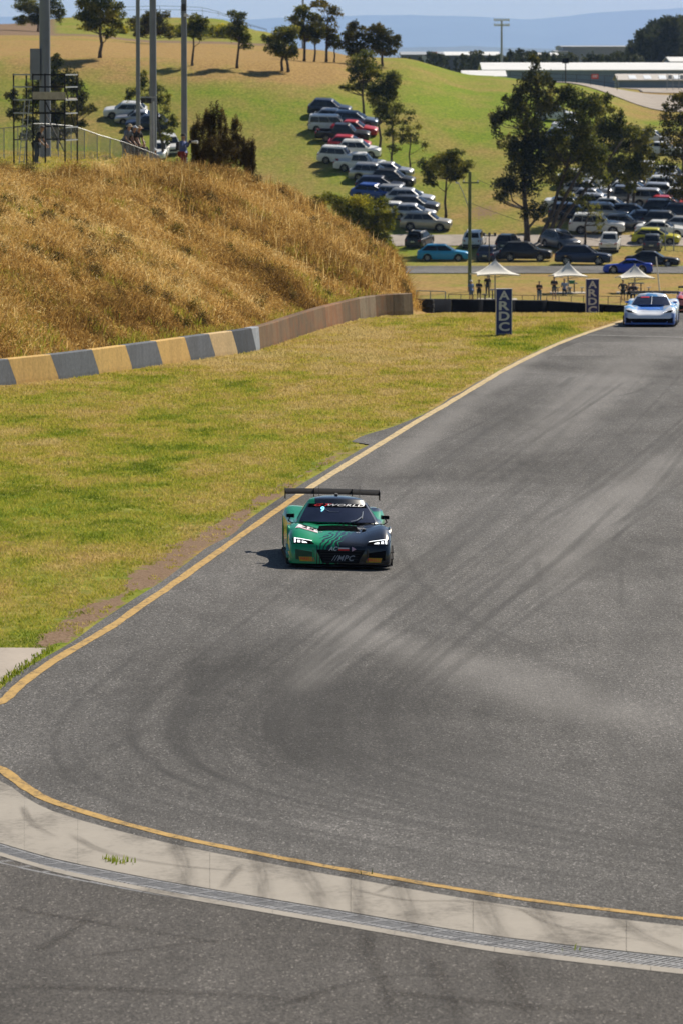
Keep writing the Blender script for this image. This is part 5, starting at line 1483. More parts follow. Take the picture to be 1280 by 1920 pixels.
g_ = MB(); g_.hexa([(-1.86, -.72, 1.66), (-2.55, -.70, 1.90), (-2.55, .70, 1.90), (-1.86, .72, 1.66)], [(-1.84, -.72, 1.71), (-2.53, -.70, 1.96), (-2.53, .70, 1.96), (-1.84, .72, 1.71)]); inst('tailgate', g_.mesh('tailgate', M_GLASS), tg)
car('bright sky blue hatchback parked side on beside the road', 830, 489, 'hatch', C_SKY, -4, group=GB, sc=1.04)
car('white suv seen from behind left of the green power pole', 888, 462, 'suv', C_WHITE, 82, group=GB)
car('dark hatchback with red tail lamps right beside the green power pole', 916, 488, 'hatch', C_NAVY, 78, group=GB)
car('dark grey suv with roof rails behind the black hatchbacks', 951, 470, 'suv', C_BLACK, 76, group=GB, sc=.95)
car('black suv parked side on in front of the dark sheoak trunk', 985, 489, 'suv', C_BLACK, -8, group=GB)
car('grey wagon facing the viewer beside the leaning gum trunks', 1050, 466, 'suv', C_GREY, -62, group=GB)
car('dark blue suv parked side on in front of the grey wagon', 1093, 496, 'suv', C_NAVY, -10, group=GB, sc=1.05)
car('white utility seen from behind right of the gum sapling', 1142, 470, 'ute', C_WHITE, 84, group=GB, sc=.96)
car('white four wheel drive parked side on behind the gum sapling', 1118, 437, 'fourwd', C_WHITE, -6, group=GB, sc=1.04)
car('long black sedan parked side on at the right by the road', 1222, 500, 'sedan', C_BLACK, -8, group=GB, sc=1.06)
car('small dark hatchback seen from behind in front of the yellow hatchback', 1222, 468, 'hatch', C_DGREY, 84, group=GB)
car('bright yellow hatchback with a black windowed side at the right', 1229, 456, 'hatch', C_YEL, -8, group=GB, sc=1.05)
car('low blue sports coupe on the road behind the right hand shade canopy', 1176, 513, 'coupe', C_SPORT, 176, group=GB)
GC = 'cars parked in rows behind the gum trees on the right'
car('white sedan behind the yellow hatchback', 1240, 441, 'sedan', C_WHITE, -10, group=GC, sc=1.03)
car('dark grey wagon above the white sedan at the right', 1250, 424, 'wagon', C_DGREY, -6, group=GC)
car('navy sedan left of the dark grey wagon in the right hand rows', 1208, 420, 'sedan', C_NAVY, 4, group=GC)
car('black suv with reddish roof in the right hand rows', 1246, 406, 'suv', C_BLACK, -8, group=GC)
car('dark red hatchback behind the black suv in the right hand rows', 1252, 393, 'hatch', C_RED, -10, group=GC)
car('large silver four wheel drive in the right hand rows', 1224, 387, 'fourwd', C_SILVER, -8, group=GC)
car('silver wagon above the large silver four wheel drive', 1246, 372, 'wagon', C_SILVER, -8, group=GC)
car('white suv third from the top of the right hand rows', 1252, 361, 'suv', C_WHITE, -8, group=GC)
car('pale silver wagon second from the top of the right hand rows', 1262, 351, 'wagon', C_SILVER, -8, group=GC)
car('white van topmost beside the right edge trees', 1250, 341, 'van', C_WHITE, -20, group=GC, sc=.85)
car('white hatchback under the right edge of the bushy gum crown', 1218, 330, 'hatch', C_WHITE, -20, group=GC)
car('dark wagon left of the white four wheel drive under the gum crown', 1075, 410, 'wagon', C_NAVY, -8, group=GC)
car('silver suv with a dark bonnet between the gum trunks', 1135, 411, 'suv', C_SILVER, -10, group=GC)
car('white and red hatchback glimpsed behind the gum trunks', 1148, 398, 'hatch', C_WHITE, -8, group=GC)
car('grey utility parked beside the thin twin gum trunks', 1165, 382, 'ute', C_GREY, -4, group=GC)
car('silver wagon under the spreading gum crown, upper of two', 1100, 366, 'wagon', C_SILVER, -8, group=GC)
car('silver hatchback under the spreading gum crown, lower of two', 1110, 381, 'hatch', C_SILVER, -8, group=GC)
car('white suv at the left under the spreading gum crown', 1086, 350, 'suv', C_WHITE, -8, group=GC)
car('white sedan seen through the gap high in the gum crown', 1072, 252, 'sedan', C_WHITE, -8, group=GC)
car('white suv highest behind the gum crown on the slope', 1040, 226, 'suv', C_WHITE, -8, group=GC)
car('silver wagon lower in the gap of the gum crown', 1062, 268, 'wagon', C_SILVER, -8, group=GC)
car('white hatchback right of the bushy gum crown near the gravel road', 1222, 268, 'hatch', C_WHITE, -20, group=GC)
car('white sedan left of the right edge tree near the gravel road', 1243, 290, 'sedan', C_WHITE, -14, group=GC)
for lb_, a, b, kd, cc, an in [
        ('grey hatchback tucked behind the white utility under the trees', 1168, 428, 'hatch', C_GREY, -8), ('black wagon between the twin gum trunks and the navy sedan', 1186, 410, 'wagon', C_BLACK, -6),
        ('silver sedan at the right edge behind the white sedan', 1282, 432, 'sedan', C_SILVER, -8), ('dark blue suv at the right edge of the middle right rows', 1284, 412, 'suv', C_NAVY, -8),
        ('white suv at the right edge above the dark red hatchback', 1286, 384, 'suv', C_WHITE, -8), ('silver hatchback at the right edge near the top rows', 1288, 366, 'hatch', C_SILVER, -8),
        ('white wagon under the bushy gum crown, left of the silver rows', 1186, 366, 'wagon', C_WHITE, -8), ('dark suv deep in shade under the golden gum crown', 1160, 352, 'suv', C_DGREY, -8),
        ('white sedan in shade behind the leaning gum trunks', 1064, 392, 'sedan', C_WHITE, -8), ('silver suv in shade left of the thin twin gum trunks', 1122, 395, 'suv', C_SILVER, -8),
        ('steel blue hatchback under the bushy gum crown', 1200, 352, 'hatch', C_STEEL, -8), ('black sedan beneath the spreading gum crown at the back', 1130, 338, 'sedan', C_BLACK, -8)]:
    car(lb_, a, b, kd, cc, an, group=GC)
GD = 'cars parked behind the light poles on the left'
car('white suv behind the two middle light poles, upper of the group', 236, 220, 'suv', C_WHITE, 176, group=GD, y0=500)
car('silver sedan below the white suv behind the light poles', 258, 230, 'sedan', C_SILVER, 176, group=GD, y0=500)
car('dark suv behind the thick middle light pole', 276, 243, 'suv', C_NAVY, 178, group=GD, y0=500)
car('white sedan showing below the small speaker post between the poles', 302, 292, 'sedan', C_WHITE, -100, group=GD, y0=500)
car('white suv showing left of the person with the pale bag', 320, 283, 'suv', C_WHITE, -80, group=GD, y0=500)
car('large white sedan behind the chain link fence and the scaffold tower', 88, 290, 'sedan', C_WHITE, 178, Y=296, group=GD, sc=1.0)
car('dark car with a red tail lamp showing its roof above the fence', 178, 300, 'hatch', C_DGREY, -4, Y=308, group=GD, dz=-1.2)

# ------------------------------------------------------------------ race cars
from mathutils.bvhtree import BVHTree
def text2d(s, size=1.0, shear=0., space=1.0):
    """outline text as flat triangles: (verts (n,2), faces) centred on 0,0"""
    cu = bpy.data.curves.new('lettering', 'FONT'); cu.body = s; cu.size = size; cu.shear = shear; cu.space_character = space
    cu.align_x = 'CENTER'; cu.align_y = 'CENTER'; cu.resolution_u = 3; cu.offset = .012 * size
    ob = bpy.data.objects.new('lettering', cu)
    me = bpy.data.meshes.new_from_object(ob)
    V = np.array([v.co[:2] for v in me.vertices]); F = [tuple(p.vertices) for p in me.polygons]
    bpy.data.objects.remove(ob); bpy.data.curves.remove(cu); bpy.data.meshes.remove(me)
    return V, F
def rect2d(w_, h_, nx=6, ny=4, sk=0.):
    V = [((i / nx - .5) * w_ + sk * (j / ny - .5) * h_, (j / ny - .5) * h_) for j in range(ny + 1) for i in range(nx + 1)]
    F = [(j * (nx + 1) + i, j * (nx + 1) + i + 1, (j + 1) * (nx + 1) + i + 1, (j + 1) * (nx + 1) + i) for j in range(ny) for i in range(nx)]
    return np.array(V), F
def quad2d(p, n=6):
    p = [np.array(q_, float) for q_ in p]
    V = []; 
    for j in range(n + 1):
        for i in range(n + 1):
            a, b = i / n, j / n
            V.append((p[0] * (1 - a) + p[1] * a) * (1 - b) + (p[3] * (1 - a) + p[2] * a) * b)
    F = [(j * (n + 1) + i, j * (n + 1) + i + 1, (j + 1) * (n + 1) + i + 1, (j + 1) * (n + 1) + i) for j in range(n) for i in range(n)]
    return np.array(V), F

def livery(name, kind):
    t = NT(name)
    x, y, z = t.sep(t.coord())
    nx = t.sep(t.n('NewGeometry').outputs['Normal'])
    if kind == 'green':
        # boundary between green and black drifts across the bonnet; wave stripes dissolve it
        yb = t.math('ADD', t.ramp(t.math('MULTIPLY', t.math('ADD', x, 2.4), 1 / 4.8), [(.0, .0), (.60, .62), (.74, .62), (.80, .60), (.91, .36), (1, .22)]), -.52)
        cmb = t.n('CombineXYZ'); t.l(x, cmb.inputs[0]); t.l(y, cmb.inputs[1])
        wv = t.noise(2.6, 2, .5, cmb.outputs[0])
        ph = t.math('ADD', t.math('MULTIPLY', t.math('ADD', y, t.math('MULTIPLY', x, .38)), 62), t.math('MULTIPLY', wv, 26))
        st = t.math('SINE', ph)
        d = t.math('DIVIDE', t.math('SUBTRACT', y, yb), .24)          # <-1 green, >1 black
        m = t.ramp(t.math('ADD', t.math('MULTIPLY', t.math('SUBTRACT', st, d), .5), .5), [(.46, 0), (.54, 1)])
        rear = t.ramp(t.math('MULTIPLY', t.math('ADD', x, 2.4), 1 / 4.8), [(.36, 1), (.38, 0)])
        m = t.math('MAXIMUM', m, rear)
        roof = t.math('MULTIPLY', t.ramp(z, [(.86, 0), (.88, 1)]), t.ramp(t.math('ADD', y, .5), [(.06, 0), (.075, 1)]))
        m = t.math('MULTIPLY', m, t.math('SUBTRACT', 1, roof))
        c = t.mix(m, (.008, .010, .016), t.mix(t.noise(1.2, 2, .5, t.coord()), (.002, .24, .09), (.003, .35, .14)))
    elif kind == 'white':
        lo = t.ramp(z, [(.20, 1), (.26, 0)])
        side = t.ramp(t.math('ABSOLUTE', y), [(.80, 0), (.9, 1)])
        top = t.math('MULTIPLY', t.ramp(z, [(.55, 0), (.70, 1)]), t.ramp(t.noise(2.2, 2, .5, t.coord()), [(.46, 0), (.52, .95)]))
        c = t.mix(lo, t.mix(top, (.80, .82, .86), (.14, .45, .85)), (.02, .10, .45))
        hd_ = t.math('MULTIPLY', t.ramp(z, [(.60, 0), (.64, 1)]), t.ramp(t.math('ABSOLUTE', y), [(.46, .9), (.54, 0)]))
        c = t.mix(t.math('MULTIPLY', hd_, t.ramp(z, [(.80, 1), (.84, .15)])), c, (.03, .22, .72))
        c = t.mix(t.math('MULTIPLY', side, t.ramp(z, [(.5, .8), (.55, 0)])), c, (.03, .14, .5))
    else:
        c = t.mix(t.ramp(t.noise(1.8, 2, .5, t.coord()), [(.5, 0), (.55, .5)]), (.62, .10, .08), (.66, .30, .26))
    t.base(c); t.set(rough=.25, spec=.4, coat=.7, coatr=.03)
    return t.m

M_CARBON = plain('carbon_black', (.006, .006, .008), .65, 0, .2, 30, .06, 0)
M_LED = emis('headlamp_led', (.95, .97, 1.0), 1.1)
M_CYAN = emis('cyan_led_panel', (.25, .75, 1.0), 1.3)
M_WHITE = plain('white_vinyl', (.75, .75, .76), .4, 0, .04)
M_PINK = plain('pink_vinyl', (.72, .45, .55), .4, 0, .05)
M_REDV = plain('red_vinyl', (.80, .02, .025), .4, 0, .05)
M_BLACKV = plain('black_vinyl', (.005, .005, .006), .9, 0, .05, 6, 0.)
M_GREYV = plain('grey_vinyl', (.30, .33, .38), .4, 0, .05)
M_YELV = plain('yellow_vinyl', (.62, .42, .01), .45, 0, .05)
M_BLUEV = plain('blue_vinyl', (.015, .16, .65), .4, 0, .05)
def mat_screen():
    t = NT('windscreen_glass')
    t.base(t.ramp(t.noise(2, 2, .5, t.coord()), [(.3, (.010, .012, .026)), (.7, (.022, .026, .055))]))
    t.set(rough=.04, spec=.5, coat=.3, coatr=.02)
    return t.m
M_SCREEN = mat_screen()

def race_car(name, label, loc, ang, roll, body_mat, style='a', group='race cars on the track'):
    e = empty(name, (0, 0, 0), None, label, 'race car', group)
    M_ = ground_frame_h0(loc[0], loc[1], R(ang))
    e.matrix_world = M_ @ Matrix.Rotation(R(roll), 4, 'X')
    A = style == 'a'
    St = [2.27, 2.24, 2.15, 1.98, 1.80, 1.62, 1.33, 1.05, .80, .45, 0, -.45, -.8, -1.1, -1.37, -1.7, -2.0, -2.2, -2.28]
    wm = [.90, .94, .975, 1.0, 1.005, 1.0, 1.0, 1.0, .975, .935, .93, .94, .97, 1.0, 1.01, 1.0, .98, .95, .93]
    zc = [.40, .445, .50, .56, .605, .64, .685, .73, .765, .79, .79, .80, .83, .87, .90, .90, .88, .86, .84] if A else [.36, .41, .47, .52, .56, .60, .64, .70, .75, .79, .79, .80, .84, .88, .90, .90, .88, .86, .84]
    zf = [.40, .46, .54, .63, .70, .745, .79, .79, .765, .735, .72, .74, .80, .87, .93, .925, .89, .86, .84] if A else [.37, .45, .56, .68, .75, .79, .82, .81, .78, .74, .72, .75, .83, .91, .96, .95, .91, .87, .84]
    yf = [.78, .80, .82, .83, .81, .815, .82, .82, .80, .80, .80, .80, .80, .82, .83, .83, .82, .80, .78]
    RW = .355
    axl = (1.33, -1.37)
    xs = sorted(set(list(np.round(np.linspace(-2.28, 2.27, 44), 3)) + [2.24, 2.15] + [round(a + d * (RW + .035), 3) for a in axl for d in (-1, -.97, -.9, -.75, -.5, -.25, 0, .25, .5, .75, .9, .97, 1)]))
    f_ = lambda T, x: float(np.interp(x, St[::-1], T[::-1]))
    rows = []
    for x in xs:
        w_, c_, z_, y_ = f_(wm, x), f_(zc, x), f_(zf, x), f_(yf, x)
        zb = .095
        for ax in axl:
            d = abs(x - ax); rr_ = RW + .035
            if d <= rr_ + 1e-4: zb = max(zb, RW + math.sqrt(max(0, rr_ ** 2 - d ** 2)))
        zm = max(zb + .02, .40 if x < 1.9 else .30)
        zsh = max(zm + .01, z_ - .13)
        yi = max(.30, y_ - .27)
        hf = [(w_ * .985, zb), (w_, min(zb + .05, zm)), (w_, zm), (w_ * .985, zsh), (w_ * .95, z_ - .05), (y_ + .06, z_ - .012), (y_ - .03, z_), (yi, (z_ * .35 + c_ * .65) + .002), (.40, c_ - .004), (.2, c_ + .006), (0, c_ + .01)]
        rows.append([(x, -a, b) for a, b in hf] + [(x, a, b) for a, b in reversed(hf[:-1])])
    b = MB(); b.grid(rows, flip=True); n = len(rows[0])
    b.f.append(tuple(range(n))); b.m.append(0); k0 = (len(rows) - 1) * n; b.f.append(tuple(reversed(range(k0, k0 + n)))); b.m.append(0)
    # greenhouse
    zr = 1.185 if A else 1.17
    def ring(v, grow=0.):
        yy = (.80 + (.57 - .80) * v ** 1.15) + grow
        xf = .62 + (.02 - .62) * v; xr = -1.75 + (-.75 + 1.75) * v ** .8
        z0 = .765 + (zr - .05 - .765) * v
        bf = (.34 - .14 * v)
        P = [(xf + (bf + grow) * (1 - q_ * q_), yy * q_, z0 + .02 * (1 - q_ * q_)) for q_ in np.linspace(-1, 1, 13)]
        P += [(xf + (xr - xf) * f, yy * (1 - .28 * f ** 2), z0) for f in (.2, .4, .6, .8)]
        P += [(xr - .06 * (1 - q_ * q_), yy * .72 * q_, z0) for q_ in (1, .5, 0, -.5, -1)]
        P += [(xf + (xr - xf) * f, -yy * (1 - .28 * f ** 2), z0) for f in (.8, .6, .4, .2)]
        return P
    gr = [ring(v) for v in (0, .2, .4, .6, .8, 1)]
    tp = ring(1); cx = -.30
    for s_, dz in ((.94, .035), (.8, .062), (.5, .088), (.15, .096)):
        gr.append([(cx + (p[0] - cx) * s_, p[1] * s_, tp[0][2] + .02 * (1 - s_) * 0 + dz + (p[2] - tp[0][2]) * s_) for p in tp])
    g = MB(); g.grid(gr, closed=True); g.f.append(tuple(len(g.v) - len(tp) + k for k in range(len(tp)))); g.m.append(0)
    base = len(b.v); b.v += g.v; b.f += [tuple(base + i for i in f) for f in g.f]; b.m += g.m
    bo = b.build('body', body_mat, e, 50)
    bm = bmesh.new(); bm.from_mesh(bo.data); bvh = BVHTree.FromBMesh(bm); bm.free()
    def screen_pt(q_, v, off=.012):
        yy = .80 + (.57 - .80) * v ** 1.15
        xf = .62 + (.02 - .62) * v; bf = .34 - .14 * v; z0 = .765 + (zr - .05 - .765) * v
        nr = Vector((.75 + .0 * q_, .55 * q_, .62)).normalized()
        return Vector((xf + bf * (1 - q_ * q_), yy * q_, z0 + .02 * (1 - q_ * q_))) + nr * off
    m = MB(); m.grid([[screen_pt(q_, v) for q_ in np.linspace(-.93, .93, 15)] for v in (.03, .2, .4, .6, .75, .88)], flip=False); m.build('windscreen', M_SCREEN, e, 'all')
    for sg in (-1, 1):
        P = []
        for v in (.10, .4, .7, .93):
            yy = .80 + (.57 - .80) * v ** 1.15; xf = .62 - .60 * v; xr = -1.75 + 1.0 * v ** .8; z0 = .765 + (zr - .815) * v
            P.append([(xf + (xr - xf) * f, sg * (yy * (1 - .28 * f ** 2) + .012), z0 + .004) for f in (.05, .2, .4, .55)])
        m = MB(); m.grid(P, flip=sg > 0); m.build('side_window', M_SCREEN, e, 'all')
    def decal(nm, VF, o3, ux, uy_, dirn, mat, off=.005, parent=None):
        """lay flat artwork on the body: o3 origin, ux/uy axes, dirn the direction it is pressed on"""
        V, F = VF; out = []; D_ = Vector(dirn).normalized()
        for a, c in V:
            p = Vector(o3) + Vector(ux) * a + Vector(uy_) * c
            r_ = bvh.ray_cast(p - D_ * 1.5, D_)
            out.append(tuple((r_[0] if r_[0] is not None else p) - D_ * off))
        m = MB(); m.v = [tuple(map(float, q_)) for q_ in out]; m.f = list(F); m.m = [0] * len(F)
        return m.build(nm, mat, parent or e)
    Yl, Zl, Xl = (0, 1, 0), (0, 0, 1), (1, 0, 0)
    down, back = (0, 0, -1), (-1, 0, 0)
    hood = lambda nm, VF, x, y, mat, off=.006, rot=0.: decal(nm, (np.array([(a * math.cos(rot) - c * math.sin(rot), a * math.sin(rot) + c * math.cos(rot)) for a, c in VF[0]]), VF[1]), (x, y, 0.6), (0, 1, 0), (-1, 0, 0), down, mat, off)
    front = lambda nm, VF, y, z, mat, off=.006: decal(nm, VF, (2.2, y, z), (0, 1, 0), (0, 0, 1), back, mat, off)
    onscr = lambda nm, VF, q0, v0, su, sv, mat, off=.02: MB().add([screen_pt(q0 + a * su, v0 + c * sv, off) for a, c in VF[0]], VF[1]).build(nm, mat, e)
    # splitter, skirts, diffuser lip
    sp = MB(); pts = [(2.37, 0), (2.365, .45), (2.33, .75), (2.24, .93), (2.0, 1.0), (1.72, 1.0)]
    P = [(x, y) for x, y in pts] + [(x, -y) for x, y in reversed(pts[1:])]
    nP = len(P); sp.v = [(x, y, .055) for x, y in P] + [(x, y, .078) for x, y in P]; sp.f = [tuple(range(nP, 2 * nP)), tuple(reversed(range(nP)))] + [(i, (i + 1) % nP, (i + 1) % nP + nP, i + nP) for i in range(nP)]; sp.m = [0] * len(sp.f)
    sp.build('splitter', M_CARBON, e)
    MB().box(-2.2, 2.18, -.80, .80, .085, .40).build('floor', M_CARBON, e)
    for sg in (-1, 1):
        MB().hexa([(.92, sg * .90, .06), (-.96, sg * .90, .06), (-.96, sg * 1.03, .06), (.92, sg * 1.0, .06)], [(.92, sg * .90, .12), (-.96, sg * .90, .14), (-.96, sg * 1.02, .14), (.92, sg * .99, .12)]).build('side_skirt', M_CARBON, e)
        # dive planes at the corners of the nose
        for zc_ in (.22, .345):
            d_ = MB(); y0, y1 = sg * .93, sg * 1.035
            d_.hexa([(2.16, sg * .86, zc_ - .04), (1.74, y0, zc_ + .06), (1.74, y1, zc_ + .075), (2.08, y1, zc_ - .03)], [(2.16, sg * .86, zc_ - .028), (1.74, y0, zc_ + .075), (1.74, y1, zc_ + .09), (2.08, y1, zc_ - .015)])
            d_.build('dive_plane', M_CARBON if (sg > 0 or not A) else body_mat, e)
        MB().hexa([(2.0, sg * 1.0, .06), (1.72, sg * 1.0, .06), (1.72, sg * 1.03, .06), (2.0, sg * 1.02, .06)], [(1.96, sg * 1.0, .24), (1.72, sg * 1.0, .30), (1.72, sg * 1.03, .30), (1.96, sg * 1.02, .24)]).build('side_flap', M_CARBON, e)
    # fascia openings
    if A:
        front('grille', quad2d([(-.34, -.13), (.34, -.13), (.47, .13), (-.47, .13)], 8), 0, .245, M_CARBON, .008)
        for k in range(5): front('grille_bar', rect2d(.62 + .045 * k, .010, 10, 1), 0, .145 + .05 * k, M_TRIM, .014)
        for sg in (-1, 1):
            front('side_intake', quad2d([(-.16, -.12), (.16, -.10), (.17, .10), (-.20, .04)][:: 1 if sg > 0 else 1] if sg > 0 else [(-.16, -.10), (.16, -.12), (.20, .04), (-.17, .10)], 6), sg * .70, .275, M_CARBON if sg > 0 else plain('deep_green_duct', (.004, .07, .03), .4), .008)
            front('sponsor_plate', rect2d(.285, .085, 6, 2, .25 * sg), sg * .645, .185, M_YELV, .016)
            front('lettering', text2d('PIRELLI', .085, .1), sg * .645, .185, M_REDV, .021)
            front('duct_blade', rect2d(.035, .26, 2, 6), sg * .525, .28, body_mat, .02)
    else:
        front('grille', quad2d([(-.62, -.06), (.62, -.06), (.80, .10), (-.80, .10)], 10), 0, .22, M_CARBON, .008)
        front('grille_lip', rect2d(1.3, .02, 12, 1), 0, .145, M_BLUEV, .016)
        for sg in (-1, 1): front('side_intake', quad2d([(-.1, -.12), (.1, -.12), (.1, .10), (-.1, .02)] if sg > 0 else [(-.1, -.12), (.1, -.12), (.1, .02), (-.1, .10)], 5), sg * .80, .27, M_CARBON, .012)
    # lamps
    for sg in (-1, 1):
        if A:
            hl = decal('headlight', quad2d([(sg * -.24, -.085), (sg * .20, -.075), (sg * .24, .085), (sg * -.14, .03)], 7), (2.0, sg * .735, .475), Yl, Zl, (-1, 0, -.35), M_BLACKV, .008)
            L_ = lambda V2: decal('lamp_strip', V2, (2.0, sg * .735, .475), Yl, Zl, (-1, 0, -.35), M_LED, .014, hl)
            L_(quad2d([(sg * -.20, .000), (sg * .155, .060), (sg * .155, .078), (sg * -.18, .016)], 6))
            L_(quad2d([(sg * .125, -.05), (sg * .155, -.05), (sg * .155, .08), (sg * .125, .075)], 4))
            L_(quad2d([(sg * -.10, -.058), (sg * .005, -.056), (sg * .005, -.005), (sg * -.07, -.03)], 4))
            L_(quad2d([(sg * .04, -.052), (sg * .095, -.048), (sg * .095, .012), (sg * .04, .004)], 4))
        else:
            hl = decal('headlight', quad2d([(sg * -.22, -.07), (sg * .12, -.05), (sg * .22, .09), (sg * -.05, .03)], 6), (2.0, sg * .70, .55), Yl, Zl, (-1, 0, -.35), M_BLACKV, .008)
            decal('lamp_strip', quad2d([(sg * -.20, -.04), (sg * -.05, -.0), (sg * -.02, .03), (sg * -.18, -.01)], 4), (2.0, sg * .70, .55), Yl, Zl, (-1, 0, -.35), M_LED, .014, hl)
    # bonnet
    if A:
        hood('bonnet_vent', quad2d([(-.36, .18), (.33, .18), (.40, -.22), (-.44, -.22)], 8), 1.22, 0, M_BLACKV, .007)
        hood('vent_lip', quad2d([(-.38, .23), (.35, .23), (.34, .17), (-.37, .17)], 8), 1.22, 0, body_mat, .016)
        hood('number_board', quad2d([(-.24, -.20), (.20, -.14), (.16, .22), (-.18, .16)][::-1], 7), 1.50, -.60, M_WHITE, .008, -.12)
        hood('board_strip', quad2d([(-.22, -.19), (.19, -.13), (.185, -.08), (-.21, -.14)], 6), 1.50, -.60, M_PINK, .012, -.12)
        hood('board_strip', quad2d([(-.19, .10), (.17, .16), (.165, .21), (-.18, .15)], 6), 1.50, -.60, M_BLACKV, .012, -.12)
        hood('lettering', (text2d('25', .26)[0] * np.array((1, -1)) * np.array((1, -1)), text2d('25', .26)[1]), 1.51, -.60, M_BLACKV, .014, -.2)
        for sg in (-1, 1):
            hood('bonnet_pin', quad2d([(-.05, -.10), (.05, -.10), (.012, .08), (-.012, .08)], 3), 1.40, sg * (.47), M_BLACKV, .008)
            hood('badge', text2d('o', .16), 1.53, sg * .36, M_GREYV, .008)
            hood('fender_vent', rect2d(.17, .26, 4, 4), .96, sg * .76, M_BLACKV, .010)
        front('logo', text2d('AC', .11, .35), .02 - .17, .39, M_WHITE, .016)
        front('logo_bar', rect2d(.20, .02, 5, 1), .06, .405, M_WHITE, .016); front('logo_bar', rect2d(.20, .03, 5, 1), .06, .375, M_REDV, .016)
        front('logo', quad2d([(-.035, -.045), (-.035, .045), (.045, .002), (.045, -.002)][::-1], 3), .25, .39, M_PINK, .016)
        front('lettering', text2d('//MPC', .15, .35, 1.1), .04, .21, M_GREYV, .020)
        onscr('banner', quad2d([(-.88, -.09), (.88, -.09), (.88, .075), (-.88, .075)], 14), 0, .80, 1, 1, M_BLACKV, .017)
        onscr('lettering', text2d('GT', 1, .5, 1.15), -.52, .80, .34, .155, M_REDV, .023)
        onscr('lettering', text2d('WORLD', 1, .4, 1.1), .22, .80, .30, .135, M_WHITE, .023)
        onscr('position_display', text2d('9', 1), -.43, .60, .24, .32, M_CYAN, .022)
        m = MB(); m.tube([screen_pt(.30, .04, .03), screen_pt(.45, .10, .035), screen_pt(.62, .28, .035), screen_pt(.70, .52, .03)], [.010, .011, .011, .007], 6); m.build('wiper', M_GREYV, e)
        m = MB(); m.tube([screen_pt(-.36, .62, .02), screen_pt(-.22, .50, .02), screen_pt(.05, .50, .02)], [.004, .004, .003], 5); m.build('tear_strip', M_GREYV, e)
    else:
        hood('bonnet_panel', quad2d([(-.36, .14), (.34, .14), (.38, -.12), (-.40, -.12)], 7), 1.22, 0, M_BLUEV, .010)
        for k in range(12): hood('lettering', rect2d(.018, .13, 1, 3), 1.72, -.30 + .055 * k, M_GREYV, .008)
        hood('logo', quad2d([(-.12, .07), (.12, .05), (.03, -.08), (-.03, -.08)], 4), 1.45, .02, M_BLUEV, .009)
        onscr('banner', quad2d([(-.66, -.06), (-.12, -.06), (-.12, .05), (-.66, .05)], 10), 0, .80, 1, 1, M_REDV if style == 'b' else M_BLACKV, .017)
        m = MB(); m.tube([screen_pt(.02, .04, .03), screen_pt(.03, .5, .035), screen_pt(.035, .9, .03)], [.012, .012, .008], 6); m.build('wiper', M_WHITE, e)
        front('lettering', text2d('LION', .10, .3), .05, .40, M_BLUEV, .016) if False else None
    # mirrors on stalks
    for sg in (-1, 1):
        m = MB(); cxm = .66
        m.hexa([(cxm - .05, sg * .84, .855), (cxm + .09, sg * .86, .86), (cxm + .07, sg * 1.0, .865), (cxm - .05, sg * 1.0, .86)], [(cxm - .05, sg * .84, .93), (cxm + .05, sg * .86, .935), (cxm + .04, sg * 1.0, .925), (cxm - .05, sg * 1.0, .925)])
        mo = m.build('mirror', M_CARBON if A else M_BLUEV, e)
        MB().tube([(cxm, sg * .93, .86), (cxm + .02, sg * .96, .80), (cxm + .04, sg * .90, .76), (cxm + .05, sg * .82, .74)], .012, 6).build('stalk', M_CARBON, mo)
    # rear wing
    wz = 1.125; wg = MB(); sec = [(.0, .0), (.04, .028), (.13, .034), (.24, .022), (.33, .0), (.24, -.004), (.12, -.002), (.03, -.012)]
    rows = []
    for y in np.linspace(-.935, .935, 9):
        crown = .012 * (1 - (y / .935) ** 2)
        rows.append([(-1.98 - a, y, wz + crown + c + .27 * a) for a, c in sec])
    wg.grid(rows, closed=True); wg.f.append(tuple(range(8))); wg.m.append(0); wg.f.append(tuple(reversed(range(64, 72)))); wg.m.append(0)
    wo = wg.build('rear_wing', M_CARBON, e, 40)
    for sg in (-1, 1):
        MB().hexa([(-1.94, sg * .937, wz - .10), (-2.36, sg * .937, wz - .10), (-2.36, sg * .947, wz - .10), (-1.94, sg * .947, wz - .10)], [(-1.96, sg * .937, wz + .07), (-2.38, sg * .937, wz + .10), (-2.38, sg * .947, wz + .10), (-1.96, sg * .947, wz + .07)]).build('end_plate', M_CARBON, wo)
        MB().bar((-1.85, sg * .38, .84), (-1.78, sg * .38, 1.10), .016, .10, up=(1, 0, 0)).bar((-1.78, sg * .38, 1.10), (-1.90, sg * .38, wz + .10), .014, .08, up=(1, 0, 0)).bar((-1.90, sg * .38, wz + .10), (-2.12, sg * .38, wz + .05), .014, .06, up=(0, 0, 1)).build('wing_support', M_CARBON, wo)
    if style == 'b': MB().box(-2.0, -1.985, -.9, .9, wz - .004, wz + .012).build('wing_edge', M_WHITE, wo)
    # aerials
    for y, hh_ in ((-.20, .26), (.30, .24)):
        MB().tube([(-.75, y * 1.6, 1.12), (-.77, y * 1.6, 1.16 + hh_)], [.006, .003], 5).build('aerial', M_TRIM, e)
    MB().hexa([(-.28, -.04, 1.20), (-.16, -.03, 1.20), (-.16, .03, 1.20), (-.28, .04, 1.20)], [(-.27, -.03, 1.285), (-.19, -.02, 1.27), (-.19, .02, 1.27), (-.27, .03, 1.285)]).build('roof_camera', M_TRIM, e)
    tm, rm = wheel(RW, .31)
    for ax in axl:
        for sg in (1, -1):
            w_ = inst('wheel', tm, e); w_.location = (ax, sg * .825, RW)
            if sg < 0: w_.rotation_euler = (0, 0, math.pi)
            inst('rim', rm, w_)
    return e
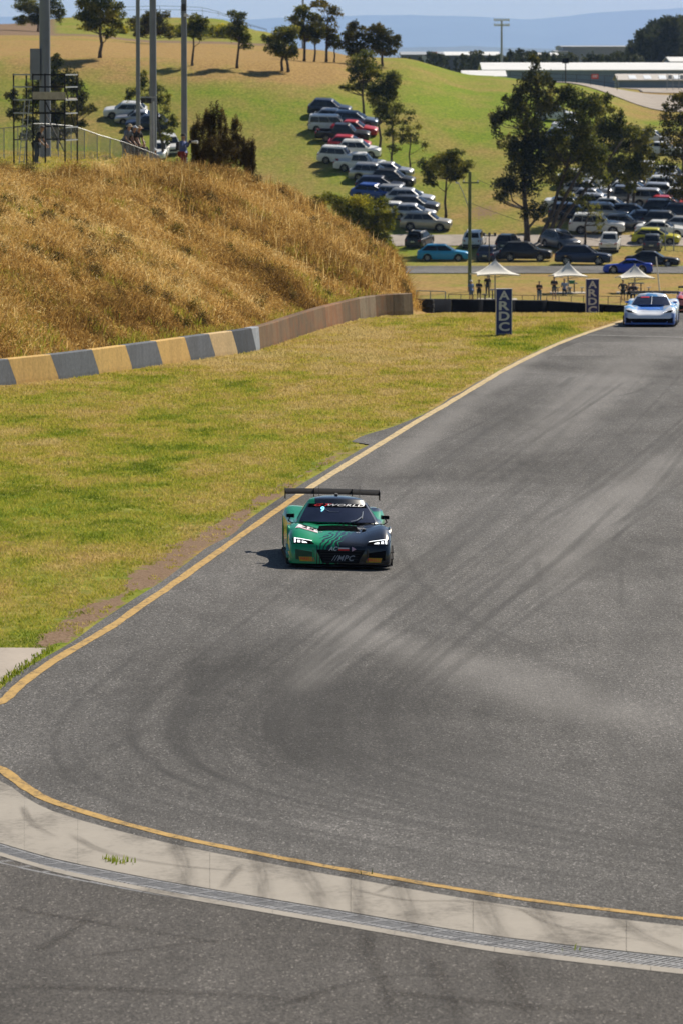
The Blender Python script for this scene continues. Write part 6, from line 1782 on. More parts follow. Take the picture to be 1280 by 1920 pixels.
def ground_frame_h0(x, y, ang):
    z = float(h0(x, y)); d_ = .8
    f = Vector((math.cos(ang), math.sin(ang), 0)); l = Vector((-math.sin(ang), math.cos(ang), 0))
    df = float(h0(x + f.x * d_, y + f.y * d_) - h0(x - f.x * d_, y - f.y * d_)) / (2 * d_)
    dl = float(h0(x + l.x * d_, y + l.y * d_) - h0(x - l.x * d_, y - l.y * d_)) / (2 * d_)
    F_ = Vector((f.x, f.y, df)).normalized(); L_ = Vector((l.x, l.y, dl)); U_ = F_.cross(L_).normalized(); L_ = U_.cross(F_)
    M_ = Matrix((F_, L_, U_)).transposed().to_4x4(); M_.translation = Vector((x, y, z + .002))
    return M_
p = hit(637, 1068, 45, 250, h0, .25)
race_car('race_car', 'green and black racing coupe with lit headlamps and black rear wing nearest on the track', (p.x - .09, p.y + 2.36), -90 + 2.4, 0.4, livery('green_black_livery', 'green'))
p = hit(1217, 613, 45, 260, h0, .25)
race_car('race_car', 'white and blue racing coupe with a rear wing approaching at the top of the straight', (p.x + .2, p.y + 2.2), -90 - 5.5, 0, livery('white_blue_livery', 'white'), 'b')
race_car('race_car', 'red racing car cut by the right edge behind the white and blue coupe', ((1311 - 640) / FPX * 246, 246), -90 - 4, 0, livery('red_livery', 'red'), 'c')

# ------------------------------------------------------------------ board signs
def text_mesh(s, wd, hg, bold=.03):
    cu = bpy.data.curves.new('letter', 'FONT'); cu.body = s; cu.size = 1; cu.offset = bold; cu.resolution_u = 4
    ob = bpy.data.objects.new('letter', cu); me = bpy.data.meshes.new_from_object(ob)
    V = np.array([v.co[:2] for v in me.vertices]); F = [tuple(q_.vertices) for q_ in me.polygons]
    bpy.data.objects.remove(ob); bpy.data.curves.remove(cu); bpy.data.meshes.remove(me)
    lo, hi = V.min(0), V.max(0)
    V = (V - (lo + hi) / 2) / (hi - lo) * np.array((wd, hg))
    return V, F
M_SIGNB = plain('navy_sign_face', (.008, .022, .16), .45, 0, .1, 5)
M_SIGNW = plain('sign_white', (.55, .56, .58), .6, 0, .1, 9)
M_SIGNE = plain('sign_edge_white', (.70, .70, .68), .6, 0, .06)
def board(label, px, py, Y, top, face):
    g = hit(px, py, 45, 400, h0) if Y is None else Vector(uy(px, Y) + (float(h0(*uy(px, Y))),))
    e = empty('marker_board', g, (0, 0, R(5)), label, 'sign', 'vertical club marker boards beside the track')
    zt = at(px, top, g.y).z - g.z
    MB().box(-.30, .30, -.09, .09, -.05, zt).build('board', M_SIGNE, e)
    f = MB().box(-.285, .275, -.098, -.088, .0, zt - .025).build('face', face, e)
    ch = (zt - .19) / 4
    for i, L_ in enumerate('ARDC'):
        V, F = text_mesh(L_, .40, ch * .86)
        zc_ = zt - .05 - ch * (i + .5)
        MB().add([(a, -.1025, zc_ + c) for a, c in V], F).build('letter', M_SIGNW, f)
    MB().box(-.24, .22, -.1015, -.0985, .03, .10).build('small_print_strip', plain('sign_small_print', (.12, .15, .25), .6, 0, .5, 30), f)
board('dark blue board lettered ARDC standing clear on the mown grass', 943.5, 629, None, 541, M_SIGNB)
board('dark blue board lettered ARDC half sunk behind the crest beside the white coupe', 1109.5, 600, 258, 523, M_SIGNB)

# ------------------------------------------------------------------ barrier behind the crest
M_BELT = plain('conveyor_belt_rubber', (.006, .008, .014), .9, 0, .2, 4, .05)
bar_ = empty('tyre_barrier', (0, 0, 0)); tag(bar_, 'low black rubber faced barrier behind the crest of the grass', 'barrier')
seg = [(782, 561, 276), (846, 561, 279), (905, 562, 281), (965, 563, 283), (1025, 564, 285), (1085, 568, 286), (1130, 571, 286), (1185, 574, 286)]
for i in range(len(seg) - 1):
    a, b = at(*seg[i]), at(*seg[i + 1]); d = (b - a).normalized()
    a2, b2 = a + d * .012, b - d * .012
    za, zb = H(a.x, a.y) - .1, H(b.x, b.y) - .1
    m = MB()
    n_ = 5; rows = []
    for k in range(n_ + 1):
        p_ = a2.lerp(b2, k / n_); zz = za + (zb - za) * k / n_; bul = .05 * math.sin(math.pi * k / n_)
        rows.append([(p_.x, p_.y - .02, zz), (p_.x, p_.y - .06 - bul, zz + (p_.z - zz) * .5), (p_.x, p_.y - .02, p_.z - .02), (p_.x, p_.y + .04, p_.z + .01), (p_.x, p_.y + .55, p_.z), (p_.x, p_.y + .60, zz)])
    m.grid(rows)
    m.f.append((5, 4, 3, 2, 1, 0)); m.m.append(0); e_ = n_ * 6; m.f.append(tuple(e_ + q_ for q_ in range(6))); m.m.append(0)
    o = m.build('belt_panel', M_BELT, bar_, 40)
    bm = bmesh.new(); bm.from_mesh(o.data); bmesh.ops.recalc_face_normals(bm, faces=bm.faces); bm.to_mesh(o.data); bm.free()
# loose tyre stack at the barrier's left end
ts = at(800, 562, 274); gz = H(ts.x, ts.y)
st = empty('tyre_stack', (ts.x, ts.y, gz), None, 'dark stack of tyres at the left end of the rubber barrier', 'tyres')
tm, _rm = wheel(.33, .22)
k = 0
while gz + k * .23 + .11 < ts.z + .05:
    o = inst('tyre', tm, st); o.rotation_euler = (math.pi / 2, 0, k * .3); o.location = (.02 * (k % 2), 0, .11 + k * .225); k += 1

M_GALV = plain('galvanised_pipe', (.34, .36, .38), .5, .4, .15, 6)
M_POLE = plain('pole_grey_paint', (.17, .195, .24), .5, .15, .12, 1.2)
M_POLEB = plain('dark_pipe', (.05, .05, .055), .5, .3, .2, 5)
def rail_fence(name, label, tops, post_h, r, mat, rails=(1.0,), net=None, group=None):
    """tops: list of world points of the post tops; each post reaches the ground"""
    e = empty(name, (0, 0, 0), None, label, 'fence', group)
    for p_ in tops:
        gz_ = H(p_.x, p_.y)
        MB().tube([(p_.x, p_.y, min(gz_, p_.z - .3) - .05), p_], r, 6).build('post', mat, e)
    for f in rails:
        pts = [(p_.x, p_.y, H(p_.x, p_.y) + (p_.z - H(p_.x, p_.y)) * f) for p_ in tops]
        MB().tube(pts, r * .9, 6).build('rail', mat, e)
    if net:
        m = MB(); stp = net
        L_ = 0
        for a, b in zip(tops[:-1], tops[1:]):
            ga, gb = H(a.x, a.y) + .04, H(b.x, b.y) + .04
            w_ = (b - a).length; n_ = max(3, int(w_ / stp))
            for q_ in range(n_):
                f0, f1 = q_ / n_, min(1, (q_ + 6) / n_)
                for up in (0, 1):
                    pa = Vector((a.x + (b.x - a.x) * f0, a.y + (b.y - a.y) * f0, 0)); pb = Vector((a.x + (b.x - a.x) * f1, a.y + (b.y - a.y) * f1, 0))
                    la, lb = ga + (gb - ga) * f0, ga + (gb - ga) * f1; ta, tb = a.z + (b.z - a.z) * f0, a.z + (b.z - a.z) * f1
                    z0, z1 = (la, lb + (tb - lb) * (f1 - f0) * n_ / 6) if up else (ta, tb - (tb - lb) * (f1 - f0) * n_ / 6)
                    m.bar((pa.x, pa.y, z0), (pb.x, pb.y, z1), .006, .006)
        o = m.build('netting', mat, e); o['kind'] = 'stuff'
    return e
tops = [at(x, 545 + (x - 780) * .03, 300) for x in (780, 806, 834)]
rail_fence('hand_rail', 'short pale pipe handrail above the left end of the rubber barrier', tops, 1, .03, M_GALV, (1.0, .55))
tops = [at(x, 552 + (x - 840) * .012, 436) for x in range(840, 1185, 23)]
rail_fence('spectator_fence', 'thin pipe fence in front of the people under the shade canopies', tops, 1, .025, M_POLEB, (1.0,))
tops = [at(x, y, 724) for x, y in [(955, 133), (978, 135), (1002, 137), (1028, 138), (1054, 139), (1080, 140), (1106, 141), (1132, 142), (1156, 143)]]
rail_fence('yard_fence', 'tall dark fence along the gravel yard in front of the long white shed', tops, 1, .035, M_POLEB, (1.0, .5))
tops = [at(x, y, 895) for x, y in [(155, 16), (190, 14), (225, 13), (260, 12), (300, 11), (340, 12), (380, 14), (410, 22), (440, 34), (470, 46), (500, 55)]]
rail_fence('hilltop_fence', 'thin wire fence along the top of the scrub covered bank', tops, 1, .03, M_POLEB, (1.0, .6))

# ------------------------------------------------------------------ shade canopies, tables
M_CANVAS = plain('white_canvas', (.74, .71, .64), .75, 0, .06, 2)
M_PAD = mat_concrete('picnic_pad', (.42, .38, .33), .3)
def canopy(label, px, apex, eave, half, Y):
    g = Vector(uy(px, Y) + (0,)); g.z = H(g.x, g.y)
    e = empty('shade_canopy', g, (0, 0, R(8)), label, 'canopy', 'white shade canopies beside the car park road')
    k = Y / FPX; rw = half * k; za = at(px, apex, Y).z - g.z; ze = at(px, eave, Y).z - g.z
    rows = []
    for r_ in (0.03, .15, .3, .45, .6, .75, .9, 1.0):
        row = []
        for q_ in range(32):
            a = 2 * math.pi * q_ / 32
            sq = 1 / max(abs(math.cos(a)), abs(math.sin(a)))
            cor = (sq - 1) / .4142
            rad = rw * r_ * (sq * .80 + .06 * cor) * (1 - .10 * r_ * (1 - cor)) / 1.0
            z_ = ze + (za - ze) * (1 - r_) ** 1.7 + .10 * r_ * r_ * (1 - cor)
            row.append((rad * math.cos(a) * .98, rad * math.sin(a) * .98, z_))
        rows.append(row)
    m = MB(); m.grid(rows, closed=True); m.build('membrane', M_CANVAS, e, 'all')
    m = MB(); m.grid([rows[-1], [(x, y, z - .10) for x, y, z in rows[-1]]], closed=True); m.build('valance', M_CANVAS, e)
    MB().tube([(0, 0, -.1), (0, 0, za - .02)], [.06, .05], 10).build('post', M_GALV, e)
    for a in (45, 135, 225, 315):
        c_, s_ = math.cos(R(a)), math.sin(R(a))
        MB().tube([(0, 0, ze - .25), (c_ * rw * 1.05, s_ * rw * 1.05, ze + .0)], .02, 6).build('strut', M_GALV, e)
    MB().tube([(0, 0, za - .03), (0, 0, za + .05)], [.09, .03], 10).build('cap', M_GALV, e)
    return e, g
cans = [('left hand white peaked shade canopy near the green power pole', 927, 487, 514, 50, 452), ('middle white peaked shade canopy above the person seated at a table', 1064, 491, 517, 39, 462), ('right hand white peaked shade canopy behind the white race car', 1189, 496, 520, 39, 462)]
for i, c in enumerate(cans):
    e, g = canopy(*c)
    t_ = empty('picnic_table', (g.x + .15, g.y + .0, g.z), None, ['picnic table with round stools under the left hand canopy', 'picnic table with round stools under the middle canopy', 'picnic table with round stools under the right hand canopy'][i], 'table', 'picnic tables under the canopies')
    MB().box(-1.6, 1.6, -1.4, 1.4, -.25, .05).build('pad', M_PAD, t_)
    MB().hexa([(-.62, -.62, .76), (.62, -.62, .76), (.62, .62, .76), (-.62, .62, .76)], [(-.60, -.60, .82), (.60, -.60, .82), (.60, .60, .82), (-.60, .60, .82)]).build('table_top', M_GALV, t_)
    for sx in (-.35, .35): MB().tube([(sx, 0, .05), (sx, 0, .76)], .05, 8).build('leg', M_POLEB, t_)
    for a in range(4):
        c_, s_ = math.cos(R(90 * a)), math.sin(R(90 * a))
        m = MB(); m.tube([(c_ * .98, s_ * .98, .05), (c_ * .98, s_ * .98, .42)], .04, 8); so_ = m.build('stool', M_POLEB, t_)
        MB().tube([(c_ * .98, s_ * .98, .42), (c_ * .98, s_ * .98, .47)], .19, 14).build('stool_seat', M_GALV, so_)
g = Vector(uy(1071, 460) + (0,)); g.z = H(g.x, g.y)
tb = empty('green_tub', (g.x, g.y - .2, g.z + .87), None, 'green tub standing on the table beside the seated person', 'tub')
MB().tube([(0, 0, 0), (0, 0, .26)], [.20, .27], 14).build('tub', plain('green_plastic', (.01, .16, .10), .5), tb)
MB().tube([(0, 0, .255), (0, 0, .275)], .275, 14).build('rim', plain('green_plastic_rim', (.02, .22, .14), .5), tb)

# ------------------------------------------------------------------ poles and wires
def pole_of(name, label, px, top, base_py, wpx, mat, Y=None, y0=400, r1=.8, cat='pole', group=None, ztop=None):
    g = hit(px, base_py, y0) if Y is None else Vector(uy(px, Y) + (0,))
    g.z = H(g.x, g.y)
    e = empty(name, g, None, label, cat, group)
    r = wpx / 2 * g.y / FPX
    zt = (at(px, top, g.y).z - g.z) if ztop is None else ztop
    MB().tube([(0, 0, -.3), (0, 0, zt * .5), (0, 0, zt)], [r, r * (1 + r1) / 2, r * r1], 14).build('shaft', mat, e, 60)
    return e, g, r, zt
M_TIMBER = plain('green_timber', (.10, .135, .055), .8, 0, .25, 3)
e, g, r, zt = pole_of('power_pole', 'tall green timber power pole with a street lamp arm in front of the car park', 879.5, 322, 547, 7.0, M_TIMBER, r1=.85)
k = g.y / FPX
MB().box(-.62, .75, -.07, .05, zt - .95, zt - .83).build('crossarm', M_TIMBER, e)
for x in (-.5, .65): MB().tube([(x, 0, zt - .83), (x, 0, zt - .66)], [.05, .03], 8).build('insulator', M_SIGNE, e)
la = MB().tube([(-.1, 0, zt - 2.9), (-.55, 0, zt - 1.7), (-.92, 0, zt - .95)], .035, 8).build('lamp_arm', M_GALV, e)
MB().hexa([(-1.18, -.12, zt - .93), (-.86, -.10, zt - 1.0), (-.86, .10, zt - 1.0), (-1.18, .12, zt - .93)], [(-1.16, -.10, zt - .80), (-.86, -.08, zt - .88), (-.86, .08, zt - .88), (-1.16, .10, zt - .80)]).build('lamp_head', M_SIGNE, la)
def wire(label, a, b, sag, r=.016):
    a, b = Vector(a), Vector(b)
    pts = [a.lerp(b, f) - Vector((0, 0, sag * 4 * f * (1 - f))) for f in np.linspace(0, 1, 14)]
    return tag(MB().tube(pts, r, 5).build('overhead_wire', M_POLEB), label, 'wire', 'overhead wires')
wire('upper dark overhead wire from the green power pole towards the right', (g.x + .65, g.y, g.z + zt - .66), at(1400, 458, 500), 1.2)
wire('lower dark overhead wire from the green power pole towards the right', (g.x - .05, g.y, g.z + zt - 2.5), at(1400, 470, 505), 1.4)
e, g, r, zt = pole_of('camera_pole', 'thin dark pole with a small bracket right of the green power pole', 916, 437, 558, 2.6, M_POLEB)
MB().box(-.55, .55, -.05, .05, zt - .25, zt - .17).build('bracket', M_POLEB, e)
for x in (-.45, 0, .45): MB().box(x - .10, x + .10, -.16, .08, zt - .17, zt + .03).build('camera_housing', M_POLEB, e)
g = hit(1237, 556, 400)
e = empty('leaning_post', g, None, 'thin white post leaning left behind the white race car', 'post')
b1 = at(1229, 482, g.y) - g
MB().tube([(0, 0, -.2), b1], [.06, .05], 8).build('shaft', M_SIGNE, e); MB().tube([b1, b1 + Vector((0, 0, .05))], [.07, .03], 8).build('cap', M_GALV, e)
for i, (px, top, bs) in enumerate([(1246, 395, 470), (1262, 400, 470)]):
    e, g, r, zt = pole_of('steel_post', ['grey steel post left of two beside the yellow hatchback', 'grey steel post right of two beside the yellow hatchback'][i], px, top + 20, bs, 2.2, M_GALV, group='pair of steel posts')
    MB().tube([(0, 0, zt - .01), (0, 0, zt + .06)], [r * 1.3, r * .5], 8).build('cap', M_GALV, e)
# flood light tower far behind the crest
g = Vector(uy(938.5, 1000) + (0,)); g.z = H(g.x, g.y)
e = empty('floodlight_tower', g, None, 'tall floodlight tower with two rows of lamps behind the long white shed', 'light tower')
zt = at(938, 38, 1000).z - g.z
MB().tube([(0, 0, -.3), (0, 0, zt)], [.26, .16], 10).build('mast', M_GALV, e, 60)
for zz in (zt - .05, zt - .95):
    ca = MB().box(-1.35, 1.35, -.12, .12, zz - .06, zz + .06).build('crossarm', M_GALV, e)
    for x in (-1.2, -.72, -.25, .25, .72, 1.2):
        MB().hexa([(x - .17, -.30, zz + .02), (x + .17, -.30, zz + .02), (x + .13, .05, zz + .06), (x - .13, .05, zz + .06)], [(x - .17, -.30, zz + .34), (x + .17, -.30, zz + .34), (x + .13, .05, zz + .28), (x - .13, .05, zz + .28)]).build('flood_lamp', M_SIGNE, ca)
# board on a post and red sign by the yard
e, g, r, zt = pole_of('sign_post', 'black box sign on a thin post at the grass crest before the white shed', 1058, 118, 150, 2.6, M_POLEB, Y=712)
MB().box(-.42, .42, -.08, .08, zt - .05, zt + .62).build('sign_box', M_TRIM, e); MB().box(-.36, .36, -.10, -.085, zt + .02, zt + .55).build('sign_screen', M_BLACKV, e)
g = Vector(uy(1113, 722) + (0,)); g.z = at(1113, 148, 722).z
e = empty('red_notice', g, None, 'red notice board hung on the tall yard fence', 'sign')
MB().box(-.45, .45, -.03, .02, 0, .62).build('panel', plain('red_notice_paint', (.55, .06, .03), .5), e); MB().box(-.30, .30, -.04, -.031, .22, .30).build('print_line', M_SIGNE, e); MB().box(-.30, .30, -.04, -.031, .38, .46).build('print_line', M_SIGNE, e)
e, g, r, zt = pole_of('radio_mast', 'thin grey mast rising behind the crest group of gum trees', 568.5, -30, 100, 4.5, M_GALV, Y=790)
MB().tube([(0, 0, zt), (0, 0, zt + .4)], [r * .5, .02], 6).build('tip', M_GALV, e)
g = Vector(uy(1263, 770) + (0,)); g.z = H(*uy(1263, 770))
e = empty('equipment_frame', g, None, 'small steel equipment frame standing in the gravel yard at the right', 'frame')
for x in (-1.1, -.3, .5, 1.3): MB().tube([(x, 0, -.1), (x, 0, 2.1 + .25 * math.sin(3 * x))], .05, 6).build('upright', M_GALV, e)
for z_ in (.7, 1.5): MB().box(-1.2, 1.4, -.04, .04, z_ - .04, z_ + .04).build('crossbar', M_GALV, e)
for x in (-.7, .9): MB().box(x - .25, x + .25, -.2, .2, 1.55, 2.05).build('cabinet', M_GALV, e)

# big light poles on the embankment
GP = 'tall grey light poles on the embankment'
e, g, r, zt = pole_of('light_pole', 'thickest grey light pole behind the scaffold tower', 86.5, 0, 0, 22, M_POLE, Y=263, group=GP, ztop=26, r1=.7)
MB().box(-r - .40, -r + .06, -.26, .02, at(64, 150, 263).z - g.z, at(64, 91, 263).z - g.z).build('switch_cabinet', M_POLE, e)
MB().tube([(0, 0, -.1), (0, 0, .06)], .42, 16).build('base_flange', M_POLE, e)
for i, (px, wp, Y, lb) in enumerate([(260.5, 9.5, 288, 'slim grey light pole, left of the middle pair'), (288.5, 15.5, 276, 'stout grey light pole, right of the middle pair'), (346.5, 13, 272, 'grey light pole with a small white lamp above the person with a bag')]):
    e, g, r, zt = pole_of('light_pole', lb, px, 0, 0, wp, M_POLE, Y=Y, group=GP, ztop=24, r1=.7)
    MB().tube([(0, 0, -.1), (0, 0, .06)], r * 1.6, 16).build('base_flange', M_POLE, e)
    MB().box(-.10, .10, -r - .03, -r + .04, .6, 1.0).build('access_door', M_POLE, e)
    if i == 2:
        z_ = at(346, 27, Y).z - g.z
        MB().hexa([(.0, -.35, z_ - .10), (.28, -.35, z_ - .14), (.28, -.05, z_ - .14), (0, -.05, z_ - .10)], [(.02, -.33, z_ + .06), (.24, -.33, z_ - .02), (.24, -.05, z_ - .02), (.02, -.05, z_ + .06)]).build('lamp', M_SIGNE, e)
        MB().box(-.12, .10, -r - .10, -r + .02, z_ + .15, z_ + .5).build('bracket_box', M_POLEB, e)
# short speaker post between them
g = Vector(uy(287, 266) + (0,)); g.z = H(g.x, g.y)
e = empty('speaker_post', g, None, 'short grey post carrying a dark speaker frame between the middle light poles', 'post')
z0 = at(287, 190, 266).z - g.z
MB().tube([(0, 0, -.2), (0, 0, z0)], .10, 10).build('shaft', M_GALV, e)
MB().box(-.55, .12, -.12, .12, z0 + .16, z0 + .22).build('frame_top', M_GALV, e)
for x in (-.42, -.16): MB().hexa([(x - .12, -.16, z0 - .08), (x + .12, -.16, z0 - .08), (x + .09, .1, z0 - .04), (x - .09, .1, z0 - .04)], [(x - .12, -.16, z0 + .15), (x + .12, -.16, z0 + .15), (x + .09, .1, z0 + .12), (x - .09, .1, z0 + .12)]).build('speaker', M_TRIM, e)

# ------------------------------------------------------------------ fence and scaffold on the embankment
tops = [at(x, y, Y) for x, y, Y in [(-70, 246, 258), (-44, 244, 258), (-18, 243, 258), (8, 240, 258), (34, 238, 258), (62, 232, 258), (86, 232, 258.4), (110, 234, 258.8), (134, 236, 259.2), (159, 243, 260), (183, 252, 260.6), (207, 259, 261.2), (231, 266, 262), (253, 274, 263), (275, 282, 264), (297, 291, 265)]]
rail_fence('chain_link_fence', 'leaning chain link fence along the top of the embankment', tops, 1, .022, M_GALV, (1.0,), net=.06)
sc_ = empty('scaffold_tower', (0, 0, 0), None, 'black steel scaffold tower with a timber deck on the embankment', 'scaffold')
M_SCAF = plain('scaffold_tube', (.012, .012, .014), .7, 0, .25, 6, .2)
cor = {'A': (26, 248.5), 'B': (122, 246.5), 'C': (145, 249.0), 'D': (50, 251.0), 'E': (62, 247.6), 'F': (85, 250.3)}
P = {}
for k_, (px, Y) in cor.items():
    tp = at(px, 138, Y); gz_ = H(tp.x, tp.y); P[k_] = (tp.x, tp.y, gz_, tp.z)
    MB().tube([(tp.x, tp.y, gz_ + .04), tp], .034, 8).build('upright', M_SCAF, sc_)
    MB().box(tp.x - .14, tp.x + .14, tp.y - .14, tp.y + .14, gz_ - .03, gz_ + .045).build('base_board', plain('base_timber', (.22, .17, .11), .9), sc_)
for row in (140, 163, 187, 212, 238, 262):
    for a, b in (('A', 'E'), ('E', 'B'), ('B', 'C'), ('C', 'F'), ('F', 'D'), ('D', 'A')):
        if row > 230 and a in 'EAF' and b in 'EBD': continue
        pa, pb = P[a], P[b]; z_ = at(80, row, 248.5).z
        MB().bar((pa[0], pa[1], z_), (pb[0], pb[1], z_), .055, .055).build('ledger', M_SCAF if (a, b) not in (('A', 'E'), ('B', 'C')) else M_GALV, sc_)
za, zb = at(80, 186, 248.5).z, at(80, 172, 248.5).z
for q_ in range(4):
    f0, f1 = q_ / 4 + .01, (q_ + 1) / 4 - .01
    L0 = lambda a, b, f: (P[a][0] + (P[b][0] - P[a][0]) * f, P[a][1] + (P[b][1] - P[a][1]) * f)
    a0, a1, b1, b0 = L0('E', 'F', f0), L0('E', 'F', f1), L0('B', 'C', f1), L0('B', 'C', f0)
    MB().hexa([(*a0, za), (*b0, za), (*b1, za), (*a1, za)], [(*a0, za + .05), (*b0, za + .05), (*b1, za + .05), (*a1, za + .05)]).build('deck_plank', plain('deck_timber', (.40, .36, .30), .8, 0, .2, 4), sc_)
a0, b0 = L0('E', 'B', .0), L0('E', 'B', 1.)
MB().bar((a0[0], a0[1] - .05, (za + zb) / 2), (b0[0], b0[1] - .05, (za + zb) / 2), .03, zb - za).build('toe_board', plain('deck_timber', (.40, .36, .30), .8), sc_)
for (k1, r1_, k2, r2_) in (('F', 190, 'B', 262), ('F', 212, 'B', 285), ('B', 160, 'C', 262)):
    p1, p2 = P[k1], P[k2]
    MB().bar((p1[0], p1[1] - .04, at(80, r1_, 248.5).z), (p2[0], p2[1] - .04, at(80, r2_, 248.5).z), .04, .04).build('brace', M_SCAF, sc_)
ld = empty('ladder', (0, 0, 0), None, 'grey aluminium ladder leaning inside the left bay of the scaffold', 'ladder')
for s_ in (0, 9):
    a_ = at(36 + s_, 286, 249.5); a_.z = H(a_.x, a_.y); MB().bar(a_, at(47 + s_, 188, 249.8), .035, .06).build('stile', M_GALV, ld)
for q_ in range(9):
    f = (q_ + .6) / 9.4; a_ = at(36, 286, 249.5); a_.z = H(a_.x, a_.y); b_ = at(47, 188, 249.8); p1 = a_.lerp(b_, f)
    MB().bar(p1, p1 + Vector((9 * 249 / FPX, 0, 0)), .03, .03).build('rung', M_GALV, ld)

# ------------------------------------------------------------------ people
M_SKIN = plain('skin', (.42, .25, .17), .6, 0, .08, 6)
M_HAIR = plain('dark_hair', (.02, .014, .01), .7, 0, .2, 20)
def skin_mesh(name, joints, edges, root, mat, sub=1):
    bm = bmesh.new(); lay = bm.verts.layers.skin.verify(); vm = {}
    for k_, (co, r_) in joints.items():
        v = bm.verts.new(co); v[lay].radius = (r_, r_) if np.isscalar(r_) else r_; vm[k_] = v
        if k_ == root: v[lay].use_root = True
    for a, b in edges: bm.edges.new((vm[a], vm[b]))
    me = bpy.data.meshes.new(name); bm.to_mesh(me); bm.free()
    ob = bpy.data.objects.new(name, me); COL.objects.link(ob)
    sk = ob.modifiers.new('skin', 'SKIN'); sk.use_smooth_shade = True
    sb = ob.modifiers.new('sub', 'SUBSURF'); sb.levels = sub; sb.render_levels = sub
    dg = bpy.context.evaluated_depsgraph_get(); dg.update()
    out = bpy.data.meshes.new_from_object(ob.evaluated_get(dg))
    bpy.data.objects.remove(ob); bpy.data.meshes.remove(me)
    out.name = name
    out.materials.clear(); out.materials.append(mat)
    return out
def person(label, px, Y, face, height=1.75, pose='stand', shirt=(.02, .02, .024), legs=(.05, .06, .09), shorts=False, hat=None, py=None, z=None, group='people standing about', sleeves=False, cap=True, extra=None):
    g = Vector(uy(px, Y) + (0,)); g.z = H(g.x, g.y) if z is None else z
    e = empty('person', g, (0, 0, R(face)), label, 'person', group)
    s = height / 1.75
    e.scale = (s, s, s)
    sit = pose == 'sit'
    hp = .50 if sit else .93
    dz = hp - .93
    J = {'pelvis': ((0, 0, .95 + dz), (.15, .12)), 'waist': ((0, 0, 1.10 + dz), (.14, .105)), 'chest': ((.01, 0, 1.30 + dz), (.165, .12)), 'neck0': ((.0, 0, 1.45 + dz), .07), 'neck': ((.01, 0, 1.53 + dz), .055),
         'head0': ((.025, 0, 1.60 + dz), (.075, .085)), 'head1': ((.03, 0, 1.68 + dz), (.078, .095)), 'head2': ((.02, 0, 1.745 + dz), .055)}
    E = [('pelvis', 'waist'), ('waist', 'chest'), ('chest', 'neck0'), ('neck0', 'neck'), ('neck', 'head0'), ('head0', 'head1'), ('head1', 'head2')]
    lean = .0
    for sg, n_ in ((1, 'l'), (-1, 'r')):
        el, wr = (-.03, sg * .27, 1.14), (.06, sg * .26, .90)
        if pose == 'hips': el, wr = (-.10, sg * .42, 1.17), (.05, sg * .19, 1.02)
        if pose == 'fold': el, wr = (.04, sg * .26, 1.14), (.22, sg * -.02, 1.20)
        if pose == 'camera': el, wr = (.10, sg * .26, 1.20), (.30, sg * .08, 1.42)
        if pose == 'rail': el, wr = (.20, sg * .24, 1.16), (.44, sg * .15, 1.05)
        if sit: el, wr = (.08, sg * .25, 1.14), (.32, sg * .14, 1.12)
        sh = (0, sg * .19, 1.41)
        mv = lambda q_: (q_[0], q_[1], q_[2] + dz)
        J['sh' + n_] = (mv(sh), .062); J['el' + n_] = (mv(el), .045); J['wr' + n_] = (mv(wr), .030)
        d = (Vector(wr) - Vector(el)).normalized()
        pal = Vector(wr) + d * .07
        J['pa' + n_] = (mv(pal), (.036, .022))
        E += [('neck0', 'sh' + n_), ('sh' + n_, 'el' + n_), ('el' + n_, 'wr' + n_), ('wr' + n_, 'pa' + n_)]
        side = d.cross(Vector((0, 1, 0))); side = side.normalized() if side.length > .1 else Vector((1, 0, 0))
        for fi in range(4):
            o_ = side * (fi - 1.5) * .02; ln = (.062, .075, .07, .055)[fi]
            a_, b_ = pal + d * .045 + o_, pal + d * (.045 + ln) + o_ * 1.1 + Vector((0, -sg * .012, 0))
            J['f%d%s' % (fi, n_)] = (mv(a_), .010); J['g%d%s' % (fi, n_)] = (mv(b_), .008)
            E += [('pa' + n_, 'f%d%s' % (fi, n_)), ('f%d%s' % (fi, n_), 'g%d%s' % (fi, n_))]
        th = Vector(wr) + d * .04 + side * .04
        J['th' + n_] = (mv(th + d * .045), .010); E += [('wr' + n_, 'th' + n_)]
        if sit: kn, an = (.44, sg * .12, .50), (.40, sg * .12, .09)
        else: kn, an = (.03, sg * .105, .50), (-.02, sg * .115, .09)
        J['hp' + n_] = ((0, sg * .10, hp - .03), .095); J['kn' + n_] = (kn, .062); J['ca' + n_] = ((Vector(kn) * .6 + Vector(an) * .4 + Vector((-.02, 0, 0))), .055); J['an' + n_] = (an, .040); J['to' + n_] = ((an[0] + .17, an[1] + sg * .02, .035), (.045, .03))
        E += [('pelvis', 'hp' + n_), ('hp' + n_, 'kn' + n_), ('kn' + n_, 'ca' + n_), ('ca' + n_, 'an' + n_), ('an' + n_, 'to' + n_)]
    if pose == 'rail':          # bend forward from the hips
        for k_ in list(J):
            if k_[:2] in ('hp', 'kn', 'ca', 'an', 'to') or k_ == 'pelvis': continue
            c_, r_ = J[k_]; v = Vector(c_) - Vector((0, 0, .95)); v = Matrix.Rotation(R(22), 3, 'Y') @ v; J[k_] = (tuple(v + Vector((0, 0, .95))), r_)
    sl_ = {'pelvis': .74, 'waist': .74, 'chest': .72, 'neck0': .85, 'shl': .72, 'shr': .72, 'hpl': .78, 'hpr': .78, 'knl': .85, 'knr': .85}
    if sleeves: sl_.update({'ell': .8, 'elr': .8})
    JB = {k_: (c_, (tuple(q_ * sl_.get(k_, 1) for q_ in r_) if not np.isscalar(r_) else r_ * sl_.get(k_, 1))) for k_, (c_, r_) in J.items()}
    inst('body', skin_mesh('body', JB, E, 'pelvis', M_SKIN), e)
    gr = lambda r_, k_: tuple(q_ * k_ + .012 for q_ in r_) if not np.isscalar(r_) else r_ * k_ + .012
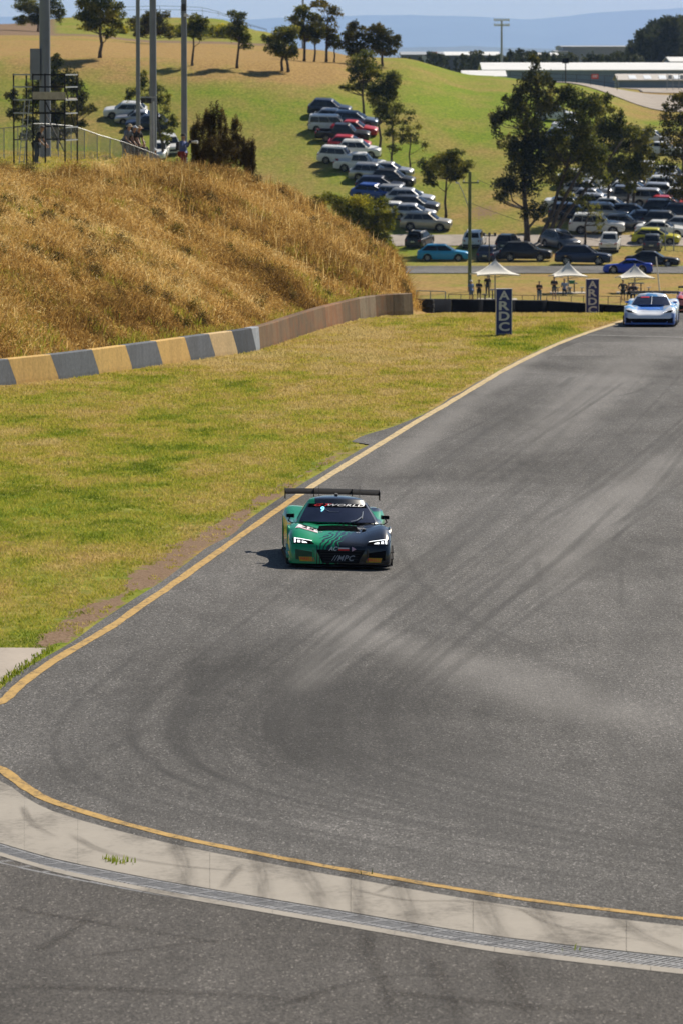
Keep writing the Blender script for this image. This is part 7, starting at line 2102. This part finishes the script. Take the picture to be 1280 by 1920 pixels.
    def cloth(nm, keys, edges, root, mat, k_=1.14, cutoff=None):
        JJ = {q_: (J[q_][0], gr(J[q_][1], k_)) for q_ in keys}
        for (new, a, b, f) in (cutoff or []):
            p_ = Vector(J[a][0]).lerp(Vector(J[b][0]), f); JJ[new] = (tuple(p_), gr(J[a][1] * (1 - f) + J[b][1] * f, k_ * 1.15))
        inst(nm, skin_mesh(nm, JJ, edges, root, mat), e)
    ms = plain('shirt_%02x%02x%02x' % tuple(int(255 * c) for c in shirt), shirt, .85, 0, .15, 12); ml = plain('legs_%02x%02x%02x' % tuple(int(255 * c) for c in legs), legs, .85, 0, .15, 12)
    if sleeves:
        cloth('shirt', ['pelvis', 'waist', 'chest', 'neck0', 'shl', 'shr', 'ell', 'elr', 'wrl', 'wrr'], [('pelvis', 'waist'), ('waist', 'chest'), ('chest', 'neck0'), ('neck0', 'shl'), ('neck0', 'shr'), ('shl', 'ell'), ('shr', 'elr'), ('ell', 'wrl'), ('elr', 'wrr')], 'waist', ms)
    else:
        cloth('shirt', ['pelvis', 'waist', 'chest', 'neck0', 'shl', 'shr'], [('pelvis', 'waist'), ('waist', 'chest'), ('chest', 'neck0'), ('neck0', 'shl'), ('neck0', 'shr'), ('shl', 'sl'), ('shr', 'sr')], 'waist', ms, 1.14, [('sl', 'shl', 'ell', .75), ('sr', 'shr', 'elr', .75)])
    fl = .85 if shorts else None
    if shorts: cloth('shorts', ['pelvis', 'hpl', 'hpr'], [('pelvis', 'hpl'), ('pelvis', 'hpr'), ('hpl', 'kl'), ('hpr', 'kr')], 'pelvis', ml, 1.12, [('kl', 'hpl', 'knl', .85), ('kr', 'hpr', 'knr', .85)])
    else: cloth('trousers', ['pelvis', 'hpl', 'hpr', 'knl', 'knr', 'cal', 'car', 'anl', 'anr'], [('pelvis', 'hpl'), ('pelvis', 'hpr'), ('hpl', 'knl'), ('hpr', 'knr'), ('knl', 'cal'), ('knr', 'car'), ('cal', 'anl'), ('car', 'anr')], 'pelvis', ml, 1.1)
    for n_ in 'lr':
        inst('shoe', skin_mesh('shoe', {'a': (J['an' + n_][0], .052), 't': (J['to' + n_][0], (.052, .04))}, [('a', 't')], 'a', plain('shoe_dark', (.03, .03, .03), .7), 1), e)
    hd = Vector(J['head1'][0])
    def cap_dome(zs, r_, mat, nm, brim=0, peak=0):
        m = MB(); rows = []
        for q_ in range(5):
            a = math.pi / 2 * q_ / 4; rows.append([(hd.x - .01 + r_ * 1.1 * math.cos(a) * math.cos(t_), hd.y + r_ * .9 * math.cos(a) * math.sin(t_), zs + r_ * .95 * math.sin(a)) for t_ in np.linspace(0, 2 * math.pi, 15)[:-1]])
        m.grid(rows, closed=True)
        if brim: m.grid([[(hd.x - .01 + (r_ + d_) * 1.05 * math.cos(t_), hd.y + (r_ + d_) * .95 * math.sin(t_), zs - .02 * (d_ > 0)) for t_ in np.linspace(0, 2 * math.pi, 15)[:-1]] for d_ in (brim, 0)], closed=True)
        if peak: m.hexa([(hd.x + .07, hd.y - .07, zs), (hd.x + .19, hd.y - .05, zs - .02), (hd.x + .19, hd.y + .05, zs - .02), (hd.x + .07, hd.y + .07, zs)], [(hd.x + .07, hd.y - .07, zs + .015), (hd.x + .19, hd.y - .05, zs - .008), (hd.x + .19, hd.y + .05, zs - .008), (hd.x + .07, hd.y + .07, zs + .015)])
        m.build(nm, mat, e, 'all')
    if hat is None: cap_dome(hd.z + .005, .105, M_HAIR, 'hair')
    else:
        kind_, colr = hat
        cap_dome(hd.z + .025, .108, plain('hat_%02x%02x' % (int(255 * colr[0]), int(255 * colr[2])), colr, .85), 'hat', brim=.08 if kind_ == 'brim' else 0, peak=1 if kind_ == 'cap' else 0)
    MB().hexa([(hd.x + .075, -.014, hd.z - .045), (hd.x + .115, -.012, hd.z - .045), (hd.x + .115, .012, hd.z - .045), (hd.x + .075, .014, hd.z - .045)], [(hd.x + .07, -.008, hd.z + .01), (hd.x + .085, -.006, hd.z + .01), (hd.x + .085, .006, hd.z + .01), (hd.x + .07, .008, hd.z + .01)]).build('nose', M_SKIN, e)
    if extra == 'bag':
        MB().hexa([(-.30, -.14, 1.05), (-.15, -.14, 1.05), (-.15, .14, 1.05), (-.30, .14, 1.05)], [(-.28, -.12, 1.42), (-.14, -.12, 1.44), (-.14, .12, 1.44), (-.28, .12, 1.42)]).build('backpack', plain('backpack_cloth', (.03, .03, .04), .8), e)
    return e, g
GS = 'people by the fence on the embankment'
GT = 'people near the shade canopies'
person('person in dark top and jeans beside the scaffold tower, wearing a cap', 70, 252.5, -20, 1.74, 'rail', (.02, .02, .025), (.05, .07, .11), hat=('cap', (.12, .10, .10)), group=GS)
person('person in grey shirt and pale brimmed hat leaning on the fence, leftmost of three', 236, 263.6, -40, 1.76, 'rail', (.16, .18, .21), (.10, .11, .13), hat=('brim', (.45, .36, .24)), group=GS, z=at(236, 303, 263.6).z)
person('person in black top and white cap leaning on the fence, middle of three', 246, 264, -40, 1.68, 'rail', (.02, .02, .022), (.03, .03, .04), hat=('cap', (.55, .60, .66)), group=GS, z=at(246, 303, 264).z)
person('person in black top and straw hat leaning on the fence, rightmost of three', 255, 264.3, -40, 1.70, 'rail', (.015, .015, .018), (.03, .03, .04), hat=('brim', (.48, .33, .18)), group=GS, z=at(256, 304, 264.3).z)
person('person with dark hair low behind the fence beside the speaker post', 271, 267, -60, 1.62, 'stand', (.03, .025, .025), (.03, .03, .04), group=GS, z=at(271, 330, 267).z)
person('person in a white cap lowest behind the fence by the stout light pole', 291, 268, -70, 1.62, 'stand', (.18, .2, .24), (.03, .03, .04), hat=('cap', (.6, .62, .65)), group=GS, z=at(291, 344, 268).z)
pe, pg = person('person in blue and red clothes and black hat holding a pale camera', 344, 257, -25, 1.76, 'camera', (.07, .11, .26), (.20, .03, .03), hat=('brim', (.015, .015, .018)), group=GS, sleeves=True, z=at(344, 326, 257).z, extra='bag')
cm = empty('camera_with_lens', (pg.x + .40, pg.y - .19, pg.z + 1.44), (0, 0, R(-25)), 'pale long lens camera held by the person in the blue and red shirt', 'camera')
MB().box(-.10, .02, -.07, .07, -.06, .07).build('camera_body', M_TRIM, cm); MB().tube([(.02, 0, 0), (.12, 0, 0), (.13, 0, 0), (.30, 0, 0)], [.05, .05, .07, .075], 12).build('lens', plain('lens_white', (.6, .6, .58), .5), cm)
person('person in blue shirt, blue shorts and white hat, leftmost by the green power pole', 882, 448, -60, 1.68, 'stand', (.12, .20, .42), (.10, .15, .28), True, ('brim', (.6, .6, .6)), group=GT)
person('person in black clothes with folded arms, second from the green power pole', 897, 450, -90, 1.62, 'fold', (.012, .012, .014), (.015, .015, .02), True, ('brim', (.015, .015, .015)), group=GT)
person('person in dark shirt behind the thin camera pole', 913, 458, -90, 1.66, 'stand', (.015, .015, .02), (.04, .05, .08), group=GT)
person('person in dark vest and blue jeans with a shoulder bag left of the middle canopy', 1010, 447, -80, 1.62, 'fold', (.03, .02, .022), (.12, .18, .28), group=GT, extra='bag')
person('person in black printed shirt and grey shorts under the middle canopy', 1038, 452, -90, 1.76, 'fold', (.012, .012, .014), (.14, .15, .17), True, group=GT)
person('person in pale blue shirt seated at the table under the middle canopy', 1057, 458.6, -90, 1.72, 'sit', (.25, .33, .48), (.04, .05, .07), group=GT)
person('person in dark shirt and shorts with hands on hips beside the right hand canopy post', 1167, 448, -100, 1.74, 'hips', (.04, .045, .05), (.03, .035, .04), True, group=GT)
person('person in dark clothes seated under the right hand canopy, left of two', 1178, 453, -90, 1.70, 'sit', (.02, .02, .024), (.03, .03, .035), group=GT)
person('person in dark purple shirt seated under the right hand canopy, right of two', 1187, 452, -100, 1.78, 'sit', (.05, .04, .06), (.04, .04, .05), group=GT)
